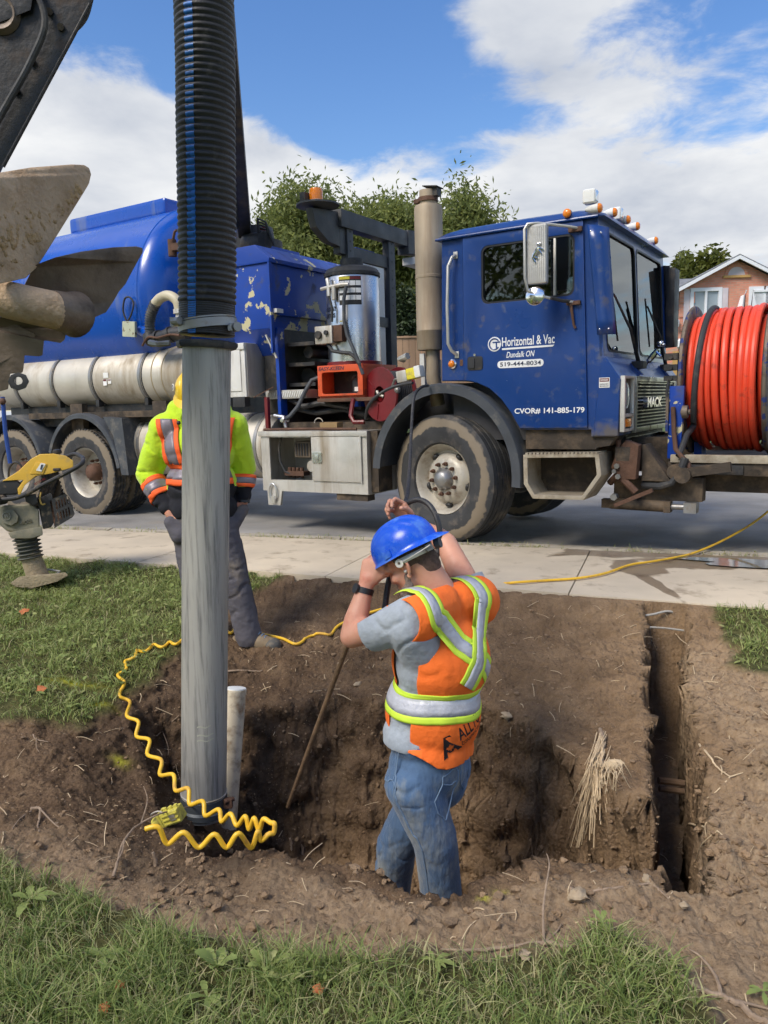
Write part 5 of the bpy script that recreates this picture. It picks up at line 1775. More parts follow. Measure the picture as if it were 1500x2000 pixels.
def tree(name, base, height, crown_lo, rx, ry, label, lm, seed, n_cl, size, ratio, spread, per, lean=(0, 0), group=None, shape=1.0):
    rng = np.random.default_rng(seed)
    rnd = random.Random(seed)
    root = empty(name, base, 0, label, 'tree', group)
    mb = MB()
    top = Vector((lean[0], lean[1], height * .86))
    trunk = [Vector((0, 0, -.1)), Vector((lean[0] * .1, lean[1] * .1, height * .22)), Vector((lean[0] * .4, lean[1] * .4, height * .5)), top]
    mb.tube(trunk, [height * .026, height * .02, height * .013, .02], 9)
    ends = []
    for i in range(13):
        t = rnd.uniform(.25, .95)
        k = t * 3
        i0 = min(int(k), 2)
        s0 = trunk[i0].lerp(trunk[i0 + 1], k - i0)
        a = i * 2.4 + rnd.uniform(-.4, .4)
        zz_ = crown_lo + (height - crown_lo) * min(.97, t * .75 + rnd.uniform(.1, .3))
        rr = sqrt(max(.05, 1 - ((zz_ - (crown_lo + height) / 2) / ((height - crown_lo) / 2 + .01)) ** 2)) * rnd.uniform(.7, .97)
        e = Vector((cos(a) * rx * rr + lean[0] * .6, sin(a) * ry * rr + lean[1] * .6, zz_))
        m1 = s0.lerp(e, .45) + Vector((0, 0, height * .03))
        mb.tube([s0, m1, e], [height * .008, height * .005, .012], 6)
        ends.append((s0, m1, e))
        for _ in range(5):
            q = m1.lerp(e, rnd.uniform(.1, .9))
            e2 = q + Vector((rnd.uniform(-1, 1) * rx * .35, rnd.uniform(-1, 1) * ry * .35, rnd.uniform(-.2, .5) * height * .12))
            mb.tube([q, e2], [height * .0035, .006], 5)
            ends.append((q, q.lerp(e2, .5), e2))
    mb.build('trunk', M['bark'], root)
    # leaf sprays along the limbs and spread through the crown shell, with gaps left between
    cs = []
    while len(cs) < n_cl:
        a, b_, c = ends[rnd.randrange(len(ends))]
        t = rnd.uniform(.25, 1.0)
        q = (a.lerp(b_, t * 2) if t < .5 else b_.lerp(c, t * 2 - 1))
        q = q + Vector((rnd.gauss(0, rx * .10), rnd.gauss(0, ry * .10), rnd.gauss(0, height * .035)))
        if q.z < crown_lo * rnd.uniform(.8, 1.1):
            continue
        cs.append(q)
    V, tint = leaves(np.array([tuple(c) for c in cs]), size, ratio, spread, per, rng)
    link('crown', quads_mesh('crown', V, tint), M[lm], root)
    return root


def tree_px(name, px, top, lo, halfw, Y, gz_, *a, **k):
    b_ = at(px, 790, Y)
    zt = at(px, top, Y).z - gz_
    zl = at(px, lo, Y).z - gz_
    w = halfw * Y / FPX
    return tree(name, (b_.x, Y, gz_), zt, zl, w, w * .8, *a, **k)


tree_px('honey_locust_tree', 690, 372, 640, 165, 24, .9, 'broad feathery green tree behind the truck light rack', 'locust', 3, 2300, .18, .34, .27, 26)
tree_px('honey_locust_tree', 895, 392, 580, 100, 23, .9, 'taller feathery green tree behind the exhaust stack and cab roof', 'locust', 5, 1000, .18, .34, .25, 26)
tree_px('honey_locust_tree', 565, 415, 640, 75, 25, .9, 'small pale green tree left of the amber beacon', 'locust', 9, 700, .18, .34, .25, 26)
tree_px('honey_locust_tree', 800, 450, 650, 90, 27, .9, 'green tree filling the gap under the rack beside the exhaust stack', 'locust', 12, 900, .18, .34, .24, 26)
tree_px('cedar_shrub', 790, 575, 715, 16, 20.5, .9, 'dark narrow cedar shrub behind the wooden fence beside the exhaust stack', 'cedar', 15, 240, .14, .4, .10, 22)
tree_px('cedar_shrub', 764, 600, 715, 14, 20.8, .9, 'dark cedar shrub behind the fence beside the rack post', 'cedar', 16, 200, .14, .4, .10, 22)
tree_px('maple_tree', 1370, 500, 600, 36, 46, 1.2, 'yellow green tree crown rising behind the brick house roof', 'maple', 21, 260, .40, .5, .30, 16)
tree_px('maple_tree', 1320, 505, 600, 15, 48, 1.2, 'small tree crown at the left end of the house roof', 'maple', 22, 90, .36, .5, .28, 16)

# trees across the lawn behind the viewer: the cab glass and chrome mirror them
tree('yard_tree', (-11.5, -1.2, -.6), 8.5, 1.2, 3.4, 3.2, 'leafy yard tree mirrored in the cab door window', 'locust', 31, 420, .26, .4, .3, 20)
tree('yard_tree', (-9.0, -6.0, -.6), 9.0, 1.4, 3.4, 3.2, 'taller yard tree mirrored beside the first one', 'locust', 32, 420, .26, .4, .3, 20)
tree('yard_tree', (9.0, -9.0, -.6), 7.5, 2.0, 3.2, 3.0, 'unseen yard tree behind the viewer at the right', 'locust', 33, 420, .26, .4, .3, 20)  # out of view, added for glass and chrome to reflect

# ---- wooden fence
M['board'] = mat('weathered_fence_board', lin((150, 122, 96)), 0.85, var=0.25, vs=2, stretch=(1, 1, .15), bump=0.3, bs=20)
fx0, fx1, FY = -1.2, 2.4, 18.0
zt = at(795, 660, FY).z
fence = empty('wooden_fence', (fx0, FY, .8), 0, 'brown vertical board fence behind the exhaust stack and tool deck', 'fence')
bw = .142
for i in range(int((fx1 - fx0) / bw)):
    h = zt - .8 + random.uniform(-.012, .012)
    MB().bb((i * bw + .004, random.uniform(-.004, .004), 0), (i * bw + bw - .004, .022, h)).build('board', M['board'], fence)
MB().bb((-.02, -.03, zt - .8), (fx1 - fx0, .06, zt - .8 + .04)).build('cap_rail', M['board'], fence)
for x in (0.0, 1.75, 3.45):
    MB().bb((x, .02, 0), (x + .1, .12, zt - .75)).build('post', M['board'], fence)
q0 = at(1314, 690, 22)
f2 = empty('wooden_fence', (q0.x, 22, .8), 0, 'light wooden fence between the truck nose and the brick house', 'fence')
M['board2'] = mat('new_fence_board', lin((196, 156, 96)), 0.8, var=0.2, vs=2, stretch=(1, 1, .15))
for i in range(9):
    MB().bb((i * .142 + .004, 0, 0), (i * .142 + .138, .022, at(1314, 686, 22).z - .8)).build('board', M['board2'], f2)

# ---- brick house
def brick_mat():
    m = bpy.data.materials.new('orange_brick')
    m.use_nodes = True
    nt = m.node_tree
    N, Lk = nt.nodes.new, nt.links.new
    b = nt.nodes['Principled BSDF']
    b.inputs['Roughness'].default_value = .9
    tc = N('ShaderNodeTexCoord')
    mp = N('ShaderNodeMapping')
    mp.inputs['Rotation'].default_value = (radians(90), 0, 0)
    Lk(tc.outputs['Object'], mp.inputs[0])
    br = N('ShaderNodeTexBrick')
    br.inputs['Scale'].default_value = 1.0
    br.inputs['Brick Width'].default_value = .23
    br.inputs['Row Height'].default_value = .085
    br.inputs['Mortar Size'].default_value = .008
    br.inputs['Color1'].default_value = lin((220, 152, 128)) + (1,)
    br.inputs['Color2'].default_value = lin((204, 134, 110)) + (1,)
    br.inputs['Mortar'].default_value = lin((190, 160, 140)) + (1,)
    Lk(mp.outputs[0], br.inputs[0])
    Lk(br.outputs[0], b.inputs['Base Color'])
    return m


M['brick'] = brick_mat()
M['shingle'] = mat('grey_roof_shingles', lin((120, 122, 126)), .9, var=.25, vs=3, bump=.5, bs=12)
M['brown_shingle'] = mat('brown_roof_shingles', lin((136, 104, 86)), .9, var=.2, vs=3, bump=.5, bs=12)
M['trim'] = mat('white_trim', lin((232, 234, 238)), .5, var=.03)
M['shutter'] = mat('pale_pink_shutter', lin((206, 196, 200)), .6, var=.05)
M['housepane'] = mat('house_window_glass', lin((150, 162, 170)), .08, var=.25, vs=.8, spec=.8)
HY = 30.0
hb_ = at(1322, 793, HY)
house = empty('brick_house', (hb_.x, HY, .9), radians(-4), 'orange brick house with white gable trim behind the orange hose reel', 'house')


def hp(px, py):
    """house-front coordinates of a photo point (x along the wall, z up)"""
    v = at(px, py, HY)
    return (v.x - hb_.x, v.z - .9)


ex_, ez_ = hp(1322, 566)
pkx, pkz = hp(1435, 508)
W_ = pkx * 2
ev = ez_
w1 = [hp(1351, 567), hp(1404, 567), hp(1404, 640), hp(1351, 640)]
win1 = [(w1[0][0], w1[3][1]), (w1[1][0], w1[3][1]), (w1[1][0], w1[0][1]), (w1[0][0], w1[0][1])]
win2 = [(W_ - b, z) for b, z in reversed(win1)]
wall = [(0, -1), (W_, -1), (W_, ev), (pkx, pkz), (0, ev)]
plate(MB(), wall, [win1, win2], SIDE, 0.0, .25).build('front_wall', M['brick'], house)
MB().bb((0.0, .25, -1), (.25, 8, ev)).bb((W_ - .25, .25, -1), (W_, 8, ev)).build('side_walls', M['brick'], house)
MB().bb((-2.6, 2.2, -1), (0.0, 7.5, ev - .25)).build('wing_wall', M['brick'], house)
for i in range(12):          # raised corner blocks
    MB().bb((-.02, -.035, ev - .5 - i * .52), (.55, .0, ev - .1 - i * .52)).build('quoin', M['brick'], house)
for wn in (win1, win2):
    x0, x1 = wn[0][0], wn[1][0]
    z0, z1 = wn[0][1], wn[2][1]
    fr_w = plate(MB(), [(x0 - .07, z0 - .07), (x1 + .07, z0 - .07), (x1 + .07, z1 + .07), (x0 - .07, z1 + .07)], [[(x0 + .06, z0 + .06), ((x0 + x1) / 2 - .04, z0 + .06), ((x0 + x1) / 2 - .04, z1 - .06), (x0 + .06, z1 - .06)], [((x0 + x1) / 2 + .04, z0 + .06), (x1 - .06, z0 + .06), (x1 - .06, z1 - .06), ((x0 + x1) / 2 + .04, z1 - .06)]], SIDE, -.06, .05).build('window', M['trim'], house)
    for a, b_ in ((x0 + .06, (x0 + x1) / 2 - .04), ((x0 + x1) / 2 + .04, x1 - .06)):
        MB().bb((a, .02, z0 + .06), (b_, .03, z1 - .06)).build('pane', M['housepane'], fr_w)
    MB().bb((x0 - .12, -.10, z0 - .15), (x1 + .12, .0, z0 - .07)).build('sill', M['trim'], fr_w)
    for a in (x0 - .30, x1 + .08):
        MB().bb((a, -.04, z0 - .02), (a + .22, -.004, z1 + .05)).build('shutter', M['shutter'], house, bevel=.01)
ax0, az0 = hp(1435, 539)
ar = [(ax0 + .31 * cos(t), az0 + .31 * sin(t)) for t in np.linspace(0, pi, 14)]
plate(MB(), ar, [], SIDE, -.02, .01).build('arched_vent', M['shutter'], house)
ar2 = [(ax0 + .43 * cos(t), az0 + .43 * sin(t)) for t in np.linspace(0, pi, 14)] + [(ax0 + .31 * cos(t), az0 + .31 * sin(t)) for t in np.linspace(pi, 0, 14)]
plate(MB(), ar2, [], SIDE, -.03, .0).build('brick_arch', M['brick'], house)
MB().bb((ax0 - .5, -.08, az0 - .09), (ax0 + .5, .0, az0 - .003)).build('vent_sill', M['board2'], house)
sl_ = (pkz - ev) / pkx
rf = MB()
ov = .35
for s_ in (-1, 1):
    xe = pkx + s_ * (pkx + ov)
    ze = ev - ov * sl_
    rf.add([(xe, -.35, ze + .14), (pkx, -.35, pkz + .14), (pkx, 8.2, pkz + .14), (xe, 8.2, ze + .14), (xe, -.35, ze + .06), (pkx, -.35, pkz + .06), (pkx, 8.2, pkz + .06), (xe, 8.2, ze + .06)],
           [(0, 1, 2, 3), (7, 6, 5, 4), (0, 4, 5, 1), (3, 2, 6, 7), (0, 3, 7, 4)])
roof = rf.build('roof', M['shingle'], house)
tr = MB()
for s_ in (-1, 1):
    xe = pkx + s_ * (pkx + ov)
    ze = ev - ov * sl_
    tr.add([(xe, -.37, ze + .09), (pkx, -.37, pkz + .09), (pkx, -.37, pkz - .04), (xe, -.37, ze - .04), (xe, -.30, ze + .09), (pkx, -.30, pkz + .09), (pkx, -.30, pkz - .04), (xe, -.30, ze - .04)], [(0, 1, 2, 3), (7, 6, 5, 4), (0, 4, 5, 1), (3, 2, 6, 7), (0, 3, 7, 4)])
tr.build('gable_trim', M['trim'], house)
# main hip roof behind the gable
hr = MB()
hr.add([(-3.0, 1.9, ev - .2), (W_ + 2, 1.9, ev - .2), (W_ + 2, 9.5, ev - .2), (-3.0, 9.5, ev - .2), (.9, 5.6, pkz + .22), (W_, 5.6, pkz + .22)], [(0, 1, 5, 4), (1, 2, 5), (2, 3, 4, 5), (3, 0, 4)])
hr.build('main_roof', M['shingle'], house)
MB().bb((-.35, -.4, ev - .32), (-.20, 2.0, ev - .12)).build('gutter', M['trim'], house)
dx, dz = hp(1335, 668)
MB().bb((dx, -.05, -1), (dx + 1.1, -.01, dz)).build('door_frame', M['trim'], house)
for px, py in ((1322, 632), (1327, 672)):
    lx, lz = hp(px, py)
    MB().lathe([(-.18, .03), (-.12, .09), (.10, .11), (.16, .03), (.2, .0)], (lx - .05, -.14, lz), (0, 0, 1), 10).build('wall_lantern', M['trim'], house)
# second house behind
h2 = at(1318, 793, 52)
g2 = empty('brown_roofed_house', (h2.x - 5, 52, 1.2), 0, 'brown shingle roof of a second house beside the truck cab', 'house')
zr = at(1318, 522, 52).z - 1.2
MB().bb((0, 0, 0), (9.5, 7, zr - 1.2)).build('wall', M['brick'], g2)
MB().add([(-.4, -.4, zr - 1.3), (9.9, -.4, zr - 1.3), (9.9, 7.4, zr - 1.3), (-.4, 7.4, zr - 1.3), (2.0, 3.5, zr + .25), (7.0, 3.5, zr + .25)], [(0, 1, 5, 4), (1, 2, 5), (2, 3, 4, 5), (3, 0, 4)]).build('roof', M['brown_shingle'], g2)
MB().bb((-.42, -.45, zr - 1.42), (9.92, -.38, zr - 1.28)).build('fascia', M['trim'], g2)
h3 = at(792, 793, 40)
g3 = empty('pink_brick_house', (h3.x - 4, 40, 1.0), 0, 'pink brick house mostly hidden behind the trees above the fence', 'house')
zr = at(792, 560, 40).z - 1.0
MB().bb((0, 0, 0), (8, 7, zr)).build('wall', M['brick'], g3)
MB().add([(-.4, -.4, zr), (8.4, -.4, zr), (8.4, 7.4, zr), (-.4, 7.4, zr), (3.5, 3.5, zr + 1.6), (4.5, 3.5, zr + 1.6)], [(0, 1, 5, 4), (1, 2, 5), (2, 3, 4, 5), (3, 0, 4)]).build('roof', M['shingle'], g3)
# ---- flag on the house
fx, fz = hp(1435, 605)
fb = house.matrix_basis
fl = empty('flag', (hb_.x + fx, HY - .9, at(1435, 567, HY - .9).z - .95), 0, 'small red and white flag hanging in front of the brick house', 'flag')
MB().tube([(0, .75, -.35), (0, 0, .95)], .02, 8).build('pole', M['trim'], fl)
fm = MB()
nU, nV = 8, 10
for k in range(2):
    pass
M['flagred'] = mat('red_flag_cloth', lin((190, 34, 44)), .8, var=.1)
M['flagwhite'] = mat('white_flag_cloth', lin((232, 226, 226)), .8, var=.05)


def flag_strip(name, s0, s1, m):
    mb_ = MB()
    vs_ = []
    for i in range(nU + 1):
        s_ = s0 + (s1 - s0) * i / nU
        for j in range(nV + 1):
            t = j / nV
            vs_.append((-.02 - .50 * s_ * (.35 + .65 * t) + .05 * sin(7 * s_), -.02 + .10 * sin(9 * s_ + t), .85 - t * 1.0 - s_ * .15))
    mb_.add(vs_, [(i * (nV + 1) + j, (i + 1) * (nV + 1) + j, (i + 1) * (nV + 1) + j + 1, i * (nV + 1) + j + 1) for i in range(nU) for j in range(nV)])
    return mb_.build(name, M[m], fl, fix=False)


flag_strip('red_band', 0, .25, 'flagred')
flag_strip('white_band', .25, .75, 'flagwhite')
flag_strip('red_band', .75, 1.0, 'flagred')
# ================================================================== EQUIPMENT
gm = GROUND.data
GV = np.empty(len(gm.vertices) * 3)
gm.vertices.foreach_get('co', GV)
GV = GV.reshape(-1, 3)


def _gbvh():
    n = len(gm.polygons)
    ix = np.empty(n * 4, int)
    gm.loops.foreach_get('vertex_index', ix)
    ix = ix.reshape(-1, 4)
    c = GV[ix[:, 0]]
    keep = (c[:, 0] > -4) & (c[:, 0] < 4) & (c[:, 1] < 7)
    return BVHTree.FromPolygons([tuple(v) for v in GV], [tuple(int(k) for k in f) for f in ix[keep]])


GB = _gbvh()


def hit(px, py):
    """where the photo ray meets the ground, the slabs or the road"""
    d = (CAM_M.to_3x3() @ Vector(((px - 750) / FPX, -(py - 1000) / FPX, -1.0))).normalized()
    o = Vector((0, 0, CAM_H))
    r = GB.ray_cast(o, d)[0]
    t = (0.018 - CAM_H) / d.z if d.z < 0 else 1e9
    s_ = o + d * t
    if r is None or s_.y > SW_A + SW_B * s_.x and s_.y <= r.y + .3:
        return s_
    return r


def down(x, y):
    r = GB.ray_cast(Vector((x, y, 3)), Vector((0, 0, -1)))[0]
    return r.z if r is not None else gz(x, y)


def catmull(pts, n=8):
    pts = [Vector(p) for p in pts]
    out = []
    for i in range(len(pts) - 1):
        p0, p1, p2, p3 = pts[max(i - 1, 0)], pts[i], pts[i + 1], pts[min(i + 2, len(pts) - 1)]
        for k in range(n):
            t = k / n
            out.append(0.5 * ((2 * p1) + (p2 - p0) * t + (2 * p0 - 5 * p1 + 4 * p2 - p3) * t * t + (3 * p1 - p0 - 3 * p2 + p3) * t ** 3))
    out.append(pts[-1])
    return out


# ---- suction hose and steel dig tube
PB, PT = at(398, 1590, 3.45), at(404, 672, 3.45)
HT = Vector((-0.690, 3.47, 4.60))
M['hose'] = mat('black_corrugated_hose', (0.020, 0.020, 0.021), 0.5, var=0.25, vs=9, dirt=(lin((92, 88, 84)), 0.16, 12), bump=0.15, bs=90)
M['stripe'] = mat('blue_hose_stripe', lin((44, 110, 186)), 0.45, var=0.12, vs=30, dirt=(lin((28, 44, 78)), 0.3, 40))
M['tube'] = mat('scuffed_aluminium_tube', lin((162, 160, 154)), 0.5, 0.12, var=0.16, vs=5, stretch=(2.2, 2.2, .13), dirt=(lin((92, 92, 92)), 0.42, 19), chips=(lin((190, 192, 190)), 0.70, 34), bump=0.06, bs=40)
hz = at(404, 655, 3.45)
sh = empty('suction_hose', hz, 0, 'black corrugated suction hose with blue stripe hanging from the boom', 'hose')
axp = catmull([hz - hz, at(405, 500, 3.45) - hz, at(402, 250, 3.45) - hz, at(398, 0, 3.46) - hz, HT - hz], 40)
# resample along length
cum = [0]
for a, b_ in zip(axp[:-1], axp[1:]):
    cum.append(cum[-1] + (b_ - a).length)


def along(s_):
    i = min(int(np.searchsorted(cum, s_, 'right')) - 1, len(axp) - 2)
    t = (s_ - cum[i]) / max(cum[i + 1] - cum[i], 1e-9)
    return axp[i].lerp(axp[i + 1], t)


pts, rs, s_, k = [], [], 0.0, 0
cuff = .125
while s_ < cum[-1] - .03:
    if s_ < cuff:
        pitch, amp, r0 = .0095, .0022, .1185
    else:
        pitch, amp, r0 = .0262, .0085, .1165
    for f, q in ((0, 0), (.22, .8), (.45, 1), (.68, .8), (.9, 0)):
        pts.append(along(s_ + f * pitch))
        rs.append(r0 + amp * q)
    s_ += pitch
MB().tube(pts, rs, 44).build('corrugated_tube', M['hose'], sh, ang=60)
# stripe follows the ribs
mb = MB()
A0, A1 = radians(-118), radians(-100)
vs_ = []
for p, r in zip(pts, rs):
    for a in (A0, (A0 + A1) / 2, A1):
        vs_.append(p + Vector((cos(a), sin(a), 0)) * (r + .0012))
mb.add(vs_, [(3 * i + j, 3 * i + j + 1, 3 * i + j + 4, 3 * i + j + 3) for i in range(len(pts) - 1) for j in range(2)])
mb.build('blue_stripe', M['stripe'], sh, fix=False)
cl = at(406, 636, 3.45) - hz
tilt = Vector((.10, 0, 1)).normalized()
MB().lathe([(-.018, .1215), (-.018, .128), (.018, .128), (.018, .1215)], cl, (-.10, 0, 1), 40).build('hose_clamp', M['strap'], sh)
MB().lathe([(.022, .1215), (.022, .125), (.028, .125), (.028, .1215)], cl, (-.10, 0, 1), 40).build('hose_clamp', M['strap'], sh)
MB().cyl(cl + Vector((-.135, -.06, .012)), cl + Vector((-.095, -.10, .012)), .017, n=10).bb(tuple(cl + Vector((-.145, -.075, -.006))), tuple(cl + Vector((-.10, -.045, .03)))).build('clamp_bolt', M['strap'], sh)
MB().cyl(cl + Vector((.125, -.05, -.015)), cl + Vector((.145, -.08, -.015)), .020, n=12).bb(tuple(cl + Vector((.10, -.07, -.03))), tuple(cl + Vector((.135, -.04, 0)))).build('clamp_bolt', M['strap'], sh)
dt_ = empty('dig_tube', PB, 0, 'grey aluminium vacuum dig tube standing upright in the pit', 'tube')
ax = PT - PB
L_ = ax.length
MB().lathe([(0, .103), (.0, .1045), (L_ - .0, .1045), (L_, .103)], (0, 0, 0), ax, 48).build('tube_wall', M['tube'], dt_)
MB().lathe([(0.02, .1045), (0.02, .118), (.045, .118), (.055, .110), (.10, .108), (.10, .1045)], (0, 0, 0), ax, 44).build('collar', mat('dark_collar', lin((70, 76, 82)), .5, .3, var=.2), dt_)
MB().lathe([(.105, .105), (.108, .1085), (.113, .1085), (.115, .105)], (0, 0, 0), ax, 44).build('collar_edge', M['alu'], dt_)
MB().box((.12, -.03, .07), (.05, .03, .045)).cyl((.11, -.05, .085), (.15, -.02, .085), .012, n=8).build('collar_latch', M['rust'], dt_, bevel=.004)
MB().lathe([(L_ - .02, .105), (L_ - .02, .128), (L_ - .008, .136), (L_ + .006, .136), (L_ + .012, .12), (L_ + .012, .105)], (0, 0, 0), ax, 8).build('flange', M['rubber'], dt_)
MB().tube([(Vector((-.10, -.09, L_ + .0))), Vector((-.05, -.14, L_ - .012)), Vector((.0, -.148, L_ - .01))], .012, 6).build('flange_lever', M['strap'], dt_)
for k, (z0, w_) in enumerate(((.47, .062), (.43, .075), (.405, .075))):
    mb = MB()
    vs_ = []
    for i in range(9):
        a = radians(-95 + i * w_ / .1045 * 57.3 / 8)
        for dz in (0, .006):
            vs_.append(ax.normalized() * z0 + Vector((cos(a) * .1052, sin(a) * .1052, dz + .004 * sin(i))))
    mb.add(vs_, [(2 * i, 2 * i + 2, 2 * i + 3, 2 * i + 1) for i in range(8)])
    mb.build('paint_mark', mat('pale_paint_mark', lin((176, 176, 158)), .7, var=.2), dt_, fix=False)

# ---- capped PVC stand pipe
pb, pt_ = at(446, 1575, 3.66), at(461, 1345, 3.76)
pv = empty('standpipe', pb, 0, 'mud stained white plastic pipe with a cap beside the dig tube', 'pipe')
ax = pt_ - pb
MB().lathe([(-.15, .047), (ax.length - .03, .051), (ax.length - .03, .053), (ax.length - .004, .053), (ax.length, .050)], (0, 0, 0), ax, 28).build('pipe_wall', mat('muddy_pvc', lin((214, 202, 180)), .5, var=.1, dirt=(lin((126, 98, 70)), .45, 14)), pv)
MB().lathe([(ax.length - .002, .051), (ax.length + .004, .050), (ax.length + .006, .0)], (0, 0, 0), ax, 28).build('cap', mat('white_pvc_cap', lin((226, 230, 232)), .4, var=.05, dirt=(MUD, .1, 14)), pv)

# ---- water lance
la, lb = at(742, 1086, 3.06), at(562, 1576, 3.58)
ln = empty('water_lance', lb, 0, 'long muddy digging lance held by the worker with the blue helmet', 'lance')
d = la - lb
MB().tube([d * 0, d * .25, d * .5, d * .75, d * .93], [.010, .012, .012, .0125, .0125], 10).build('lance_pipe', mat('muddy_lance_pipe', lin((116, 92, 68)), .75, .1, var=.25, vs=14, dirt=(lin((84, 66, 50)), .45, 20), chips=(lin((176, 160, 136)), .66, 40), bump=.4, bs=60), ln)
dn = d.normalized()
sd_ = dn.cross(Vector((0, 1, 0))).normalized()
MB().box(d * .97, (.036, .034, .105), dn.to_track_quat('Z', 'Y').to_matrix()).build('valve_body', mat('grey_valve_body', lin((112, 106, 96)), .5, .3, var=.15), ln, bevel=.006)
MB().tube([d * .955 + Vector((.03, -.012, -.03)), d * .97 + Vector((.04, -.012, .02)), d * .99 + Vector((.02, -.01, .055))], [.012, .014, .011], 8).build('red_trigger', mat('red_trigger_grip', lin((206, 66, 48)), .45, var=.1), ln)
MB().tube([d * .995 + Vector((-.03, 0, .02)), d * 1.0 + Vector((-.012, 0, .045)), d * 1.0 + Vector((.02, 0, .05))], .008, 8).build('lever', mat('red_lever_grip', lin((176, 92, 78)), .5, var=.1), ln)

# ---- black pressure hose: reel -> fender -> worker's hand -> lance
ph = empty('pressure_hose', at(805, 755, 6.55), 0, 'black pressure hose running from the truck fender down to the worker in the pit', 'hose')
o_ = ph.location.copy()
M['phose'] = mat('black_pressure_hose', (0.026, 0.027, 0.031), 0.5, var=0.2, vs=20, dirt=(lin((104, 98, 90)), .2, 30))
MB().tube(catmull([at(*p) - o_ for p in ((714, 818, 6.98), (718, 796, 6.9), (733, 776, 6.85), (760, 759, 6.8), (790, 750, 6.72), (806, 748, 6.66))], 6), .014, 10).build('reel_lead', M['phose'], ph)
MB().tube(catmull([at(*p) - o_ for p in ((836, 753, 6.62), (822, 757, 6.52), (809, 775, 6.42), (804, 830, 6.2), (801, 900, 5.5), (797, 955, 4.5), (791, 985, 3.75), (787, 994, 3.50), (797, 982, 3.45), (818, 976, 3.42), (838, 986, 3.38), (853, 1012, 3.34), (859, 1050, 3.32), (846, 1105, 3.30), (815, 1130, 3.26), (782, 1108, 3.22), (768, 1104, 3.18), (761, 1128, 3.14), (756, 1155, 3.12), (751, 1190, 3.10), (742, 1215, 3.10))], 6), .0125, 10).build('hose_line', M['phose'], ph)

# ---- yellow air hose: spiral at the left, plain to the right
M['yhose'] = mat('yellow_air_hose', lin((236, 188, 52)), 0.4, var=0.10, vs=6, dirt=(lin((170, 124, 74)), 0.30, 9))
zz = [(490, 140), (455, 176), (420, 155), (380, 192), (335, 168), (290, 215), (243, 199), (233, 245), (180, 258), (186, 310), (139, 333), (177, 385), (148, 440), (206, 490), (188, 550), (252, 600), (240, 660), (312, 700), (300, 760), (377, 810), (368, 870), (442, 890), (453, 955), (522, 965), (530, 1030), (602, 1035), (614, 1092), (688, 1080), (703, 1124), (752, 1104), (786, 1146), (832, 1118), (852, 1166), (880, 1128), (906, 1172), (930, 1134), (968, 1130), (990, 1160), (985, 1185), (960, 1215), (915, 1226), (900, 1200), (862, 1266), (795, 1224), (730, 1286), (665, 1229), (580, 1286), (500, 1219), (410, 1266), (362, 1192), (290, 1186)]
zz = [(180 + a / 2.7778, 1200 + b_ / 2.7778) for a, b_ in zz]
N0 = 10          # points lying on the bank / lawn edge
YI = {0: 4.22, 6: 3.95, 10: 3.72, 14: 3.55, 18: 3.30, 22: 3.02, 26: 2.82, 30: 2.66, 36: 2.54, 42: 2.50, 53: 2.44}
ks = sorted(YI)
pts = []
for i, (px, py) in enumerate(zz):
    Y = float(np.interp(i, ks, [YI[k] for k in ks]))
    h_ = hit(px, py)
    # ground position pulled a few mm toward the viewer, never buried
    if i <= 13 or i > 42:
        Y = h_.y - .006 if i <= 13 else min(h_.y - .006, float(np.interp(i, (40, 51), (2.48, 2.40))))
    else:
        Y = min(Y, h_.y - .012)
    w = .010 if i % 2 else -.006
    pts.append(at(px, py, Y - w * .3) + Vector((0, 0, (.006 + w) if i < 43 else (.018 + w * .6))))
rest = [(439, 1236), (450, 1240), (461, 1231), (480, 1226), (510, 1240), (551, 1250), (580, 1261), (608, 1245), (644, 1243), (664, 1223), (720, 1200), (800, 1180), (880, 1165), (948, 1148), (1000, 1141), (1060, 1137), (1130, 1132), (1180, 1123), (1230, 1117), (1270, 1108), (1310, 1097), (1350, 1082), (1390, 1066), (1430, 1046), (1470, 1022), (1500, 999), (1560, 950)]
r2 = []
for px, py in rest:
    h_ = hit(px, py)
    if px >= 1200:
        Y = float(np.interp(px, (1200, 1300, 1400, 1500, 1560), (5.35, 5.6, 6.0, 6.3, 6.4)))
        q = at(px, py, Y)
        q.z = max(q.z, .032)
    else:
        q = at(px, py, h_.y - .01) + Vector((0, 0, .010))
    r2.append(q)
hose_pts = catmull(list(reversed(pts)), 7) + catmull([pts[0], at(400, 1246, 4.3)] + r2, 7)[1:]
for p in hose_pts:
    if p.y < 2.75 or p.y > 3.9:
        if abs(p.x) < 3.5 and p.y < SW_A + SW_B * p.x - .02:
            p.z = max(p.z, down(p.x, p.y) + .0085)
yh = empty('air_hose', pts[-1], 0, 'yellow air hose, spiralled around the pit and straight across the sidewalk', 'hose')
MB().tube([p - pts[-1] for p in hose_pts], .0088, 10).build('hose_line', M['yhose'], yh, ang=None)

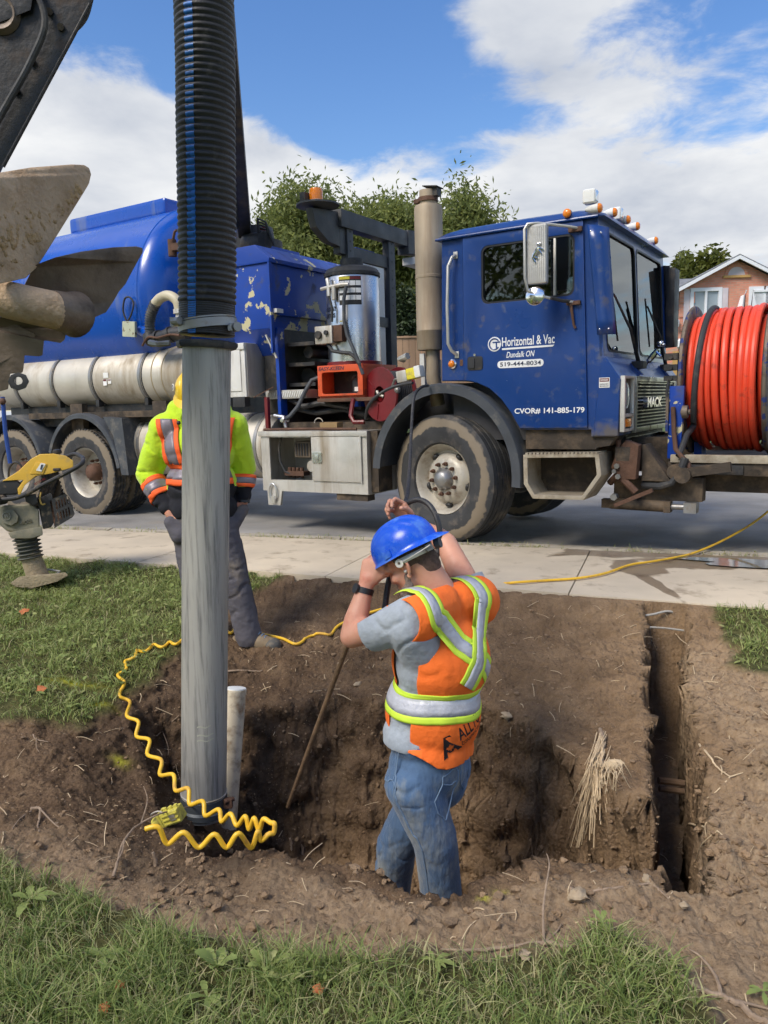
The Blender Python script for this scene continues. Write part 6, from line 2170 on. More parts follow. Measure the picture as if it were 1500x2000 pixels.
# ---- yellow control box at the hose end
vb = hit(325, 1612)
M['valve'] = mat('dirty_yellow_casting', lin((204, 194, 84)), 0.6, var=0.12, vs=12, dirt=(lin((132, 118, 78)), 0.4, 22), bump=.2, bs=80)
vx = empty('pneumatic_tool', vb, 0, 'yellow pneumatic control box lying on the soil at the hose end', 'tool')
Rv = Matrix.Rotation(radians(-24), 3, 'Y') @ Matrix.Rotation(radians(-12), 3, 'Z')
vv = lambda x, y, z: Rv @ Vector((x, y, z)) + Vector((0, 0, .034))
MB().box(vv(.035, 0, 0), (.085, .055, .056), Rv).build('body', M['valve'], vx, bevel=.006)
MB().box(vv(-.012, 0, 0), (.012, .062, .066), Rv).build('flange', M['valve'], vx, bevel=.004)
MB().tube([vv(-.012, 0, 0), vv(-.04, 0, -.004), vv(-.062, 0, -.006)], [.026, .024, .019], 12).build('motor_cap', M['valve'], vx)
for k in range(3):
    MB().tube([vv(.015 + k * .026, .0, .028), vv(.015 + k * .026, 0, .040)], [.009, .008], 8).build('lug', M['valve'], vx)
    MB().box(vv(.04, -.029, -.018 + .018 * k), (.075, .004, .005), Rv).build('rib', M['valve'], vx)
MB().box(vv(.05, -.0295, .004), (.026, .003, .026), Rv).build('name_plate', M['alu'], vx)
MB().tube(catmull([vv(-.05, -.02, .02), vv(-.03, -.03, .045), vv(.0, -.025, .046), vv(.02, -.03, .036)], 6), .0035, 6).build('cable', M['alu'], vx)
MB().tube(catmull([vv(-.05, -.01, .0), vv(-.066, -.03, -.02), vv(-.075, -.05, -.036)], 6), .009, 8).build('hose_tail', M['yhose'], vx)

# ---- rammer
RY = 5.62
rb = at(76, 1141, RY)
rb.z = gz(rb.x, RY) + .015
rm = empty('rammer', rb, 0, 'yellow and grey jumping jack rammer standing on the lawn', 'rammer')
rq = lambda px, py, dy=0.0: at(px, py, RY + dy) - rb
M['rgrey'] = mat('dusty_grey_casting', lin((120, 118, 104)), 0.65, 0.1, var=0.15, vs=8, dirt=(lin((158, 148, 124)), .4, 9), bump=.1, bs=60)
M['ryellow'] = mat('yellow_tank_plastic', lin((214, 172, 66)), 0.45, var=0.08, vs=6, dirt=(lin((170, 146, 96)), .25, 9))
M['rblack'] = mat('black_plastic_and_steel', (0.022, 0.022, 0.025), 0.5, var=.2, dirt=(MUD, .2, 14))
M['rmud'] = mat('mud_caked_plate', lin((150, 136, 112)), .9, var=.2, vs=10, bump=.5, bs=60)
MB().prism([(20, 1139), (38, 1126), (128, 1118), (134, 1124), (112, 1136), (60, 1150), (30, 1146)], lambda a, b_, e: rq(a, b_, e), -.13, .15).build('foot_plate', M['rmud'], rm, bevel=.01)
MB().tube([rq(78, 1136), rq(72, 1120), rq(58, 1080)], [.085, .076, .07], 20).build('leg_tube', M['rmud'], rm)
MB().tube([rq(60, 1138, -.06), rq(75, 1128, -.08), rq(95, 1130, -.06)], [.02, .026, .02], 8).build('foot_weld', M['rmud'], rm)
MB().tube([rq(92, 1112, .05), rq(118, 1116, .05), rq(105, 1124, .0)], .008, 6).build('lifting_loop', M['alu'], rm)
pp, rr_ = [], []
for i in range(61):
    t = i / 60
    pp.append(rq(60 + (50 - 60) * t, 1090 + (1046 - 1090) * t))
    rr_.append(.080 + .013 * sin(t * 2 * pi * 6.0) + .006 * t)
MB().tube(pp, rr_, 24).build('bellows', mat('grey_rubber_bellows', lin((86, 88, 82)), .6, var=.15, dirt=(MUD, .25, 12)), rm, ang=60)
MB().prism([(15, 1040), (82, 1028), (84, 1045), (60, 1052), (22, 1052)], lambda a, b_, e: rq(a, b_, e), -.11, .11).build('guide_collar', M['rgrey'], rm, bevel=.012)
MB().prism([(-6, 988), (62, 984), (76, 996), (78, 1034), (40, 1042), (14, 1038), (-8, 1018)], lambda a, b_, e: rq(a, b_, e), -.10, .12).build('crankcase', M['rgrey'], rm, bevel=.02, seg=3)
MB().prism([(4, 996), (26, 996), (36, 1008), (34, 1020), (22, 1027), (6, 1022)], lambda a, b_, e: rq(a, b_, e), -.125, -.10).build('side_cover', M['rgrey'], rm, bevel=.008)
MB().lathe([(0, .030), (-.006, .030), (-.006, .026), (-.002, .026)], rq(13, 1008, -.126), (0, 1, 0), 24).build('logo_ring', M['strap'], rm)
text_at('logo_letter', 'W', rq(8, 1011, -.130), (1, 0, .0), (0, 0, 1), .034, M['strap'], rm, height=.024, bold=.01)
text_at('cast_lettering', 'WACKER', rq(40, 1026, -.105), (1, 0, .28), (-.28, 0, 1), .09, M['rgrey'], rm, height=.024, depth=.004, bold=.01)
eg = MB().prism([(72, 975), (100, 962), (112, 1010), (100, 1030), (84, 1034)], lambda a, b_, e: rq(a, b_, e), -.08, .12).build('engine_block', M['rblack'], rm, bevel=.012)
sl_q = []
for i in range(7):
    sl_q.append((102 + i * 4.6, 974 - i * .9))
guard = [(100, 975), (128, 964), (136, 972), (146, 1004), (142, 1010), (106, 1032), (108, 1012)]
slots = []
for r_ in range(2):
    for i in range(5):
        x0 = 108 + i * 5.4 + r_ * 3
        y0 = 980 - i * 2.6 + r_ * 22
        slots.append([(x0, y0), (x0 + 2.6, y0 - 1.2), (x0 + 5.2, y0 + 14), (x0 + 2.6, y0 + 15.4)])
plate(MB(), guard, slots, lambda a, b_, e: rq(a, b_, e), -.125, -.115).build('muffler_guard', M['rblack'], rm)
MB().prism([(97, 978), (128, 966), (140, 1004), (106, 1028)], lambda a, b_, e: rq(a, b_, e), -.08, .1).build('muffler', M['rust'], rm)
# tank hood
MB().prism([(4, 940), (36, 920), (60, 897), (78, 887), (104, 886), (128, 890), (143, 900), (143, 913), (100, 925), (70, 930), (48, 948), (40, 966), (36, 967), (34, 955), (46, 938), (30, 938)], lambda a, b_, e: rq(a, b_, e), -.13, .13).build('tank_hood', M['ryellow'], rm, bevel=.018, seg=3)
MB().prism([(58, 926), (70, 902), (92, 906), (84, 926)], lambda a, b_, e: rq(a, b_, e), -.136, -.12).build('tank_panel', M['ryellow'], rm, bevel=.006)
MB().prism([(70, 919), (80, 904), (89, 906), (81, 921)], lambda a, b_, e: rq(a, b_, e), -.139, -.134).build('tank_label', M['white'], rm)
text_at('tank_text', '1', rq(78, 917, -.142), (1, 0, .1), (.35, 0, 1), .012, M['darkletter'], rm, height=.036, bold=.02)
text_at('model_lettering', 'BS50-4s', rq(69, 948, -.136), (1, 0, .55), (-.55, 0, 1), .088, M['red'], rm, height=.017, bold=.01)
MB().lathe([(0, .03), (.012, .032), (.028, .028), (.034, 0)], rq(112, 886, 0), (0, 0, 1), 18).build('fuel_cap', M['rblack'], rm)
MB().box(rq(111, 917, -.135), (.05, .02, .02)).build('throttle_lever', M['rblack'], rm, bevel=.006)
MB().prism([(-14, 945), (8, 934), (36, 938), (42, 948), (34, 966), (-14, 968)], lambda a, b_, e: rq(a, b_, e), -.12, .10).build('air_filter', M['rblack'], rm, bevel=.02, seg=3)
MB().prism([(48, 968), (70, 964), (74, 982), (66, 988), (50, 980)], lambda a, b_, e: rq(a, b_, e), -.14, -.08).build('handle_mount', M['rblack'], rm, bevel=.01)
h1 = [(-20, 980, -.16), (4, 976, -.16), (40, 970, -.16), (90, 944, -.16), (140, 918, -.16), (160, 905, -.14), (162, 897, -.04), (160, 893, .08), (140, 888, .16), (90, 915, .18), (40, 945, .18), (0, 965, .18)]
MB().tube(catmull([rq(*p) for p in h1], 6), .016, 10).build('handle_frame', M['rblack'], rm)
MB().cyl(rq(-12, 979, -.20), rq(8, 975, -.10), .036, n=14).build('rubber_mount', M['rblack'], rm)
MB().tube(catmull([rq(*p) for p in ((17, 935, -.05), (18, 915, -.05), (28, 903, -.05), (40, 908, -.05), (52, 930, -.05), (53, 938, -.05))], 6), .008, 8).build('fuel_line', M['rblack'], rm)
MB().tube(catmull([rq(*p) for p in ((80, 962, -.10), (78, 975, -.12), (82, 985, -.12), (88, 984, -.10))], 6), .006, 8).build('fuel_line', mat('amber_fuel_line', lin((176, 150, 80)), .3), rm)
# ---- blue pipe hanging from the excavator side
bp = empty('blue_rod', at(10, 785, 3.2), 0, 'thin blue rod hanging at the left edge in front of the rear wheel', 'rod')
MB().tube([at(5, 775, 3.2) - bp.location, at(10, 840, 3.2) - bp.location, at(20, 905, 3.2) - bp.location], .009, 8).build('rod', mat('blue_rod_paint', lin((44, 76, 150)), .5), bp)
MB().sphere(at(5, 784, 3.19) - bp.location, .014, 8, 6).build('brass_fitting', M['rust'], bp)

# ---- excavator arm and digging attachment
EY = 2.75
M['xarm'] = mat('dark_excavator_steel', (0.016, 0.016, 0.018), 0.5, 0.1, var=.3, vs=3, dirt=(lin((86, 66, 50)), .34, 7), bump=.2, bs=30)
M['xmud'] = mat('mud_smeared_steel', lin((176, 152, 126)), .8, 0.1, var=.2, vs=7, dirt=(lin((140, 112, 80)), .4, 9), bump=.5, bs=45)
M['xdark'] = mat('worn_dark_blade_steel', lin((116, 102, 90)), .55, .25, var=.25, vs=5, dirt=(lin((60, 50, 44)), .45, 6), bump=.2, bs=40)
xa = empty('excavator_arm', at(-60, 150, EY), 0, 'dark steel excavator arm at the upper left corner', 'excavator arm')
xo = xa.location.copy()
xq = lambda px, py, e: at(px, py, EY + e) - xo
MB().prism([(-120, -260), (262, -260), (178, 5), (140, 75), (8, 322), (-40, 430), (-160, 380)], xq, 0.0, .26).build('arm_beam', M['xarm'], xa, bevel=.02)
MB().lathe([(0, .0), (-.02, .05), (.0, .062)], xq(4, 30, -.003), (0, 1, 0), 24).build('pivot_pin', M['xdark'], xa)
MB().tube([xq(176, 8, -.004), xq(139, 78, -.004), xq(6, 326, -.004)], .006, 8).build('edge_weld', M['xarm'], xa)
for bx_, by_ in ((96, 22), (118, 52), (60, 118), (30, 176)):
    MB().cyl(xq(bx_, by_, .0), xq(bx_, by_, -.014), .012, n=6).build('bolt', M['xdark'], xa)
MB().tube(catmull([xq(60, -40, -.03), xq(88, 40, -.035), xq(60, 120, -.03), xq(10, 210, -.03), xq(-40, 300, -.03)], 6), .011, 8).build('hydraulic_hose', M['rubber'], xa)
MB().prism([(-40, -60), (75, -60), (60, 20), (-40, 60)], xq, -.02, -.001).build('pivot_plate', M['xarm'], xa, bevel=.006)
MB().tube(catmull([xq(178, -6, .1), xq(168, 30, .1), xq(152, 52, .1), xq(140, 56, .1)], 6), .010, 8).build('arm_hose', M['rubber'], xa)
AY = 2.30
xb = empty('digging_attachment', at(-20, 600, AY), 0, 'muddy steel auger head with curved blades at the left edge', 'auger')
bo = xb.location.copy()
bq = lambda px, py, e: at(px, py, AY + e) - bo


def blade(name, outline, th, bend, m, n=2, fold=None):
    """thick steel plate; the outline is swept back in depth by bend(px, py)"""
    mb_ = MB()
    k = len(outline)
    vs_ = [bq(a, b_, bend(a, b_)) for a, b_ in outline] + [bq(a, b_, bend(a, b_) + th) for a, b_ in outline]
    tris = tessellate_polygon([[Vector((a, b_, 0)) for a, b_ in outline]])
    fs_ = [tuple(t) for t in tris] + [tuple(i + k for i in reversed(t)) for t in tris] + [(i, (i + 1) % k, k + (i + 1) % k, k + i) for i in range(k)]
    mb_.add(vs_, fs_)
    me_ = mb_.mesh(name, 35, .006, 2)
    return link(name, me_, M[m], xb)


up = [(-70, 350), (0, 337), (60, 327), (140, 321), (164, 322), (174, 328), (178, 340), (174, 358), (166, 372), (140, 414), (110, 462), (86, 500), (70, 524), (50, 543), (20, 550), (0, 554), (-70, 566)]
blade('upper_blade', up, .03, lambda a, b_: .0018 * (a - 20) - .0004 * (b_ - 420), 'xmud')
lw = [(56, 540), (64, 522), (72, 516), (110, 502), (160, 491), (220, 483), (266, 481), (278, 484), (279, 492), (268, 512), (256, 534), (245, 555), (232, 570), (222, 588), (207, 610), (180, 622), (140, 637), (131, 644), (126, 664), (118, 670), (96, 666), (86, 665), (83, 694), (76, 696), (48, 694), (46, 720), (44, 728), (20, 730), (16, 760), (-40, 775), (-40, 640), (20, 610)]
blade('lower_blade', lw, .035, lambda a, b_: .06 + .0015 * max(0, a - 100) + .0003 * (b_ - 560), 'xdark')
MB().tube([bq(-60, 560, .0), bq(0, 582, -.01), (bq(60, 596, .005)), bq(105, 606, .035), bq(138, 612, .10)], [.052, .053, .054, .055, .058], 28).build('shaft', M['xmud'], xb)
MB().tube([bq(100, 604, .03), bq(128, 610, .075), bq(146, 614, .12)], [.056, .060, .070], 24).build('shaft_weld', M['xdark'], xb)
MB().prism([(-60, 640), (30, 632), (70, 652), (64, 690), (20, 700), (-60, 740)], bq, .10, .16).build('back_plate', M['xdark'], xb, bevel=.008)
hexp = [(36 + 21 * cos(t), 745 + 18 * sin(t)) for t in np.linspace(0, 2 * pi, 9)[:-1]]
hol = [(36 + 8 * cos(t), 744 + 8 * sin(t)) for t in np.linspace(0, 2 * pi, 13)[:-1]]
plate(MB(), hexp, [hol], bq, .02, .07).build('hex_socket', M['rblack'], xb, bevel=.003)
# ================================================================== PEOPLE
def grow(prims, voxel, it=6):
    """one continuous surface grown over tapered limbs ('c', p0, r0, p1, r1) and ellipsoids ('e', c, radii, R)"""
    mb_ = MB()
    for p in prims:
        if p[0] == 'c':
            _, a, r0, b_, r1 = p
            mb_.sphere(a, r0, 16, 10)
            mb_.sphere(b_, r1, 16, 10)
            a, b_ = Vector(a), Vector(b_)
            d_ = b_ - a
            if d_.length > 1e-4:
                mb_.cyl(a, b_, r0 * .995, r1 * .995, 16)
        else:
            mb_.sphere(p[1], p[2], 24, 16, p[3] if len(p) > 3 else None)
    me_ = mb_.mesh('g', None)
    ob = bpy.data.objects.new('g', me_)
    COL.objects.link(ob)
    r = ob.modifiers.new('r', 'REMESH')
    r.mode = 'VOXEL'
    r.voxel_size = voxel
    s_ = ob.modifiers.new('s', 'SMOOTH')
    s_.factor = 0.5
    s_.iterations = it
    bpy.context.view_layer.update()
    out = bpy.data.meshes.new_from_object(ob.evaluated_get(bpy.context.evaluated_depsgraph_get()))
    bpy.data.objects.remove(ob)
    bpy.data.meshes.remove(me_)
    smooth(out, None)
    return out


def verts(me_):
    v = np.empty(len(me_.vertices) * 3)
    me_.vertices.foreach_get('co', v)
    return v.reshape(-1, 3)


def norms(me_):
    v = np.empty(len(me_.vertices) * 3)
    me_.vertices.foreach_get('normal', v)
    return v.reshape(-1, 3)


def setv(me_, v):
    me_.vertices.foreach_set('co', np.ascontiguousarray(v).ravel())
    me_.update()


def wrinkle(me_, amp, freq, seed=0.0, stretch=(1, 1, 1), fold=0.0, ffreq=(3, 3, 9)):
    v, n = verts(me_), norms(me_)
    d_ = fbm(v * freq * np.array(stretch) + seed, 3) * amp
    if fold:
        q = fbm(v * np.array(ffreq) + seed + 4, 2)
        msk = sstep(-.12, .25, fbm(v * 3.1 + seed + 9, 2))
        d_ = d_ - fold * np.exp(-(q / .075) ** 2) * msk
    setv(me_, v + n * d_[:, None])


def inflate(me_, amt):
    setv(me_, verts(me_) + norms(me_) * amt)


def cut(me_, co, no, keep_copy=False):
    """drop everything on the side the normal points to"""
    if keep_copy:
        me_ = me_.copy()
    bm = bmesh.new()
    bm.from_mesh(me_)
    bmesh.ops.bisect_plane(bm, geom=bm.verts[:] + bm.edges[:] + bm.faces[:], plane_co=co, plane_no=no, clear_outer=True)
    bm.to_mesh(me_)
    bm.free()
    me_.update()
    smooth(me_, None)
    return me_


def join(ms, name='j'):
    bm = bmesh.new()
    for m_ in ms:
        bm.from_mesh(m_)
    out = bpy.data.meshes.new(name)
    bm.to_mesh(out)
    bm.free()
    smooth(out, None)
    return out


def bvh(me_):
    return BVHTree.FromPolygons([tuple(v) for v in verts(me_)], [tuple(p.vertices) for p in me_.polygons])


def band(name, tree_, rows, m, parent, off=.003):
    """rows: list of (list of points across the width); each point is pulled to the nearest surface"""
    mb_ = MB()
    vs_ = []
    w = len(rows[0])
    for row in rows:
        for p in row:
            p = Vector(p)
            loc, nr, _, _ = tree_.find_nearest(p)
            s_ = 1 if (p - loc).dot(nr) >= 0 or (p - loc).length < .004 else 1
            vs_.append(loc + nr * off * s_)
    mb_.add(vs_, [(i * w + j, i * w + j + 1, (i + 1) * w + j + 1, (i + 1) * w + j) for i in range(len(rows) - 1) for j in range(w - 1)])
    o = mb_.build(name, m, parent, ang=None, fix=False)
    s_ = o.modifiers.new('s', 'SOLIDIFY')
    s_.thickness = .0015
    s_.offset = 0
    return o


def ray_pt(tree_, o, d_, off=.003):
    loc, nr, _, _ = tree_.ray_cast(Vector(o), Vector(d_))
    return None if loc is None else loc + nr * off


def skin_mat():
    m = mat('skin', lin((206, 150, 126)), 0.5, var=0.10, vs=9, dirt=(lin((196, 122, 100)), .3, 10), bump=.08, bs=120)
    b = m.node_tree.nodes['Principled BSDF']
    b.inputs['Subsurface Weight'].default_value = .15
    b.inputs['Subsurface Radius'].default_value = (.012, .005, .003)
    b.inputs['Subsurface Scale'].default_value = .3
    return m


def denim_mat():
    return mat('washed_denim', lin((72, 98, 130)), 0.85, var=0.22, vs=5, stretch=(1.6, 1.6, .6), dirt=(lin((148, 150, 142)), .34, 5), bump=.4, bs=30, sheen=.2)


M['skin'] = skin_mat()
M['denim'] = denim_mat()
M['seam'] = mat('denim_seam', lin((112, 134, 160)), .85, var=.15, vs=60)
M['grey_tee'] = mat('heather_grey_jersey', lin((158, 166, 176)), .9, var=.08, vs=40, bump=.4, bs=24, sheen=.2)
M['vest'] = mat('orange_mesh_vest', lin((252, 116, 40)), .8, var=.08, vs=6, bump=.4, bs=20)
M['lime'] = mat('lime_tape', lin((206, 236, 70)), .7, var=.06, vs=14)
M['silver'] = mat('silver_reflective_tape', lin((186, 188, 198)), .5, .15, var=.1, vs=12, bump=.35, bs=30)
M['greytape'] = mat('grey_reflective_tape', lin((128, 122, 132)), .45, .2, var=.06, vs=12, bump=.08, bs=60)
M['otape'] = mat('orange_tape', lin((250, 100, 40)), .7, var=.05, vs=14)
M['hivis'] = mat('lime_yellow_fleece', lin((190, 224, 36)), .9, var=.08, vs=8, bump=.45, bs=18, sheen=.3)
M['navy'] = mat('navy_black_fleece', lin((24, 25, 34)), .9, var=.15, vs=8, bump=.1, bs=200)
M['workpants'] = mat('charcoal_work_trousers', lin((86, 84, 92)), .9, var=.14, vs=5, dirt=(lin((126, 116, 104)), .25, 5), bump=.4, bs=24)
M['boot'] = mat('scuffed_tan_boot', lin((128, 112, 90)), .8, var=.2, vs=12, dirt=(lin((84, 70, 56)), .35, 14), bump=.2, bs=90)
M['bluehat'] = mat('blue_helmet_plastic', lin((18, 82, 206)), .34, var=.06, vs=5, dirt=(lin((92, 142, 216)), .40, 12), rvar=.12)
M['yellowhat'] = mat('yellow_helmet_plastic', lin((226, 190, 40)), .38, var=.06, vs=5, dirt=(lin((170, 140, 60)), .2, 14))
M['hair'] = mat('short_grey_brown_hair', lin((96, 76, 66)), .85, var=.35, vs=60, bump=.5, bs=280)
M['beard'] = mat('grey_beard', lin((148, 132, 122)), .9, var=.3, vs=80, bump=.7, bs=260)
M['strapwhite'] = mat('white_nylon_strap', lin((206, 204, 198)), .5, var=.06)
M['watch'] = mat('black_watch', (0.02, 0.02, 0.024), .4, var=.1)


def finger(mb_, root, d_, bend_dir, lens, r, curls):
    """jointed, tapered finger: starts inside the palm"""
    pts, rs = [Vector(root) - d_ * .018, Vector(root)], [r * .95, r * 1.08]
    cur = d_.normalized()
    axis_ = cur.cross(bend_dir).normalized()
    p = Vector(root)
    for L_, c_ in zip(lens, curls):
        cur = Quaternion(axis_, c_) @ cur
        mid = p + cur * L_ * .5
        p = p + cur * L_
        pts += [mid, p]
        rs += [r * .95, r * 1.02]
        r *= .9
    pts.append(p + cur * r * .6)
    rs.append(r * .75)
    pts.append(p + cur * r * .95)
    rs.append(r * .3)
    mb_.tube(catmull(pts, 3), list(np.interp(np.linspace(0, len(pts) - 1, (len(pts) - 1) * 3 + 1), range(len(pts)), rs)), 10)
    return p, cur, r


def hand(wrist, x, n, side, curls, thumb, scale=1.0):
    """palm, four fingers and a thumb. x: towards the fingers, n: back of the hand, side +1 left / -1 right"""
    x = Vector(x).normalized()
    n = Vector(n)
    n = (n - x * n.dot(x)).normalized()
    t = n.cross(x) * (-side)         # towards the thumb
    w = Vector(wrist)
    s_ = scale
    R = Matrix((x, t, n)).transposed()
    prims = [('c', w - x * .02, .027 * s_, w + x * .02 * s_, .028 * s_)]
    for k, (a, b_) in enumerate(((.030, .084), (.010, .090), (-.012, .086), (-.032, .076))):
        prims.append(('c', w + x * .015 * s_ + t * a * .55 * s_, .017 * s_, w + x * b_ * s_ + t * a * s_, .0145 * s_))
    prims.append(('c', w + x * .02 * s_ + t * .02 * s_ - n * .008, .018 * s_, w + x * .048 * s_ + t * .042 * s_ - n * .012, .0135 * s_))
    fm = MB()
    roots = ((.032, .090, (.040, .024, .020), .0088), (.011, .097, (.044, .027, .022), .0092), (-.011, .092, (.041, .025, .021), .0088), (-.031, .080, (.032, .020, .018), .0078))
    tips = []
    for (a, b_, ls, r), c_ in zip(roots, curls):
        tips.append(finger(fm, w + x * b_ * s_ + t * a * s_, (x + t * a * 2.0).normalized(), -n, [q * s_ for q in ls], r * s_, c_))
    td = (x * thumb[0] + t * thumb[1] - n * thumb[2]).normalized()
    finger(fm, w + x * .045 * s_ + t * .042 * s_ - n * .012 * s_, td, -n if abs(td.dot(n)) < .9 else x, [.034 * s_, .028 * s_], .0105 * s_, thumb[3])
    return prims, fm


def head_prims(Mh):
    """skull, jaw, brow, nose, ears in head space (x forward, z up), placed by Mh"""
    R = Mh.to_3x3()
    T = lambda p: Mh @ Vector(p)
    pr = [('e', T((-.008, 0, .035)), (.100, .079, .096), R), ('e', T((.040, 0, -.045)), (.058, .060, .085), R), ('e', T((.066, 0, -.098)), (.034, .040, .028), R), ('e', T((.02, .0, -.075)), (.06, .062, .045), R),
          ('c', T((.090, 0, .006)), .014, T((.108, 0, -.038)), .016), ('c', T((.086, .045, .012)), .016, T((.094, 0, .014)), .016), ('c', T((.086, -.045, .012)), .016, T((.094, 0, .014)), .016),
          ('e', T((.072, .048, -.035)), (.022, .020, .020), R), ('e', T((.072, -.048, -.035)), (.022, .020, .020), R), ('c', T((.092, .018, -.072)), .011, T((.092, -.018, -.072)), .011), ('c', T((.086, .014, -.088)), .011, T((.086, -.014, -.088)), .011)]
    return pr


def ear(mb_, Mh, s_):
    T = lambda x, z, y: Mh @ Vector((x - .006, s_ * (.076 + y), z - .022))
    pts = [T(.012, -.034, .0), T(.004, -.026, .006), T(-.010, -.008, .016), T(-.016, .012, .020), T(-.010, .030, .018), T(.006, .036, .012), T(.018, .026, .006), T(.018, .008, .0)]
    mb_.tube(catmull(pts, 5), .0058, 8)
    mb_.sphere(T(.002, .004, .004), (.017, .009, .026), 10, 8, Mh.to_3x3())
    mb_.sphere(T(.010, -.030, .004), (.009, .007, .011), 8, 6, Mh.to_3x3())
    mb_.tube(catmull([T(-.004, -.012, .012), T(-.006, .004, .014), T(.002, .018, .012)], 4), .004, 6)


def helmet(parent, Mh, m, back=False, name='hard_hat', ridges=True):
    """domed safety helmet: shell with ridges, flared rim and a peak (turned to the back when back=True)"""
    hp_ = empty(name)
    hp_.parent = parent
    hp_.matrix_local = Mh
    nth, nph = 24, 120
    vs_ = []
    pk = -1 if back else 1
    for i in range(nth + 1):
        th = (pi / 2) * i / nth
        for j in range(nph):
            ph_ = 2 * pi * j / nph
            r = sin(th) ** .86
            x, y = .142 * r * cos(ph_), .116 * r * sin(ph_)
            z = .118 * cos(th) ** .92
            k = 1.0
            if ridges:
                yy = abs(y)
                top = max(0, cos(th) - .05)
                rg = .011 * math.exp(-((yy - .0) / .022) ** 6) + .007 * math.exp(-((yy - .056) / .006) ** 2)
                z += rg * min(1, top * 3)
                x *= 1 + .025 * math.exp(-(y / .022) ** 4) * (1 - top)
            vs_.append((x, y, z))
    for e, dz in ((.006, -.010), (.010, -.014), (.0, -.0145), (-.004, -.008)):
        for j in range(nph):
            ph_ = 2 * pi * j / nph
            c = max(0, pk * cos(ph_))
            ext = e + (.042 * c ** 1.6 if e > 0 else .042 * c ** 1.6 * .985)
            x, y = (.142 + ext) * cos(ph_), (.116 + e + .010 * c) * sin(ph_)
            vs_.append((x, y, dz - .012 * c ** 2))
    n_r = nth + 1 + 4
    fs_ = [(i * nph + j, i * nph + (j + 1) % nph, (i + 1) * nph + (j + 1) % nph, (i + 1) * nph + j) for i in range(n_r - 1) for j in range(nph)]
    mb_ = MB().add(vs_, fs_)
    me_ = mb_.mesh('shell', 50, fix=False)
    bm = bmesh.new()
    bm.from_mesh(me_)
    bmesh.ops.remove_doubles(bm, verts=bm.verts, dist=1e-5)
    bmesh.ops.recalc_face_normals(bm, faces=bm.faces)
    bm.to_mesh(me_)
    bm.free()
    smooth(me_, 50)
    link('shell', me_, M[m], hp_)
    # slot blocks over the ears
    for s_ in (1, -1):
        MB().box((.03 * pk * -1, s_ * .1165, .012), (.035, .010, .03)).build('accessory_slot', M[m], hp_, bevel=.004)
    return hp_


# ------------------------------------------------------------------ worker in the pit
WB = Vector((0.175, 2.97, -1.165))
WT = atan2(.64, -.77)
W_INV = (Matrix.Translation(WB) @ Matrix.Rotation(WT, 4, 'Z')).inverted()
wl_ = lambda px, py, Y: W_INV @ at(px, py, Y)
dirl = lambda v: W_INV.to_3x3() @ Vector(v)
man = empty('person', WB, WT, 'worker in blue helmet and orange vest standing in the pit', 'person')
pel = wl_(838, 1490, 2.97)
che = wl_(862, 1290, 2.99)
nek = wl_(868, 1158, 3.02)
lsh, rsh = wl_(800, 1207, 2.83), wl_(924, 1172, 3.16)
lel, lwr = wl_(687, 1243, 3.00), wl_(715, 1142, 3.05)
rel, rwr = wl_(872, 1062, 3.34), wl_(806, 1022, 3.45)
lhip, rhip = pel + Vector((0, .10, -.05)), pel + Vector((0, -.10, -.05))
lkn, lan = wl_(850, 1640, 2.88), wl_(872, 1838, 2.95)
rkn, ran = wl_(774, 1650, 3.13), wl_(760, 1800, 3.27)
hc = wl_(801, 1094, 3.04)
Mh = Matrix.Translation(hc) @ (Matrix.Rotation(atan2(dirl((-.92, .38, 0)).y, dirl((-.92, .38, 0)).x), 4, 'Z') @ Matrix.Rotation(radians(33), 4, 'Y'))
Th = lambda p: Mh @ Vector(p)
hpr, hfm = hand(lwr, dirl((.33, .10, .94)), dirl((-.55, -.82, .1)), 1, ((.75, 1.1, .8), (.85, 1.2, .8), (.9, 1.2, .8), (.95, 1.2, .8)), (.75, .55, .55, (.25, .5)), 1.12)
hpr2, hfm2 = hand(rwr, dirl((-.62, .0, .78)), dirl((.50, .70, .42)), -1, ((.55, 1.0, .7), (.7, 1.1, .8), (.8, 1.1, .8), (.9, 1.1, .8)), (.95, .45, .5, (.15, .35)), 1.12)
body = [('e', pel, (.135, .175, .14)), ('e', pel.lerp(che, .5), (.128, .165, .17)), ('e', che, (.135, .185, .17)), ('c', nek + Vector((0, 0, -.04)), .075, Th((-.035, 0, -.04)), .064), ('c', lsh, .07, nek + Vector((0, .04, -.04)), .06), ('c', rsh, .07, nek + Vector((0, -.04, -.04)), .06),
        ('c', lsh, .068, lsh.lerp(lel, .55), .057), ('c', lsh.lerp(lel, .5), .058, lel, .047), ('c', lel, .048, lel.lerp(lwr, .3), .050), ('c', lel.lerp(lwr, .3), .050, lwr, .031),
        ('c', rsh, .068, rsh.lerp(rel, .55), .057), ('c', rsh.lerp(rel, .5), .058, rel, .047), ('c', rel, .048, rel.lerp(rwr, .3), .050), ('c', rel.lerp(rwr, .3), .050, rwr, .031),
        ('c', lhip, .09, lkn, .062), ('c', lkn, .06, lan, .042), ('c', rhip, .09, rkn, .062), ('c', rkn, .06, ran, .042),
        ('c', lan + Vector((-.03, 0, -.05)), .045, lan + Vector((.16, 0, -.06)), .035), ('c', ran + Vector((-.03, 0, -.05)), .045, ran + Vector((.16, 0, -.06)), .035)] + head_prims(Mh) + hpr + hpr2
bme = grow(body, .0072, 5)
em = MB()
ear(em, Mh, 1)
ear(em, Mh, -1)
bme = join([bme, hfm.mesh('f', None), hfm2.mesh('f', None), em.mesh('f', None)], 'body')
link('body', bme, M['skin'], man)
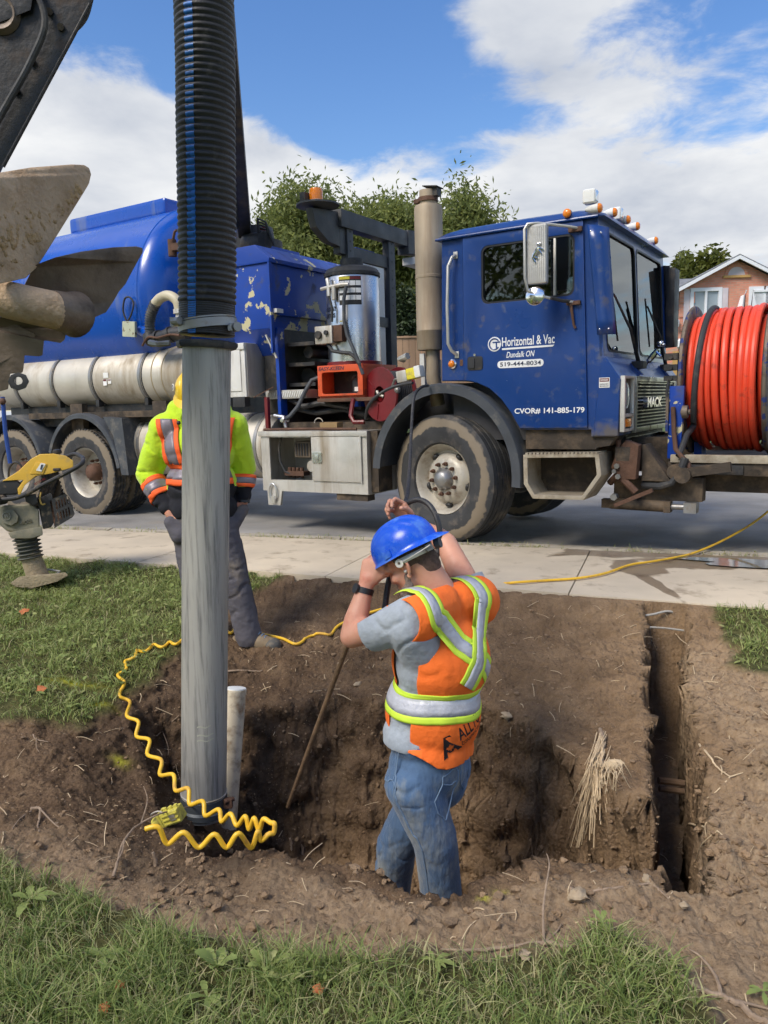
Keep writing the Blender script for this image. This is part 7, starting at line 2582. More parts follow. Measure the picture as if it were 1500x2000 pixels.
# hair and beard
hr_ = grow([('e', Th((-.014, 0, .038)), (.102, .082, .098), Mh.to_3x3()), ('c', Th((-.050, 0, -.03)), .062, Th((-.050, 0, -.055)), .058)], .008, 5)
hr_ = cut(hr_, Th((.045, 0, 0)), Mh.to_3x3() @ Vector((1, 0, -.15)))
link('hair', hr_, M['hair'], man)
bd_ = grow([('e', Th((.070, 0, -.104)), (.042, .049, .036), Mh.to_3x3()), ('c', Th((.035, .053, -.085)), .020, Th((.075, .030, -.105)), .026), ('c', Th((.035, -.053, -.085)), .020, Th((.075, -.030, -.105)), .026), ('c', Th((.018, .062, -.045)), .011, Th((.035, .054, -.085)), .017), ('c', Th((.018, -.062, -.045)), .011, Th((.035, -.054, -.085)), .017)], .006, 4)
wrinkle(bd_, .004, 90)
link('beard', bd_, M['beard'], man)
# ear plug
MB().sphere(Th((.004, .088, -.030)), .007, 8, 6).build('ear_plug', M['strapwhite'], man)
# helmet, worn back to front
HM = Mh @ Matrix.Translation((-.008, 0, .048)) @ Matrix.Rotation(radians(-3), 4, 'Y')
hat = helmet(man, HM, 'bluehat', back=True)
MB().tube([(-.135, .085, -.035), (-.10, .100, -.038), (-.05, .106, -.04), (.0, .105, -.042)], .002, 6).build('strap_wire', M['strapwhite'], hat)
mb = MB()
vs_ = []
for i in range(9):
    a = radians(86 + i * 9.5)
    for dz in (-.048, -.024):
        vs_.append((.128 * cos(a) * 1.0, .104 * sin(a), dz - .003 * i * .3))
mb.add(vs_, [(2 * i, 2 * i + 2, 2 * i + 3, 2 * i + 1) for i in range(8)])
o = mb.build('suspension_strap', M['strapwhite'], hat, fix=False)
o.modifiers.new('s', 'SOLIDIFY').thickness = .003
MB().lathe([(-.003, .006), (-.003, .017), (.003, .017), (.003, .006)], (.006, .107, -.040), (0, 1, 0), 20).build('strap_eyelet', M['strapwhite'], hat)
MB().box((-.115, .062, -.040), (.03, .045, .03), Matrix.Rotation(.5, 3, 'Z')).build('ratchet_housing', mat('grey_ratchet', lin((96, 98, 100)), .5, var=.1), hat, bevel=.006)
MB().cyl((-.130, .02, -.040), (-.152, .02, -.044), .021, n=12).build('ratchet_knob', mat('dark_grey_knob', lin((66, 72, 84)), .5, var=.1), hat)
# watch
wd = (lwr - lel).normalized()
wc = lwr - wd * .025
MB().lathe([(-.012, .036), (-.012, .0385), (.012, .0385), (.012, .036)], wc, wd, 28).build('watch_strap', M['watch'], man)
wn = (dirl((-.85, -.5, .1)) - wd * dirl((-.85, -.5, .1)).dot(wd)).normalized()
MB().cyl(wc + wn * .036, wc + wn * .046, .020, n=20).build('watch_case', M['watch'], man)
# jeans
jp = [('e', pel + Vector((0, 0, .0)), (.150, .184, .15)), ('e', pel + Vector((-.008, .075, -.07)), (.112, .098, .15)), ('e', pel + Vector((-.008, -.075, -.07)), (.112, .098, .15)), ('e', pel + Vector((.0, 0, .13)), (.146, .182, .12)),
      ('c', lhip + Vector((0, .005, 0)), .116, lkn, .090), ('c', lkn, .090, lkn.lerp(lan, .5), .087), ('c', lkn.lerp(lan, .5), .087, lan, .084), ('c', rhip, .116, rkn, .088), ('c', rkn, .088, rkn.lerp(ran, .5), .085), ('c', rkn.lerp(ran, .5), .085, ran, .082)]
jm = grow(jp, .0075, 6)
wrinkle(jm, .0035, 5, 2.0, (1, 1, 1.2), fold=.006, ffreq=(3.2, 3.2, 8))
wrinkle(jm, .0012, 20, 6.0, (1, 1, 2.6))
jm = cut(jm, pel + Vector((0, 0, .135)), (0, 0, 1))
link('jeans', jm, M['denim'], man)
JB = bvh(jm)


def seam(name, pts, m, r=.0022, tree_=None, parent=None):
    out = []
    for p in catmull(pts, 8):
        loc, nr, _, _ = tree_.find_nearest(p)
        out.append(loc + nr * .0012)
    return MB().tube(out, r, 5).build(name, M[m], parent)


hl = lambda k: lhip.lerp(lkn, k) if k < 1 else lkn.lerp(lan, k - 1)
lf = lambda v: Vector(v)
seam('side_seam', [pel + lf((0.03, .25, .10)), pel + lf((.01, .26, 0)), hl(.35) + lf((0, .16, 0)), hl(.7) + lf((0, .14, 0)), hl(1.0) + lf((-.01, .13, 0)), hl(1.5) + lf((-.01, .12, 0))], 'seam', .003, JB, man)
seam('side_seam', [pel + lf((0.045, .25, .10)), pel + lf((.022, .26, 0)), hl(.35) + lf((0.012, .16, 0)), hl(.7) + lf((0.012, .14, 0))], 'seam', .0015, JB, man)
pk_ = [(-.25, .145, .03), (-.25, .145, -.10), (-.25, .085, -.135), (-.25, .03, -.10), (-.25, .025, .04), (-.25, .145, .03)]
seam('pocket_seam', [pel + lf(p) for p in pk_], 'seam', .0024, JB, man)
pk_ = [(-.25, -.145, .03), (-.25, -.145, -.10), (-.25, -.085, -.135), (-.25, -.03, -.10), (-.25, -.025, .04), (-.25, -.145, .03)]
seam('pocket_seam', [pel + lf(p) for p in pk_], 'seam', .0024, JB, man)
seam('pocket_seam', [pel + lf((.20, .10, .08)), pel + lf((.17, .13, .0)), pel + lf((.10, .2, -.02)), pel + lf((.03, .24, .02))], 'seam', .0026, JB, man)
seam('pocket_arc', [pel + lf((-.25, .14, -.035)), pel + lf((-.25, .09, -.055)), pel + lf((-.25, .03, -.035))], 'seam', .0018, JB, man)
for a_ in (lan, ran):
    MB().tube([a_ + Vector((-.06, 0, -.06)), a_ + Vector((.05, 0, -.07)), a_ + Vector((.17, 0, -.085))], [.05, .052, .040], 14).build('boot', M['boot'], man)
# t-shirt
up_ = lambda a, b_, k: a.lerp(b_, k)
tp = [('e', pel + Vector((0.018, 0, .13)), (.160, .188, .13)), ('e', pel.lerp(che, .5) + Vector((.022, 0, .0)), (.172, .190, .20)), ('e', che + Vector((.008, 0, .01)), (.166, .202, .19)), ('c', lsh, .080, up_(lsh, nek, .7) + Vector((0, 0, -.03)), .068), ('c', rsh, .080, up_(rsh, nek, .7) + Vector((0, 0, -.03)), .074),
      ('c', lsh, .088, up_(lsh, lel, .72), .086), ('c', rsh, .088, up_(rsh, rel, .72), .084), ('c', lsh + Vector((0, 0, -.03)), .09, che + Vector((0, .08, .0)), .10)]
tm = grow(tp, .0085, 5)
wrinkle(tm, .003, 5, 5.0, (1, 1, 1), fold=.007, ffreq=(5, 5, 5))
wrinkle(tm, .0010, 20, 1.0, (1.6, 1.6, .6))
tm = cut(tm, up_(lsh, lel, .60), (lel - lsh).normalized()) if False else tm
bm = bmesh.new()
bm.from_mesh(tm)
ld, rd = (lel - lsh).normalized(), (rel - rsh).normalized()
for c_, d_, far in ((up_(lsh, lel, .62), ld, lsh), (up_(rsh, rel, .55), rd, rsh)):
    fs_ = [f for f in bm.faces if (f.calc_center_median() - far).dot(d_) > .10 and ((f.calc_center_median() - far) - d_ * (f.calc_center_median() - far).dot(d_)).length < .13]
    ge = set(fs_)
    for f in fs_:
        ge.update(f.verts)
        ge.update(f.edges)
    bmesh.ops.bisect_plane(bm, geom=list(ge), plane_co=c_, plane_no=d_, clear_outer=True)
bmesh.ops.bisect_plane(bm, geom=bm.verts[:] + bm.edges[:] + bm.faces[:], plane_co=pel + Vector((0, 0, .108)), plane_no=(.06, 0, -1), clear_outer=True)
bmesh.ops.bisect_plane(bm, geom=bm.verts[:] + bm.edges[:] + bm.faces[:], plane_co=nek + Vector((0, 0, .035)), plane_no=Vector((.55, 0, .85)), clear_outer=True)
bm.to_mesh(tm)
bm.free()
smooth(tm, None)
o = link('t_shirt', tm, M['grey_tee'], man)
s_ = o.modifiers.new('s', 'SOLIDIFY')
s_.thickness = .004
s_.offset = 0
# vest: torso shell without arms, open at the sides
vp = [('e', pel + Vector((.0, 0, .06)), (.172, .200, .15)), ('e', pel + Vector((-.03, 0, -.03)), (.165, .196, .14)), ('e', pel.lerp(che, .5) + Vector((.010, 0, .0)), (.188, .204, .21)), ('e', che + Vector((-.002, 0, .01)), (.184, .216, .20)), ('c', lsh + Vector((-.01, -.01, .0)), .108, up_(lsh, nek, .75) + Vector((-.01, 0, -.03)), .096), ('c', rsh + Vector((-.01, .01, 0)), .108, up_(rsh, nek, .75) + Vector((-.01, 0, -.03)), .096)]
vm = grow(vp, .009, 7)
wrinkle(vm, .006, 4, 8.0, (1, 1, .5), fold=.008, ffreq=(4, 5, 2.6))
wrinkle(vm, .0012, 18, 2.0, (1.5, 1.5, .5))
zy = che.z + .11
back_p = cut(cut(vm, pel + Vector((-.018, 0, 0)), (1, 0, .12), True), pel + Vector((0, 0, .05)), (0, 0, -1))
for s_ in (1, -1):
    back_p = cut(back_p, pel + Vector((0, s_ * .075, .045)), Vector((0, s_ * .30, -.95)).normalized())
    back_p = cut(back_p, pel + Vector((0, s_ * .14, .078)), Vector((0, s_ * .72, -.70)).normalized())
    back_p = cut(back_p, che + Vector((0, s_ * .262, 0)), (0, s_, 0))
yoke = cut(cut(vm, pel + Vector((-.018, 0, 0)), (-1, 0, -.12), True), Vector((0, 0, zy)), (0, 0, -1))
for s_ in (1, -1):
    yoke = cut(yoke, che + Vector((0, s_ * .262, 0)), (0, s_, 0))
front_p = cut(cut(vm, pel + Vector((.075, 0, 0)), (-1, 0, 0), True), Vector((0, 0, zy)), (0, 0, 1))
front_p = cut(front_p, pel + Vector((0, 0, .12)), (0, 0, -1))
vest_m = join([back_p, yoke, front_p], 'vest')
bm = bmesh.new()
bm.from_mesh(vest_m)
bmesh.ops.remove_doubles(bm, verts=bm.verts, dist=.0012)
bmesh.ops.bisect_plane(bm, geom=bm.verts[:] + bm.edges[:] + bm.faces[:], plane_co=nek + Vector((-.02, 0, .035)), plane_no=Vector((.42, 0, .9)), clear_outer=True)
bm.to_mesh(vest_m)
bm.free()
smooth(vest_m, None)
vo = link('vest', vest_m, M['vest'], man)
s_ = vo.modifiers.new('s', 'SOLIDIFY')
s_.thickness = .004
s_.offset = 0
# piping along the vest edges
VB = bvh(vm)
TEE = bvh(tm)
# waist band, all round, over the open sides too
zc = pel.z + .295
cen = pel.lerp(che, .6)


def ring_pt(a, z, R=.45):
    o = Vector((cen.x + R * cos(a), cen.y + R * sin(a), z))
    d_ = Vector((cen.x, cen.y, z)) - o
    d_.normalize()
    loc, nr, _, _ = VB.ray_cast(o, d_)
    l2, n2, _, _ = TEE.ray_cast(o, d_)
    if l2 is not None and (l2 - o).length < (loc - o).length + .003 and (l2 - o).length > .12:
        return (l2 + (o - l2).normalized() * .003, (o - l2).normalized())
    return (loc, nr)


def ring_band(name, z0, z1, off, m, a0=0.0, a1=2 * pi, n=72, w=4, tilt=0.0):
    vs_ = []
    for i in range(n + 1):
        a = a0 + (a1 - a0) * i / n
        for j in range(w):
            z = z0 + (z1 - z0) * j / (w - 1) + tilt * cos(a) + .006 * sin(3 * a + 1)
            loc, nr = ring_pt(a, z)
            vs_.append(loc + nr * (off + .0035 * float(noise3(np.array([[loc.x * 14, loc.y * 14, loc.z * 22]]))[0])))
    mb_ = MB().add(vs_, [(i * w + j, (i + 1) * w + j, (i + 1) * w + j + 1, i * w + j + 1) for i in range(n) for j in range(w - 1)])
    o = mb_.build(name, M[m], vo, ang=None, fix=False)
    s_ = o.modifiers.new('s', 'SOLIDIFY')
    s_.thickness = .002
    s_.offset = 0
    return o


ring_band('lime_band', zc - .058, zc - .030, .0042, 'lime', tilt=.015)
ring_band('silver_band', zc - .030, zc + .030, .0045, 'silver', tilt=.015)
ring_band('lime_band', zc + .030, zc + .055, .0042, 'lime', tilt=.015)


def back_strip(name, p0, p1, w0, w1, off, m, n=26, w=5, bow=0.0):
    """straight tape on the back, given in (y, z); w0..w1 across its width"""
    p0, p1 = Vector(p0), Vector(p1)
    d_ = (p1 - p0)
    nn = Vector((-d_.y, d_.x)).normalized()
    vs_, ok = [], True
    for i in range(n + 1):
        for j in range(w):
            q = p0 + d_ * (i / n) + nn * (w0 + (w1 - w0) * j / (w - 1)) + nn * bow * sin(pi * i / n)
            h_ = ray_pt(VB, (-1.0, q.x, q.y), (1, 0, 0), off)
            if h_ is None:
                h_ = Vector((cen.x, q.x, q.y))
            vs_.append(h_)
    mb_ = MB().add(vs_, [(i * w + j, i * w + j + 1, (i + 1) * w + j + 1, (i + 1) * w + j) for i in range(n) for j in range(w - 1)])
    o = mb_.build(name, M[m], vo, ang=None, fix=False)
    s_ = o.modifiers.new('s', 'SOLIDIFY')
    s_.thickness = .0016
    s_.offset = 0
    return o


yb = che.y
for k, (a, b_) in enumerate((((yb + .185, che.z + .235), (yb - .140, zc + .05)), ((yb - .135, che.z + .255), (yb + .095, zc + .05)))):
    o1 = .0045 + k * .003
    path = [Vector((-.26, b_[0], b_[1])), Vector((-.27, b_[0] * .7 + a[0] * .3, b_[1] * .7 + a[1] * .3)), Vector((-.27, b_[0] * .38 + a[0] * .62, b_[1] * .38 + a[1] * .62)), Vector((-.22, a[0] * .92 + b_[0] * .08, a[1] * .92 + b_[1] * .08)), Vector((-.13, a[0], a[1] + .02)), Vector((-.05, a[0] * .98, a[1] + .05)), Vector((.03, a[0] * .95, a[1] + .05))]
    cl_p = []
    for p in catmull(path, 8):
        loc, nr, _, _ = VB.find_nearest(p)
        cl_p.append((loc, nr))
    for nm, w0, w1, ex_o, m_ in (('lime_tape', -.050, -.025, 0, 'lime'), ('silver_tape', -.025, .025, .0004, 'silver'), ('lime_tape', .025, .050, 0, 'lime')):
        rows = []
        for i, (loc, nr) in enumerate(cl_p):
            tg = (cl_p[min(i + 1, len(cl_p) - 1)][0] - cl_p[max(i - 1, 0)][0]).normalized()
            sd2 = nr.cross(tg).normalized()
            rows.append([loc + sd2 * w + nr * .004 for w in np.linspace(w0, w1, 4)])
        band(nm, VB, rows, M[m_], vo, o1 + ex_o)
# print on the vest tail
M['print'] = mat('black_vest_print', lin((34, 26, 30)), .8, var=.1)


def print_text(name, txt, org, ang, width, height, bold=0.01, shear=0.0):
    me_ = text_mesh(txt, 1.0, bold=bold, depth=0.0, shear=shear)
    bm = bmesh.new()
    bm.from_mesh(me_)
    co = np.array([v.co[:] for v in bm.verts])
    lo, hi = co.min(0), co.max(0)
    for v in bm.verts:
        a = (v.co.x - lo[0]) / (hi[0] - lo[0]) * width
        b_ = (v.co.y - lo[1]) / (hi[1] - lo[1]) * height
        y = org[0] - (a * cos(ang) - b_ * sin(ang))
        z = org[1] + a * sin(ang) + b_ * cos(ang)
        h_ = ray_pt(VB, (-1.0, y, z), (1, 0, 0), .0040)
        v.co = h_ if h_ is not None else Vector((cen.x, y, z))
    bm.to_mesh(me_)
    bm.free()
    return link(name, me_, M['print'], vo)


def print_poly(name, poly, org, ang, s_, holes=()):
    mb_ = MB()
    f = lambda a, b_, d_: (lambda y, z: ray_pt(VB, (-1, y, z), (1, 0, 0), .004 + d_) or Vector((cen.x, y, z)))(org[0] - (a * cos(ang) - b_ * sin(ang)) * s_, org[1] + (a * sin(ang) + b_ * cos(ang)) * s_)
    plate(mb_, list(poly), list(holes), f, 0.0, .0004)
    return mb_.build(name, M['print'], vo, fix=False)


pa = radians(24)
pz = pel.z
O_ = (yb + .150, pz + .088)
leaf = [(.44, .10), (.46, .24), (.30, .22), (.34, .30), (.20, .42), (.28, .45), (.27, .55), (.38, .52), (.42, .60), (.50, .74), (.58, .60), (.62, .52), (.73, .55), (.72, .45), (.80, .42), (.66, .30), (.70, .22), (.54, .24), (.56, .10)]
leaf = [((a - .5) * .62 + .50, (b_ - .4) * .62 + .36) for a, b_ in leaf]
print_poly('printed_emblem', [(0, 0), (.22, 0), (.30, .18), (.36, .18), (.40, .10), (.60, .10), (.64, .18), (.70, .18), (.78, 0), (1.0, 0), (.62, 1.0), (.38, 1.0)], O_, pa, .088, [leaf])
f_off = lambda a, b_: (O_[0] - (a * cos(pa) - b_ * sin(pa)), O_[1] + a * sin(pa) + b_ * cos(pa))
print_text('printed_text', 'ALLTO', f_off(.084, .034), pa, .13, .056, .012)
print_text('printed_text', 'CONSTRUCTION', f_off(.088, .006), pa, .13, .018, .008)
print_poly('printed_rule', [(0, 0), (.12, 0), (.12, .003), (0, .003)], f_off(.088, .0245), pa, 1.0)

# ------------------------------------------------------------------ onlooker behind the dig tube
SB = Vector((at(402, 1000, 4.52).x, 4.52, 0))
SB.z = hit(500, 1262).z + .01
PSI = radians(-90)
S_INV = (Matrix.Translation(SB) @ Matrix.Rotation(PSI, 4, 'Z')).inverted()
sq = lambda px, py, Y: S_INV @ at(px, py, Y)
per = empty('person', SB, PSI, 'man in lime yellow high visibility hoodie standing behind the dig tube', 'person')
spel = sq(398, 1010, 4.54)
sche = sq(390, 880, 4.56)
snek = sq(388, 800, 4.57)
sr, sl2 = sq(322, 838, 4.57), sq(455, 834, 4.57)          # shoulders: his right is on the left of the photo
srel, slel = sq(290, 925, 4.62), sq(477, 915, 4.64)
srw, slw = sq(332, 1003, 4.48), sq(476, 975, 4.60)
hcs = sq(386, 777, 4.50)
MhS = Matrix.Translation(hcs) @ Matrix.Rotation(radians(-8), 4, 'Z') @ Matrix.Rotation(radians(24), 4, 'Y')
ThS = lambda p: MhS @ Vector(p)
slh, srh = spel + Vector((0, .09, -.04)), spel + Vector((0, -.09, -.04))
slk, sla = sq(462, 1140, 4.50), sq(486, 1243, 4.50)
srk, sra = sq(383, 1145, 4.52), sq(384, 1246, 4.54)
h1, f1 = hand(srw, S_INV.to_3x3() @ Vector((.30, -.05, -.95)), S_INV.to_3x3() @ Vector((-.75, -.65, 0)), -1, ((.2, .3, .2),) * 4, (.7, .5, .5, (.1, .2)), .95)
h2_, f2_ = hand(slw, S_INV.to_3x3() @ Vector((-.25, -.05, -.97)), S_INV.to_3x3() @ Vector((.8, -.6, 0)), 1, ((.2, .3, .2),) * 4, (.7, .5, .5, (.1, .2)), .95)
sb_ = [('e', spel, (.125, .165, .13)), ('e', spel.lerp(sche, .5), (.12, .15, .16)), ('e', sche, (.125, .17, .15)), ('c', snek, .068, ThS((-.03, 0, -.05)), .06), ('c', sr, .06, snek, .05), ('c', sl2, .06, snek, .05),
       ('c', sr, .06, srel, .044), ('c', srel, .046, srw, .030), ('c', sl2, .06, slel, .044), ('c', slel, .046, slw, .030), ('c', slh, .085, slk, .058), ('c', slk, .056, sla, .04), ('c', srh, .085, srk, .058), ('c', srk, .056, sra, .04),
       ('c', sla + Vector((0, 0, -.02)), .03, sla + Vector((.05, .08, -.035)), .02), ('c', sra + Vector((0, 0, -.02)), .03, sra + Vector((.10, -.01, -.035)), .02)] + head_prims(MhS) + h1 + h2_
sbm = grow(sb_, .008, 5)
em = MB()
ear(em, MhS, 1)
ear(em, MhS, -1)
link('body', join([sbm, f1.mesh('f', None), f2_.mesh('f', None), em.mesh('f', None)], 'body'), M['skin'], per)
# eyes
for s_ in (1, -1):
    MB().sphere(ThS((.088, s_ * .032, -.008)), .012, 10, 8).build('eye', M['strapwhite'], per)
    MB().sphere(ThS((.096, s_ * .032, -.008)), .006, 8, 6).build('iris', M['watch'], per)
helmet(per, MhS @ Matrix.Translation((-.004, 0, .045)) @ Matrix.Rotation(radians(2), 4, 'Y'), 'yellowhat', back=False)
hh = [c for c in per.children if c.name.startswith('hard_hat')][0]
MB().lathe([(0, .020), (.003, .020), (.003, 0)], (.075, -.0985, .055), (.55, -.8, .25), 18).build('sticker', M['white'], hh)
MB().lathe([(.0032, .013), (.0045, .013), (.0045, .009), (.0032, .009)], (.075, -.0985, .055), (.55, -.8, .25), 18).build('sticker_ring', M['darkletter'], hh)
hs_ = grow([('e', ThS((-.012, 0, .03)), (.102, .081, .098), MhS.to_3x3())], .009, 4)
hs_ = cut(hs_, ThS((.03, 0, 0)), MhS.to_3x3() @ Vector((1, 0, -.1)))
link('hair', hs_, M['hair'], per)
# trousers
pp_ = [('e', spel, (.145, .180, .13)), ('c', slh, .108, slk, .083), ('c', slk, .083, slk.lerp(sla, .55), .079), ('c', slk.lerp(sla, .55), .079, sla + Vector((0, 0, -.01)), .080), ('c', srh, .108, srk, .083), ('c', srk, .083, srk.lerp(sra, .55), .079), ('c', srk.lerp(sra, .55), .079, sra, .080), ('c', srw + Vector((0, .01, -.05)), .05, srh + Vector((.06, -.03, -.05)), .07), ('c', slw + Vector((0, -.01, -.06)), .04, slh + Vector((.04, .03, -.05)), .07)]
pm_ = grow(pp_, .0085, 6)
wrinkle(pm_, .006, 6, 3.0, (1, 1, 1.2), fold=.010, ffreq=(3.2, 3.2, 7.5))
wrinkle(pm_, .0025, 20, 3.0, (1, 1, 2.0))
pm_ = cut(pm_, sla + Vector((0, 0, -.045)), (0, 0, -1))
link('trousers', pm_, M['workpants'], per)
PBv = bvh(pm_)
sh_l = lambda k: slh.lerp(slk, k) if k < 1 else slk.lerp(sla, k - 1)
seam('side_seam', [sh_l(.2) + Vector((.0, .2, 0)), sh_l(.6) + Vector((0, .16, 0)), sh_l(1.0) + Vector((0, .14, 0)), sh_l(1.6) + Vector((0, .13, 0))], 'workpants', .003, PBv, per)
# boots
for a_, toe, lab in ((sla, Vector((.05, .19, 0)), 1), (sra, Vector((.19, -.02, 0)), 0)):
    z0 = a_.z - .085 if lab else a_.z - .085
    hd_ = Vector((a_.x, a_.y, 0))
    td_ = toe.normalized()
    L_ = toe.length
    heel = hd_ - td_ * .07
    prb = [('c', Vector((heel.x, heel.y, z0 + .045)), .046, Vector((hd_.x, hd_.y, z0 + .10)), .056), ('c', Vector((hd_.x, hd_.y, z0 + .05)), .05, Vector(((hd_ + td_ * .08).x, (hd_ + td_ * .08).y, z0 + .055)), .05), ('c', Vector(((hd_ + td_ * .08).x, (hd_ + td_ * .08).y, z0 + .05)), .05, Vector(((hd_ + td_ * .155).x, (hd_ + td_ * .155).y, z0 + .040)), .045)]
    bt = grow(prb, .007, 5)
    bt = cut(bt, (0, 0, z0 + .018), (0, 0, -1))
    bo_ = link('boot', bt, M['boot'], per)
    sdv = Vector((-td_.y, td_.x, 0))
    outl = []
    for i in range(24):
        t = 2 * pi * i / 24
        c_ = cos(t)
        q = hd_ + td_ * (.052 + .150 * c_) + sdv * (.052 * sin(t) * (1 - .12 * c_ if c_ < 0 else 1))
        outl.append((q.x, q.y))
    MB().prism(outl, lambda a, b_, d_: (a, b_, d_), z0 - .006, z0 + .022).build('sole', M['rubber'], bo_, bevel=.004)
    tcap = grow([('e', Vector(((hd_ + td_ * .15).x, (hd_ + td_ * .15).y, z0 + .038)), (.056, .054, .047))], .007, 2)
    link('toe_cap', cut(tcap, (0, 0, z0 + .02), (0, 0, -1)), mat('grey_toe_cap', lin((84, 82, 78)), .7, var=.2, dirt=(MUD, .3, 20)), bo_)
    for k in range(4):
        c_ = hd_ + td_ * (.055 + k * .018)
        zz_ = z0 + .118 - k * .010
        MB().tube([Vector((c_.x, c_.y, zz_)) - sdv * .024, Vector((c_.x, c_.y, zz_ + .008)), Vector((c_.x, c_.y, zz_)) + sdv * .024], .0035, 6).build('lace', M['seam'], bo_)
# hoodie
hp2 = [('e', spel + Vector((.0, 0, .06)), (.165, .200, .13)), ('e', spel.lerp(sche, .5), (.175, .205, .17)), ('e', sche, (.168, .215, .16)), ('c', sr, .095, snek + Vector((0, -.04, -.05)), .085), ('c', sl2, .095, snek + Vector((0, .04, -.05)), .085), ('c', sr, .090, srel, .078), ('c', srel, .078, srel.lerp(srw, .55), .068), ('c', srel.lerp(srw, .55), .066, srw - (srw - srel).normalized() * .045, .048),
       ('c', sl2, .088, slel, .074), ('c', slel, .074, slel.lerp(slw, .55), .064), ('c', slel.lerp(slw, .5), .062, slw - (slw - slel).normalized() * .02, .047), ('c', sr.lerp(snek, .55) + Vector((-.02, -.03, .04)), .072, snek + Vector((.06, -.05, -.03)), .052), ('c', sl2.lerp(snek, .55) + Vector((-.02, .03, .04)), .072, snek + Vector((.06, .05, -.03)), .052), ('c', snek + Vector((-.09, -.07, .02)), .065, snek + Vector((-.09, .07, .02)), .065), ('c', snek + Vector((-.09, -.07, .02)), .06, snek + Vector((.02, -.10, .0)), .052), ('c', snek + Vector((-.09, .07, .02)), .06, snek + Vector((.02, .10, .0)), .052)]
hm_ = grow(hp2, .0085, 6)
wrinkle(hm_, .008, 4, 1.0, (1, 1, 1), fold=.016, ffreq=(4, 4, 7))
wrinkle(hm_, .002, 17, 4.0, (1, 1, 1.3))
hm_ = cut(hm_, spel + Vector((0, 0, -.03)), (0, 0, -1))
ho = link('hoodie', hm_, M['hivis'], per)
hm_.materials.append(M['navy'])
zb = sq(390, 945, 4.40).z
for p in hm_.polygons:
    c_ = p.center
    dr_, dl_ = (c_ - srel).dot((srw - srel).normalized()) / (srw - srel).length, (c_ - slel).dot((slw - slel).normalized()) / (slw - slel).length
    arm_r = c_.y < spel.y - .17 and c_.z < srel.z + .05 and (c_ - srel.lerp(srw, min(1, max(0, dr_)))).length < .12
    arm_l = c_.y > spel.y + .17 and c_.z < slel.z + .05 and (c_ - slel.lerp(slw, min(1, max(0, dl_)))).length < .12
    if arm_r or arm_l:
        p.material_index = 1 if (dr_ > .62 and arm_r) or (dl_ > .62 and arm_l) else 0
    else:
        p.material_index = 1 if c_.z < zb else 0
tor = grow([hp2[0], hp2[1], hp2[2], hp2[3], hp2[4]] + hp2[11:], .012, 6)
HB = bvh(hm_)
TB_ = bvh(tor)
HC = spel.lerp(sche, .4)


def torso_band(name, z0, z1, off, m, a0, a1, n=30, w=4):
    vs_ = []
    for i in range(n + 1):
        a = a0 + (a1 - a0) * i / n
        for j in range(w):
            z = z0 + (z1 - z0) * j / (w - 1)
            o = Vector((HC.x + .4 * cos(a), HC.y + .4 * sin(a), z))
            d_ = (Vector((HC.x, HC.y, z)) - o).normalized()
            loc = HB.ray_cast(o, d_)[0]
            l2 = TB_.ray_cast(o, d_)[0]
            if loc is None or (l2 is not None and (loc - l2).length > .05):
                loc = l2
            vs_.append(loc - d_ * off)
    mb_ = MB().add(vs_, [(i * w + j, (i + 1) * w + j, (i + 1) * w + j + 1, i * w + j + 1) for i in range(n) for j in range(w - 1)])
    o = mb_.build(name, M[m], ho, ang=None, fix=False)
    s_ = o.modifiers.new('s', 'SOLIDIFY')
    s_.thickness = .002
    s_.offset = 0


A_ = radians(74)
torso_band('orange_band', zb - .01, zb + .026, .008, 'otape', -A_, A_)
torso_band('grey_band', zb + .026, zb + .082, .0085, 'greytape', -A_, A_)
torso_band('orange_band', zb + .082, zb + .115, .008, 'otape', -A_, A_)


def front_strip(name, p0, p1, w0, w1, off, m, n=26, w=5):
    p0, p1 = Vector(p0), Vector(p1)
    vs_ = []
    for i in range(n + 1):
        t = i / n
        for j in range(w):
            y = p0.x + (p1.x - p0.x) * t + w0 + (w1 - w0) * j / (w - 1)
            z = p0.y + (p1.y - p0.y) * t
            h_ = ray_pt(HB, (1.0, y, z), (-1, 0, 0), off) or Vector((HC.x + .1, y, z))
            vs_.append(h_)
    mb_ = MB().add(vs_, [(i * w + j, i * w + j + 1, (i + 1) * w + j + 1, (i + 1) * w + j) for i in range(n) for j in range(w - 1)])
    o = mb_.build(name, M[m], ho, ang=None, fix=False)
    s_ = o.modifiers.new('s', 'SOLIDIFY')
    s_.thickness = .002
    s_.offset = 0


zt_ = sr.z + .055
for s_ in (1, -1):
    yt, ymid, ylo = sche.y + s_ * .165, sche.y + s_ * .135, sche.y + s_ * .118
    front_strip('orange_tape', (yt, zt_), (ylo, zb + .115), -.062, -.034, .008, 'otape')
    front_strip('grey_tape', (yt, zt_), (ylo, zb + .115), -.034, .034, .0085, 'greytape')
    front_strip('orange_tape', (yt, zt_), (ylo, zb + .115), .034, .062, .008, 'otape')
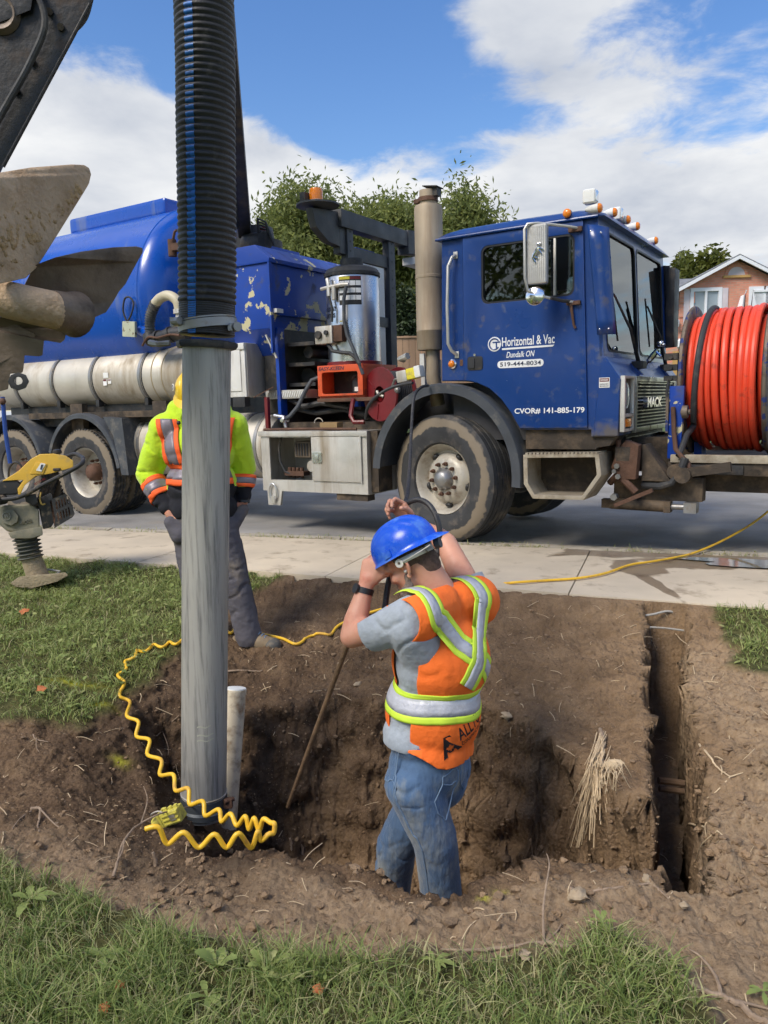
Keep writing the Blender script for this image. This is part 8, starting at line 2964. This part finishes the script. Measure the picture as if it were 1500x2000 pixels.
# sleeve bands
for e_, w_ in ((srel, srw), (slel, slw)):
    d_ = (w_ - e_).normalized()
    L_ = (w_ - e_).length
    a = d_.orthogonal().normalized()
    b_ = d_.cross(a)
    for nm, k0, k1, m_ in (('orange_cuff', .22, .33, 'otape'), ('grey_cuff', .33, .52, 'greytape'), ('orange_cuff', .52, .63, 'otape')):
        rows = []
        for i in range(29):
            t = 2 * pi * i / 28
            row = []
            for k in np.linspace(k0, k1, 4):
                c_ = e_ + d_ * L_ * k
                o = c_ + (a * cos(t) + b_ * sin(t)) * .16
                loc = HB.ray_cast(c_, (o - c_).normalized())[0]
                if loc is None or (loc - c_).length > .115:
                    loc = c_ + (o - c_).normalized() * .085
                row.append(loc + (o - c_).normalized() * .0035)
            rows.append(row)
        vs_ = [p for r in rows for p in r]
        mb_ = MB().add(vs_, [(i * 4 + j, i * 4 + j + 1, (i + 1) * 4 + j + 1, (i + 1) * 4 + j) for i in range(28) for j in range(3)])
        o = mb_.build(nm, M[m_], ho, ang=None, fix=False)
        q_ = o.modifiers.new('s', 'SOLIDIFY')
        q_.thickness = .002
MB().sphere(sq(349, 826, 4.36), .012, 8, 6).build('drawcord_toggle', M['watch'], ho)
wd = (slw - slel).normalized()
MB().lathe([(-.010, .034), (-.010, .037), (.010, .037), (.010, .034)], slw + wd * .012, wd, 24).build('watch_strap', M['watch'], per)
# ================================================================== VEGETATION, ROOTS, CLODS
# clay stuck on the upper blade of the digging attachment
rng = np.random.default_rng(8)
pr_ = []
for i in range(520):
    cx_, cy_ = (rng.normal(75, 38), rng.normal(398, 24)) if i % 3 else (rng.normal(35, 30), rng.normal(462, 26))
    if i < 40:
        cx_, cy_ = rng.normal(140, 9), rng.normal(376, 8)
    if cx_ > 160 - max(0, (cy_ - 370)) * .68 or cy_ < 345 or cy_ > 530 or cx_ < -30:
        continue
    if noise3(np.array([[cx_ * .035, cy_ * .05, 1.3]]))[0] < -.12 and i >= 40:
        continue
    r = rng.uniform(.004, .0095)
    pr_.append(('e', bq(cx_, cy_, .0018 * (cx_ - 20) - .0004 * (cy_ - 420) + .003), (r * 1.5, r * .9, r), Matrix.Rotation(rng.uniform(0, 3), 3, 'Y')))
cm_ = grow(pr_, .0035, 2)
wrinkle(cm_, .002, 160)
o = link('clay_lumps', cm_, mat('tan_clay_lumps', lin((168, 140, 104)), .95, var=.2, bump=.6, bs=120), xb)
o['kind'] = 'stuff'


def grass_mat():
    m = bpy.data.materials.new('grass_blades')
    m.use_nodes = True
    nt = m.node_tree
    N, Lk = nt.nodes.new, nt.links.new
    b = nt.nodes['Principled BSDF']
    out = nt.nodes['Material Output']
    a = N('ShaderNodeAttribute')
    a.attribute_name = 'tint'
    r = N('ShaderNodeValToRGB')
    e = r.color_ramp.elements
    e[0].position, e[0].color = 0.0, (0.070, 0.125, 0.030, 1)
    e[1].position, e[1].color = 1.0, (0.46, 0.40, 0.23, 1)
    for p, c in ((.35, (0.195, 0.265, 0.075)), (.68, (0.33, 0.385, 0.12)), (.80, (0.42, 0.42, 0.19))):
        k = e.new(p)
        k.color = c + (1,)
    Lk(a.outputs['Fac'], r.inputs[0])
    Lk(r.outputs[0], b.inputs['Base Color'])
    b.inputs['Roughness'].default_value = .55
    b.inputs['Specular IOR Level'].default_value = .35
    t = N('ShaderNodeBsdfTranslucent')
    Lk(r.outputs[0], t.inputs[0])
    mx = N('ShaderNodeMixShader')
    mx.inputs[0].default_value = .3
    Lk(b.outputs[0], mx.inputs[1])
    Lk(t.outputs[0], mx.inputs[2])
    Lk(mx.outputs[0], out.inputs[0])
    return m


M['grass'] = grass_mat()
rg = np.random.default_rng(42)


def height_at(x, y):
    """lawn height by bilinear lookup on the built ground"""
    r = np.empty(len(x))
    for i in range(len(x)):
        h_ = GB.ray_cast(Vector((x[i], y[i], 2)), Vector((0, 0, -1)))[0]
        r[i] = h_.z if h_ is not None else -.1
    return r


def blades(x, y, z, L, W, lean, tint):
    n = len(x)
    a = rg.uniform(0, 2 * pi, n)
    la = rg.uniform(0, 2 * pi, n)
    s_ = np.stack([np.cos(a), np.sin(a), np.zeros(n)], 1)
    d_ = np.stack([np.cos(la), np.sin(la), np.zeros(n)], 1)
    p = np.stack([x, y, z - .006], 1)
    up = np.array((0, 0, 1.0))
    V = np.empty((n, 7, 3))
    for k, (t, w) in enumerate(((0, 1.0), (.45, .85), (.78, .5))):
        c = p + up * (L * t * (1 - .35 * lean * t))[:, None] + d_ * (L * lean * t * t)[:, None]
        V[:, 2 * k] = c - s_ * (W * w / 2)[:, None]
        V[:, 2 * k + 1] = c + s_ * (W * w / 2)[:, None]
    V[:, 6] = p + up * (L * (1 - .38 * lean))[:, None] + d_ * (L * lean * 1.05)[:, None]
    return V, tint


def blade_mesh(name, V, tint):
    n = len(V)
    me_ = bpy.data.meshes.new(name)
    me_.vertices.add(n * 7)
    me_.vertices.foreach_set('co', V.astype(np.float32).ravel())
    base = (np.arange(n) * 7)[:, None]
    idx = np.concatenate([base + np.array([[0, 1, 3, 2]]), base + np.array([[2, 3, 5, 4]]), base + np.array([[4, 5, 6]])], 1)
    me_.loops.add(n * 11)
    me_.loops.foreach_set('vertex_index', idx.ravel())
    me_.polygons.add(n * 3)
    st_ = (np.arange(n) * 11)[:, None] + np.array([[0, 4, 8]])
    me_.polygons.foreach_set('loop_start', st_.ravel())
    me_.update()
    a = me_.attributes.new('tint', 'FLOAT', 'POINT')
    a.data.foreach_set('value', np.repeat(np.clip(tint, 0, 1), 7).astype(np.float32))
    return me_


def scatter(x0, x1, y0, y1, dens, thr=.45):
    n = int((x1 - x0) * (y1 - y0) * dens)
    x, y = rg.uniform(x0, x1, n), rg.uniform(y0, y1, n)
    # keep what the camera can see, and grassy ground only
    vis = (np.abs(x) < y * .56 + .25)
    x, y = x[vis], y[vis]
    ok = y < SW_A + SW_B * x - .005
    x, y = x[ok], y[ok]
    _, dm, ps, ts, wob, wob2 = ground_base(x, y)
    keep = (dm + rg.uniform(-.25, .25, len(x)) < thr) & (ps < -.02)
    dr = (x > 2.13) & (y < SW_A + SW_B * x)
    keep &= ~dr
    return x[keep], y[keep], wob[keep], wob2[keep]


allV, allT = [], []
for (x0, x1, y0, y1, dens, l0, l1, w0, lean) in ((-1.75, 1.5, 1.15, 2.6, 23000, .045, .105, .0040, .75), (-4.6, -.6, 3.2, 7.6, 8200, .035, .075, .0052, .8), (1.3, 2.3, 3.2, 4.75, 7500, .03, .07, .0048, .8), (-1.2, 1.2, 4.4, 5.6, 8000, .02, .055, .0045, .8)):
    x, y, wob, wob2 = scatter(x0, x1, y0, y1, dens)
    n = len(x)
    cl_ = np.clip(.5 + .55 * wob + .5 * wob2, 0, 1)
    k = rg.uniform(0, 1, n) < .12 + 1.0 * cl_
    x, y, wob, wob2, cl_ = x[k], y[k], wob[k], wob2[k], cl_[k]
    n = len(x)
    z = height_at(x, y)
    L_ = (l0 + (l1 - l0) * rg.uniform(0, 1, n) ** 1.4) * (.65 + .7 * cl_)
    dryp = np.clip(.36 + .5 * (-wob2) + .5 * (-wob), .10, .8) * (1.0 if y0 < 2 else .35)
    tint = np.where(rg.uniform(0, 1, n) < dryp, rg.uniform(.76, 1, n), np.clip(rg.normal(.43 if y0 < 2 else .60, .17, n) + .12 * wob, 0, .74))
    V, t_ = blades(x, y, z, L_, w0 * rg.uniform(.6, 1.3, n), np.clip(rg.normal(lean, .3, n), .1, 1.3), tint)
    allV.append(V)
    allT.append(t_)
o = link('grass', blade_mesh('grass', np.concatenate(allV), np.concatenate(allT)), M['grass'])
tag(o, 'green lawn grass around the dug soil', 'grass', kind='stuff')

# broad leaves mixed into the lawn
lv, lt_ = [], []
for (x0, x1, y0, y1, dens, s0, s1) in ((-4.6, -.9, 3.25, 7.4, 900, .014, .045), (-1.7, 1.4, 1.15, 2.5, 1100, .008, .028), (1.5, 2.2, 3.3, 4.7, 420, .014, .04)):
    x, y, wob, wob2 = scatter(x0, x1, y0, y1, dens, .3)
    k = rg.uniform(0, 1, len(x)) < np.clip(.5 + 1.0 * wob, .05, 1)
    x, y = x[k], y[k]
    n = len(x)
    z = height_at(x, y) + rg.uniform(.008, .04, n)
    a = rg.uniform(0, 2 * pi, n)
    d_ = np.stack([np.cos(a), np.sin(a), rg.uniform(-.3, .5, n)], 1)
    q = np.stack([-np.sin(a), np.cos(a), rg.uniform(-.35, .35, n)], 1)
    L_ = rg.uniform(s0, s1, n)[:, None]
    p = np.stack([x, y, z], 1)
    V = np.stack([p, p + d_ * L_ * .3 + q * L_ * .26, p + d_ * L_ * .7 + q * L_ * .24, p + d_ * L_ + np.array((0, 0, -.1)) * L_, p + d_ * L_ * .7 - q * L_ * .24, p + d_ * L_ * .3 - q * L_ * .26], 1)
    lv.append(V)
    lt_.append(np.clip(rg.normal(.52, .16, n), 0, .8))
o = link('lawn_weeds', quads_mesh('lawn_weeds', np.concatenate(lv), np.concatenate(lt_), 6), M['grass'])
tag(o, 'small broad leaved weeds mixed into the lawn grass', 'weeds', kind='stuff')


# individual broad-leaved plants in the foreground
def plant(px, py, n, size, label, seed, up_=.6, tone=.62):
    c = hit(px, py)
    rn = random.Random(seed)
    root = empty('dandelion_plant', c, 0, label, 'weed', 'broad leaved weeds in the front grass')
    for i in range(n):
        a = i * 2.39 + rn.uniform(-.4, .4)
        L_ = size * rn.uniform(.65, 1.15)
        u = up_ * rn.uniform(.5, 1.4)
        d_ = Vector((cos(a), sin(a), u)).normalized()
        s_ = Vector((-sin(a), cos(a), 0))
        vs_, nr = [], 9
        for k in range(nr):
            t = k / (nr - 1)
            w = L_ * .17 * (sin(pi * min(1, t * .92 + .06)) ** .8) * (1 + (.22 if k % 2 else -.12)) * (.35 + .9 * t if t < .75 else 1.0)
            p = d_ * L_ * t + Vector((0, 0, -.42 * L_ * t * t))
            p = p + Vector((0, 0, .02))
            fold = Vector((0, 0, .22 * w))
            vs_ += [p - s_ * w + fold, p, p + s_ * w + fold]
        fs_ = [(3 * k + j, 3 * k + j + 1, 3 * k + j + 4, 3 * k + j + 3) for k in range(nr - 1) for j in range(2)]
        me_ = MB().add(vs_, fs_).mesh('leaf', None, fix=False)
        at_ = me_.attributes.new('tint', 'FLOAT', 'POINT')
        at_.data.foreach_set('value', np.full(len(vs_), tone + rn.uniform(-.1, .08), np.float32))
        link('leaf', me_, M['grass'], root)


plant(425, 1905, 7, .10, 'tall toothed weed left of the front grass centre', 1, 1.2, .55)
plant(520, 1905, 6, .085, 'bright green weed with rounded upright leaves in front grass', 2, 1.3, .70)
plant(560, 1925, 5, .07, 'small bright weed right of the rounded upright one', 3, .9, .70)
plant(405, 1960, 6, .075, 'pale low weed at the lower left of the front grass', 4, .5, .5)
plant(200, 1880, 7, .08, 'flat broad weed in the grass near the lower left', 5, .4, .45)
plant(60, 1770, 6, .085, 'leafy weed at the left edge of the front grass', 6, .6, .55)
plant(1490, 1950, 5, .05, 'small round leaved weed at the right end of the grass', 7, .5, .5)
plant(850, 1890, 6, .055, 'low weed in the middle of the front grass', 8, .5, .6)
plant(1175, 1815, 5, .06, 'weed growing on the grass tongue near the pit', 9, .8, .62)


def dead_leaf(px, py, s_, label, seed):
    c = hit(px, py) + Vector((0, 0, .03))
    rn = random.Random(seed)
    a = rn.uniform(0, 6)
    vs_ = [(0, 0, .006)]
    for i in range(14):
        t = 2 * pi * i / 14
        r = s_ * (.72 + .28 * cos(5 * t * .5) ** 2) * (1.25 if i == 0 else 1)
        vs_.append((r * cos(t + a), r * .72 * sin(t + a), .006 * sin(3 * t) + .45 * s_ * (sin(t) ** 2) * .5))
    fs_ = [(0, i + 1, (i + 1) % 14 + 1) for i in range(14)]
    o = MB().add(vs_, fs_).build('fallen_leaf', M['deadleaf'], None, ang=None, fix=False)
    o.location = c
    o.rotation_euler = (radians(35), 0, 0)
    tag(o, label, 'leaf', 'fallen leaves')


M['deadleaf'] = mat('rusty_dead_leaf', lin((176, 104, 62)), .8, var=.25, vs=30)
dead_leaf(48, 1203, .035, 'rusty orange leaf on the lawn below the rammer', 1)
dead_leaf(235, 1945, .018, 'pale brown leaf in the front grass, left', 2)
dead_leaf(205, 1990, .018, 'orange leaf at the bottom edge of the grass', 3)
dead_leaf(622, 1953, .018, 'rusty leaf in the front grass near the middle', 4)
dead_leaf(82, 1357, .03, 'pale tan leaf at the lawn edge left of the pit', 5)

# ---- roots
M['root'] = mat('grey_root_bark', lin((150, 130, 110)), .85, var=.25, vs=40, bump=.4, bs=150)
M['rootpale'] = mat('pale_root', lin((198, 176, 144)), .8, var=.15, vs=40)


def root(pxs, r, label, m='root', name='root', lift=.004, taper=.45, sub=()):
    pts_ = []
    for p in pxs:
        h_ = hit(p[0], p[1])
        pts_.append(h_ + Vector((0, -.004, lift + (p[2] if len(p) > 2 else 0))))
    o = pts_[0].copy()
    e = empty(name, o, 0, label, 'root')
    q = [p - o for p in catmull(pts_, 6)]
    n = len(q)
    MB().tube([p + Vector((random.gauss(0, r * .18), random.gauss(0, r * .18), random.gauss(0, r * .15))) for p in q], [r * (1 - (1 - taper) * i / n) for i in range(n)], 7).build('stem', M[m], e)
    for s_ in sub:
        w = []
        for p in s_:
            w.append(hit(p[0], p[1]) + Vector((0, -.004, lift + (p[2] if len(p) > 2 else 0))) - o)
        w = catmull(w, 6)
        MB().tube(w, [r * .6 * (1 - .6 * i / len(w)) for i in range(len(w))], 6).build('branch', M[m], e)
    return e


root([(1512, 2008), (1470, 1988), (1440, 1962), (1405, 1948), (1360, 1932), (1325, 1905), (1290, 1872), (1245, 1845)], .0095, 'thick grey root snaking over soil at the lower right corner', lift=.008, sub=[[(1407, 1950), (1402, 1925), (1390, 1900), (1365, 1870), (1345, 1858)], [(1440, 1960), (1470, 1966), (1500, 1974)]])
root([(1112, 1852), (1062, 1842), (1000, 1850), (930, 1857), (860, 1855)], .007, 'grey root lying along the grass edge below the pit', sub=[[(1062, 1842), (1060, 1800, .03), (1066, 1760, .05), (1072, 1725, .06), (1067, 1708, .07)], [(1062, 1842), (1085, 1822), (1096, 1805)]])
root([(222, 1718), (232, 1690, .01), (245, 1655, .02), (275, 1628, .03), (330, 1612, .05), (398, 1594, .05)], .0055, 'thin grey root crossing over the yellow control box', lift=.012, sub=[[(245, 1655, .02), (240, 1680, .02), (226, 1700, .01)], [(278, 1625, .03), (290, 1590, .05), (283, 1565, .06)]])
root([(1112, 1735), (1140, 1744), (1200, 1735), (1265, 1728), (1290, 1742), (1306, 1757)], .006, 'tan root on the near lip below the clay column', sub=[])
root([(1365, 1455), (1385, 1478), (1400, 1500), (1425, 1518)], .005, 'pale root poking from the right bank of the trench', 'rootpale', sub=[[(1425, 1518), (1400, 1545), (1380, 1560)], [(1425, 1518), (1450, 1510)]])
root([(1346, 1610), (1370, 1615), (1400, 1624)], .005, 'short pale root beside the near end of the trench', 'rootpale', sub=[[(1400, 1624), (1370, 1650), (1358, 1680)], [(1400, 1624), (1420, 1640)]])
root([(62, 1585, .01), (80, 1590, .02), (75, 1615), (78, 1625)], .006, 'knotty root tuft in the dark soil at the left', sub=[[(80, 1590, .02), (110, 1612), (140, 1630)], [(62, 1585), (40, 1600), (25, 1620)]])
root([(65, 1435), (72, 1445), (95, 1450)], .004, 'thin forked root on the left dirt bank', sub=[[(72, 1442), (72, 1460), (78, 1470)]])
root([(300, 1450, .02), (318, 1435, .02), (350, 1405, .02)], .004, 'wiry root left of the dig tube', sub=[[(318, 1435, .02), (330, 1470, .02), (325, 1495, .02)]])
root([(440, 1312), (470, 1310), (505, 1312), (512, 1310)], .006, 'grey root under the onlooker boot on the pit edge', sub=[])
root([(1300, 1200), (1320, 1240), (1345, 1262)], .004, 'thin root across the upper trench', 'rootpale', sub=[])
for k, (px, py, hgt) in enumerate(((303, 1690, .05), (590, 1665, .055), (568, 1655, .05))):
    c = hit(px, py)
    o = MB().tube([(0, 0, -.02), (.003, 0, hgt * .5), (random.uniform(-.01, .01), 0, hgt)], [.008, .007, .005], 7).build('root_stub', M['root'])
    o.location = c
    tag(o, ('cut root stub standing in the soil below the control box', 'taller root stub at the lip left of the worker', 'thin root stub at the lip nearest the dig tube')[k], 'root')
# fibrous root clump hanging on the clay column
hc_ = hit(1160, 1400)
e = empty('fibrous_root', hc_, 0, 'pale fibrous root clump hanging down the pit wall', 'root')
rn = random.Random(5)
main = [at(a, b_, hit(a, b_).y - .02) - hc_ for a, b_ in ((1172, 1424), (1175, 1436), (1177, 1448))]
MB().tube(catmull(main, 5), [.008, .009, .010, .011, .011, .011, .010, .010, .010, .009, .008][:11], 8).build('root_crown', M['root'], e)
for i in range(90):
    t0 = rn.uniform(1425, 1500)
    x0 = 1176 + rn.gauss(0, 6) - (t0 - 1440) * .12
    dx = rn.gauss(0, 15)
    ln_ = rn.uniform(60, 190) * (1.15 if rn.random() < .4 else .8)
    e1 = min(1655, t0 + ln_)
    mid = (x0 + dx * .5 - (e1 - t0) * .12, (t0 + e1) / 2)
    end = (x0 + dx - (e1 - t0) * .22 + rn.gauss(0, 5), e1)
    gp = lambda q: at(q[0], q[1], hit(q[0], q[1]).y - .02 - rn.uniform(0, .035)) - hc_
    p_ = [gp((x0, t0)), gp(mid), gp(end)]
    MB().tube(catmull(p_, 4), rn.uniform(.0012, .0026), 5).build('root_strand', M['rootpale'], e)
for i in range(26):
    a = rn.uniform(-.6, .9)
    L_ = rn.uniform(15, 60)
    x0, y0 = 1190 + rn.uniform(-12, 25), 1490 + rn.uniform(-12, 18)
    yy = min(hit(x0, y0).y, hit(x0, y0 + L_).y) - .03
    MB().tube(catmull([at(x0, y0, yy) - hc_, at(x0 + L_ * sin(a) * .5, y0 + L_ * .4, yy - .02) - hc_, at(x0 + L_ * sin(a), y0 + L_, yy - .01) - hc_], 4), .0016, 5).build('root_strand', M['rootpale'], e)
MB().sphere(at(1200, 1494, hit(1200, 1494).y - .02) - hc_, (.045, .02, .025), 7, 5).build('torn_bark', M['rootpale'], e)

# ---- rootlets, clods, chips (too many to count)
n = 420
mb = MB()
tries = 0
while n and tries < 4000:
    tries += 1
    x, y = rg.uniform(-1.7, 2.0), rg.uniform(1.75, 4.9)
    if abs(x) > y * .52 + .05:
        continue
    zb_, dm, ps, ts, w1_, w2_ = ground_base(np.array([x]), np.array([y]))
    if dm[0] < .9 or y > SW_A + SW_B * x - .05:
        continue
    loc, nr, _, _ = GB.ray_cast(Vector((x, y, 2)), Vector((0, 0, -1)))
    if loc is None:
        continue
    a = rg.uniform(0, 2 * pi)
    L_ = rg.uniform(.02, .10)
    d_ = Vector((cos(a), sin(a), 0))
    if nr.z < .6:
        d_ = (d_ * .3 + nr * .3 + Vector((0, 0, -1))).normalized()
    else:
        d_ = (d_ - nr * d_.dot(nr)).normalized()
    s_ = nr.cross(d_)
    b_ = rg.uniform(-.4, .4)
    p_ = [loc + nr * .001, loc + d_ * L_ * .4 + nr * rg.uniform(.003, .012) + s_ * L_ * b_ * .5, loc + d_ * L_ + s_ * L_ * b_ + nr * .002]
    mb.tube(catmull(p_, 3), rg.uniform(.0009, .0022), 4)
    n -= 1
o = mb.build('rootlets', M['rootpale'], None, fix=False)
tag(o, 'fine pale rootlets scattered over the dug soil', 'roots', kind='stuff')

ico = [Vector(v).normalized() for v in ((0, 0, 1), (.89, 0, .45), (.28, .85, .45), (-.72, .53, .45), (-.72, -.53, .45), (.28, -.85, .45), (.72, .53, -.45), (-.28, .85, -.45), (-.89, 0, -.45), (-.28, -.85, -.45), (.72, -.53, -.45), (0, 0, -1))]
icf = [(0, 1, 2), (0, 2, 3), (0, 3, 4), (0, 4, 5), (0, 5, 1), (1, 6, 2), (2, 7, 3), (3, 8, 4), (4, 9, 5), (5, 10, 1), (6, 7, 2), (7, 8, 3), (8, 9, 4), (9, 10, 5), (10, 6, 1), (11, 7, 6), (11, 8, 7), (11, 9, 8), (11, 10, 9), (11, 6, 10)]
ICO = np.array([tuple(v) for v in ico])
cp_, cr_ = [], []
tries = 0
while len(cp_) < 9000 and tries < 40000:
    tries += 1
    x, y = rg.uniform(-1.75, 2.05), rg.uniform(1.7, 4.9)
    if abs(x) > y * .53 + .05 or (y > 2.9 and rg.uniform() < .45):
        continue
    cp_.append((x, y))
cp_ = np.array(cp_)
zb_, dm, ps, ts, w1_, w2_ = ground_base(cp_[:, 0], cp_[:, 1])
k = (dm > .85) & (cp_[:, 1] < SW_A + SW_B * cp_[:, 0] - .06) & (rg.uniform(0, 1, len(cp_)) < .55 + .6 * w1_)
cp_ = cp_[k]
V, F = [], []
for i, (x, y) in enumerate(cp_):
    loc, nr, _, _ = GB.ray_cast(Vector((x, y, 2)), Vector((0, 0, -1)))
    if loc is None or nr.z < .45:
        continue
    r = min(.016, .0024 * (1 + rg.pareto(2.3)))
    q = ICO * rg.uniform(.65, 1.25, (12, 1)) * np.array((1, rg.uniform(.7, 1.1), rg.uniform(.5, .85))) * r
    a = rg.uniform(0, 6.28)
    R2 = np.array([[cos(a), -sin(a), 0], [sin(a), cos(a), 0], [0, 0, 1]])
    o_ = len(V) * 12
    V.append(q @ R2.T + np.array(loc + nr * r * .3))
    F.append(np.array(icf) + o_)
for i in range(2600):
    px, py = rg.uniform(230, 1500), rg.uniform(1285, 1740)
    d_ = (CAM_M.to_3x3() @ Vector(((px - 750) / FPX, -(py - 1000) / FPX, -1.0))).normalized()
    loc, nr, _, _ = GB.ray_cast(Vector((0, 0, CAM_H)), d_)
    if loc is None or nr.z > .75:
        continue
    r = min(.015, .0026 * (1 + rg.pareto(2.2)))
    q = ICO * rg.uniform(.6, 1.3, (12, 1)) * np.array((1, rg.uniform(.7, 1.1), rg.uniform(.6, .95))) * r
    o_ = len(V) * 12
    V.append(q + np.array(loc + nr * r * .15))
    F.append(np.array(icf) + o_)
for i in range(170):
    px, py = rg.uniform(60, 1480), rg.uniform(1640, 1840)
    if i % 3 == 0:
        px, py = rg.uniform(1360, 1500), rg.uniform(1330, 1750)
    loc = hit(px, py)
    if loc is None or ground_base(np.array([loc.x]), np.array([loc.y]))[1][0] < .9:
        continue
    r = rg.uniform(.009, .024)
    q = ICO * rg.uniform(.55, 1.3, (12, 1)) * np.array((1, rg.uniform(.7, 1.1), rg.uniform(.5, .8))) * r
    a = rg.uniform(0, 6.28)
    R2 = np.array([[cos(a), -sin(a), 0], [sin(a), cos(a), 0], [0, 0, 1]])
    o_ = len(V) * 12
    V.append(q @ R2.T + np.array(loc) + np.array((0, 0, r * .15)))
    F.append(np.array(icf) + o_)
V = np.concatenate(V)
F = np.concatenate(F)
me_ = bpy.data.meshes.new('soil_clods')
me_.from_pydata(V.tolist(), [], F.tolist())
smooth(me_, 20)
M['clod'] = mat('crumbly_clods', lin((142, 118, 92)), .95, var=.28, vs=9, bump=.9, bs=90, dirt=(lin((166, 140, 110)), .3, 7))
o = link('soil_clods', me_, M['clod'])
tag(o, 'crumbs and clods of soil around the pit', 'soil', kind='stuff')

# larger stones one can tell apart
M['stone'] = mat('dusty_stone', lin((164, 146, 122)), .85, var=.2, vs=20, bump=.4, bs=60)
for k, (px, py, r, lab) in enumerate(((1128, 1752, .028, 'flat pale stone on the near lip below the clay column'), (1262, 1718, .017, 'small tan stone beside the near end of the trench'), (1025, 1868, .018, 'stone at the grass edge below the pit'), (1335, 1770, .014, 'small stone on the soil right of the near lip'), (700, 1338, .022, 'rounded stone in the far pit wall left of the worker'), (990, 1400, .028, 'stone in the pit wall right of the worker'))):
    c = hit(px, py)
    rn = np.random.default_rng(k + 60)
    mb = MB().sphere((0, 0, 0), (r, r * .8, r * .62), 12, 8)
    mb.v = [tuple(np.array(v) * (1 + .18 * rn.normal())) for v in mb.v]
    o = mb.build('stone', M['stone'], None, ang=60)
    o.location = c + Vector((0, -.003, r * .3))
    o.rotation_euler = (0, 0, k)
    tag(o, lab, 'stone', 'stones in the soil')

# ---- services crossing the trench
M['cable'] = mat('grey_service_cable', lin((168, 164, 156)), .5, var=.15, dirt=(MUD, .35, 12))
M['duct'] = mat('brown_service_pipe', lin((112, 88, 66)), .7, var=.2, dirt=(lin((80, 62, 46)), .4, 12))


def cross(name, pxs, Y, r, m, label, cat):
    pts_ = [at(a, b_, Y + d_) for a, b_, d_ in pxs]
    e_ = empty(name, pts_[0], 0, label, cat)
    MB().tube([p - pts_[0] for p in catmull(pts_, 6)], r, 8).build('line', M[m], e_)


cross('service_cable', ((1246, 1204, 0), (1275, 1200, 0), (1302, 1194, 0), (1325, 1198, 0), (1352, 1205, -.02)), 4.42, .007, 'cable', 'upper grey cable crossing the trench under the sidewalk', 'cable')
cross('service_cable', ((1248, 1224, 0), (1300, 1227, 0), (1352, 1234, -.02)), 4.36, .006, 'cable', 'lower thin cable crossing the trench below the first', 'cable')
cross('buried_pipe', ((1286, 1524, 0), (1320, 1528, 0), (1362, 1534, -.02)), 3.42, .017, 'duct', 'upper brown pipe crossing deep in the trench', 'pipe')
cross('buried_pipe', ((1288, 1540, 0), (1320, 1544, 0), (1362, 1549, -.02)), 3.40, .015, 'duct', 'lower brown pipe just under the other deep in the trench', 'pipe')

# ---- dry weeds in the kerb joint
n = 2600
x = rg.uniform(-4.2, 3.2, n)
f_ = np.clip(fbm(np.stack([x * 1.6, x * 0, x * 0], 1), 3) + .28, 0, 1)
x = x[rg.uniform(0, 1, n) < f_ * 1.3]
n = len(x)
y = CB_A + CB_B * x - KX * rg.choice([0.98, .02], n, p=[.75, .25]) + rg.normal(0, .014, n)
V, t_ = blades(x, y, np.full(n, .018), rg.uniform(.015, .06, n), np.full(n, .006), np.clip(rg.normal(.9, .3, n), .2, 1.4), np.where(rg.uniform(0, 1, n) < .6, rg.uniform(.78, 1, n), rg.uniform(.3, .7, n)))
o = link('kerb_weeds', blade_mesh('kerb_weeds', V, t_), M['grass'])
tag(o, 'dry weeds growing in the joint along the kerb', 'weeds', kind='stuff')
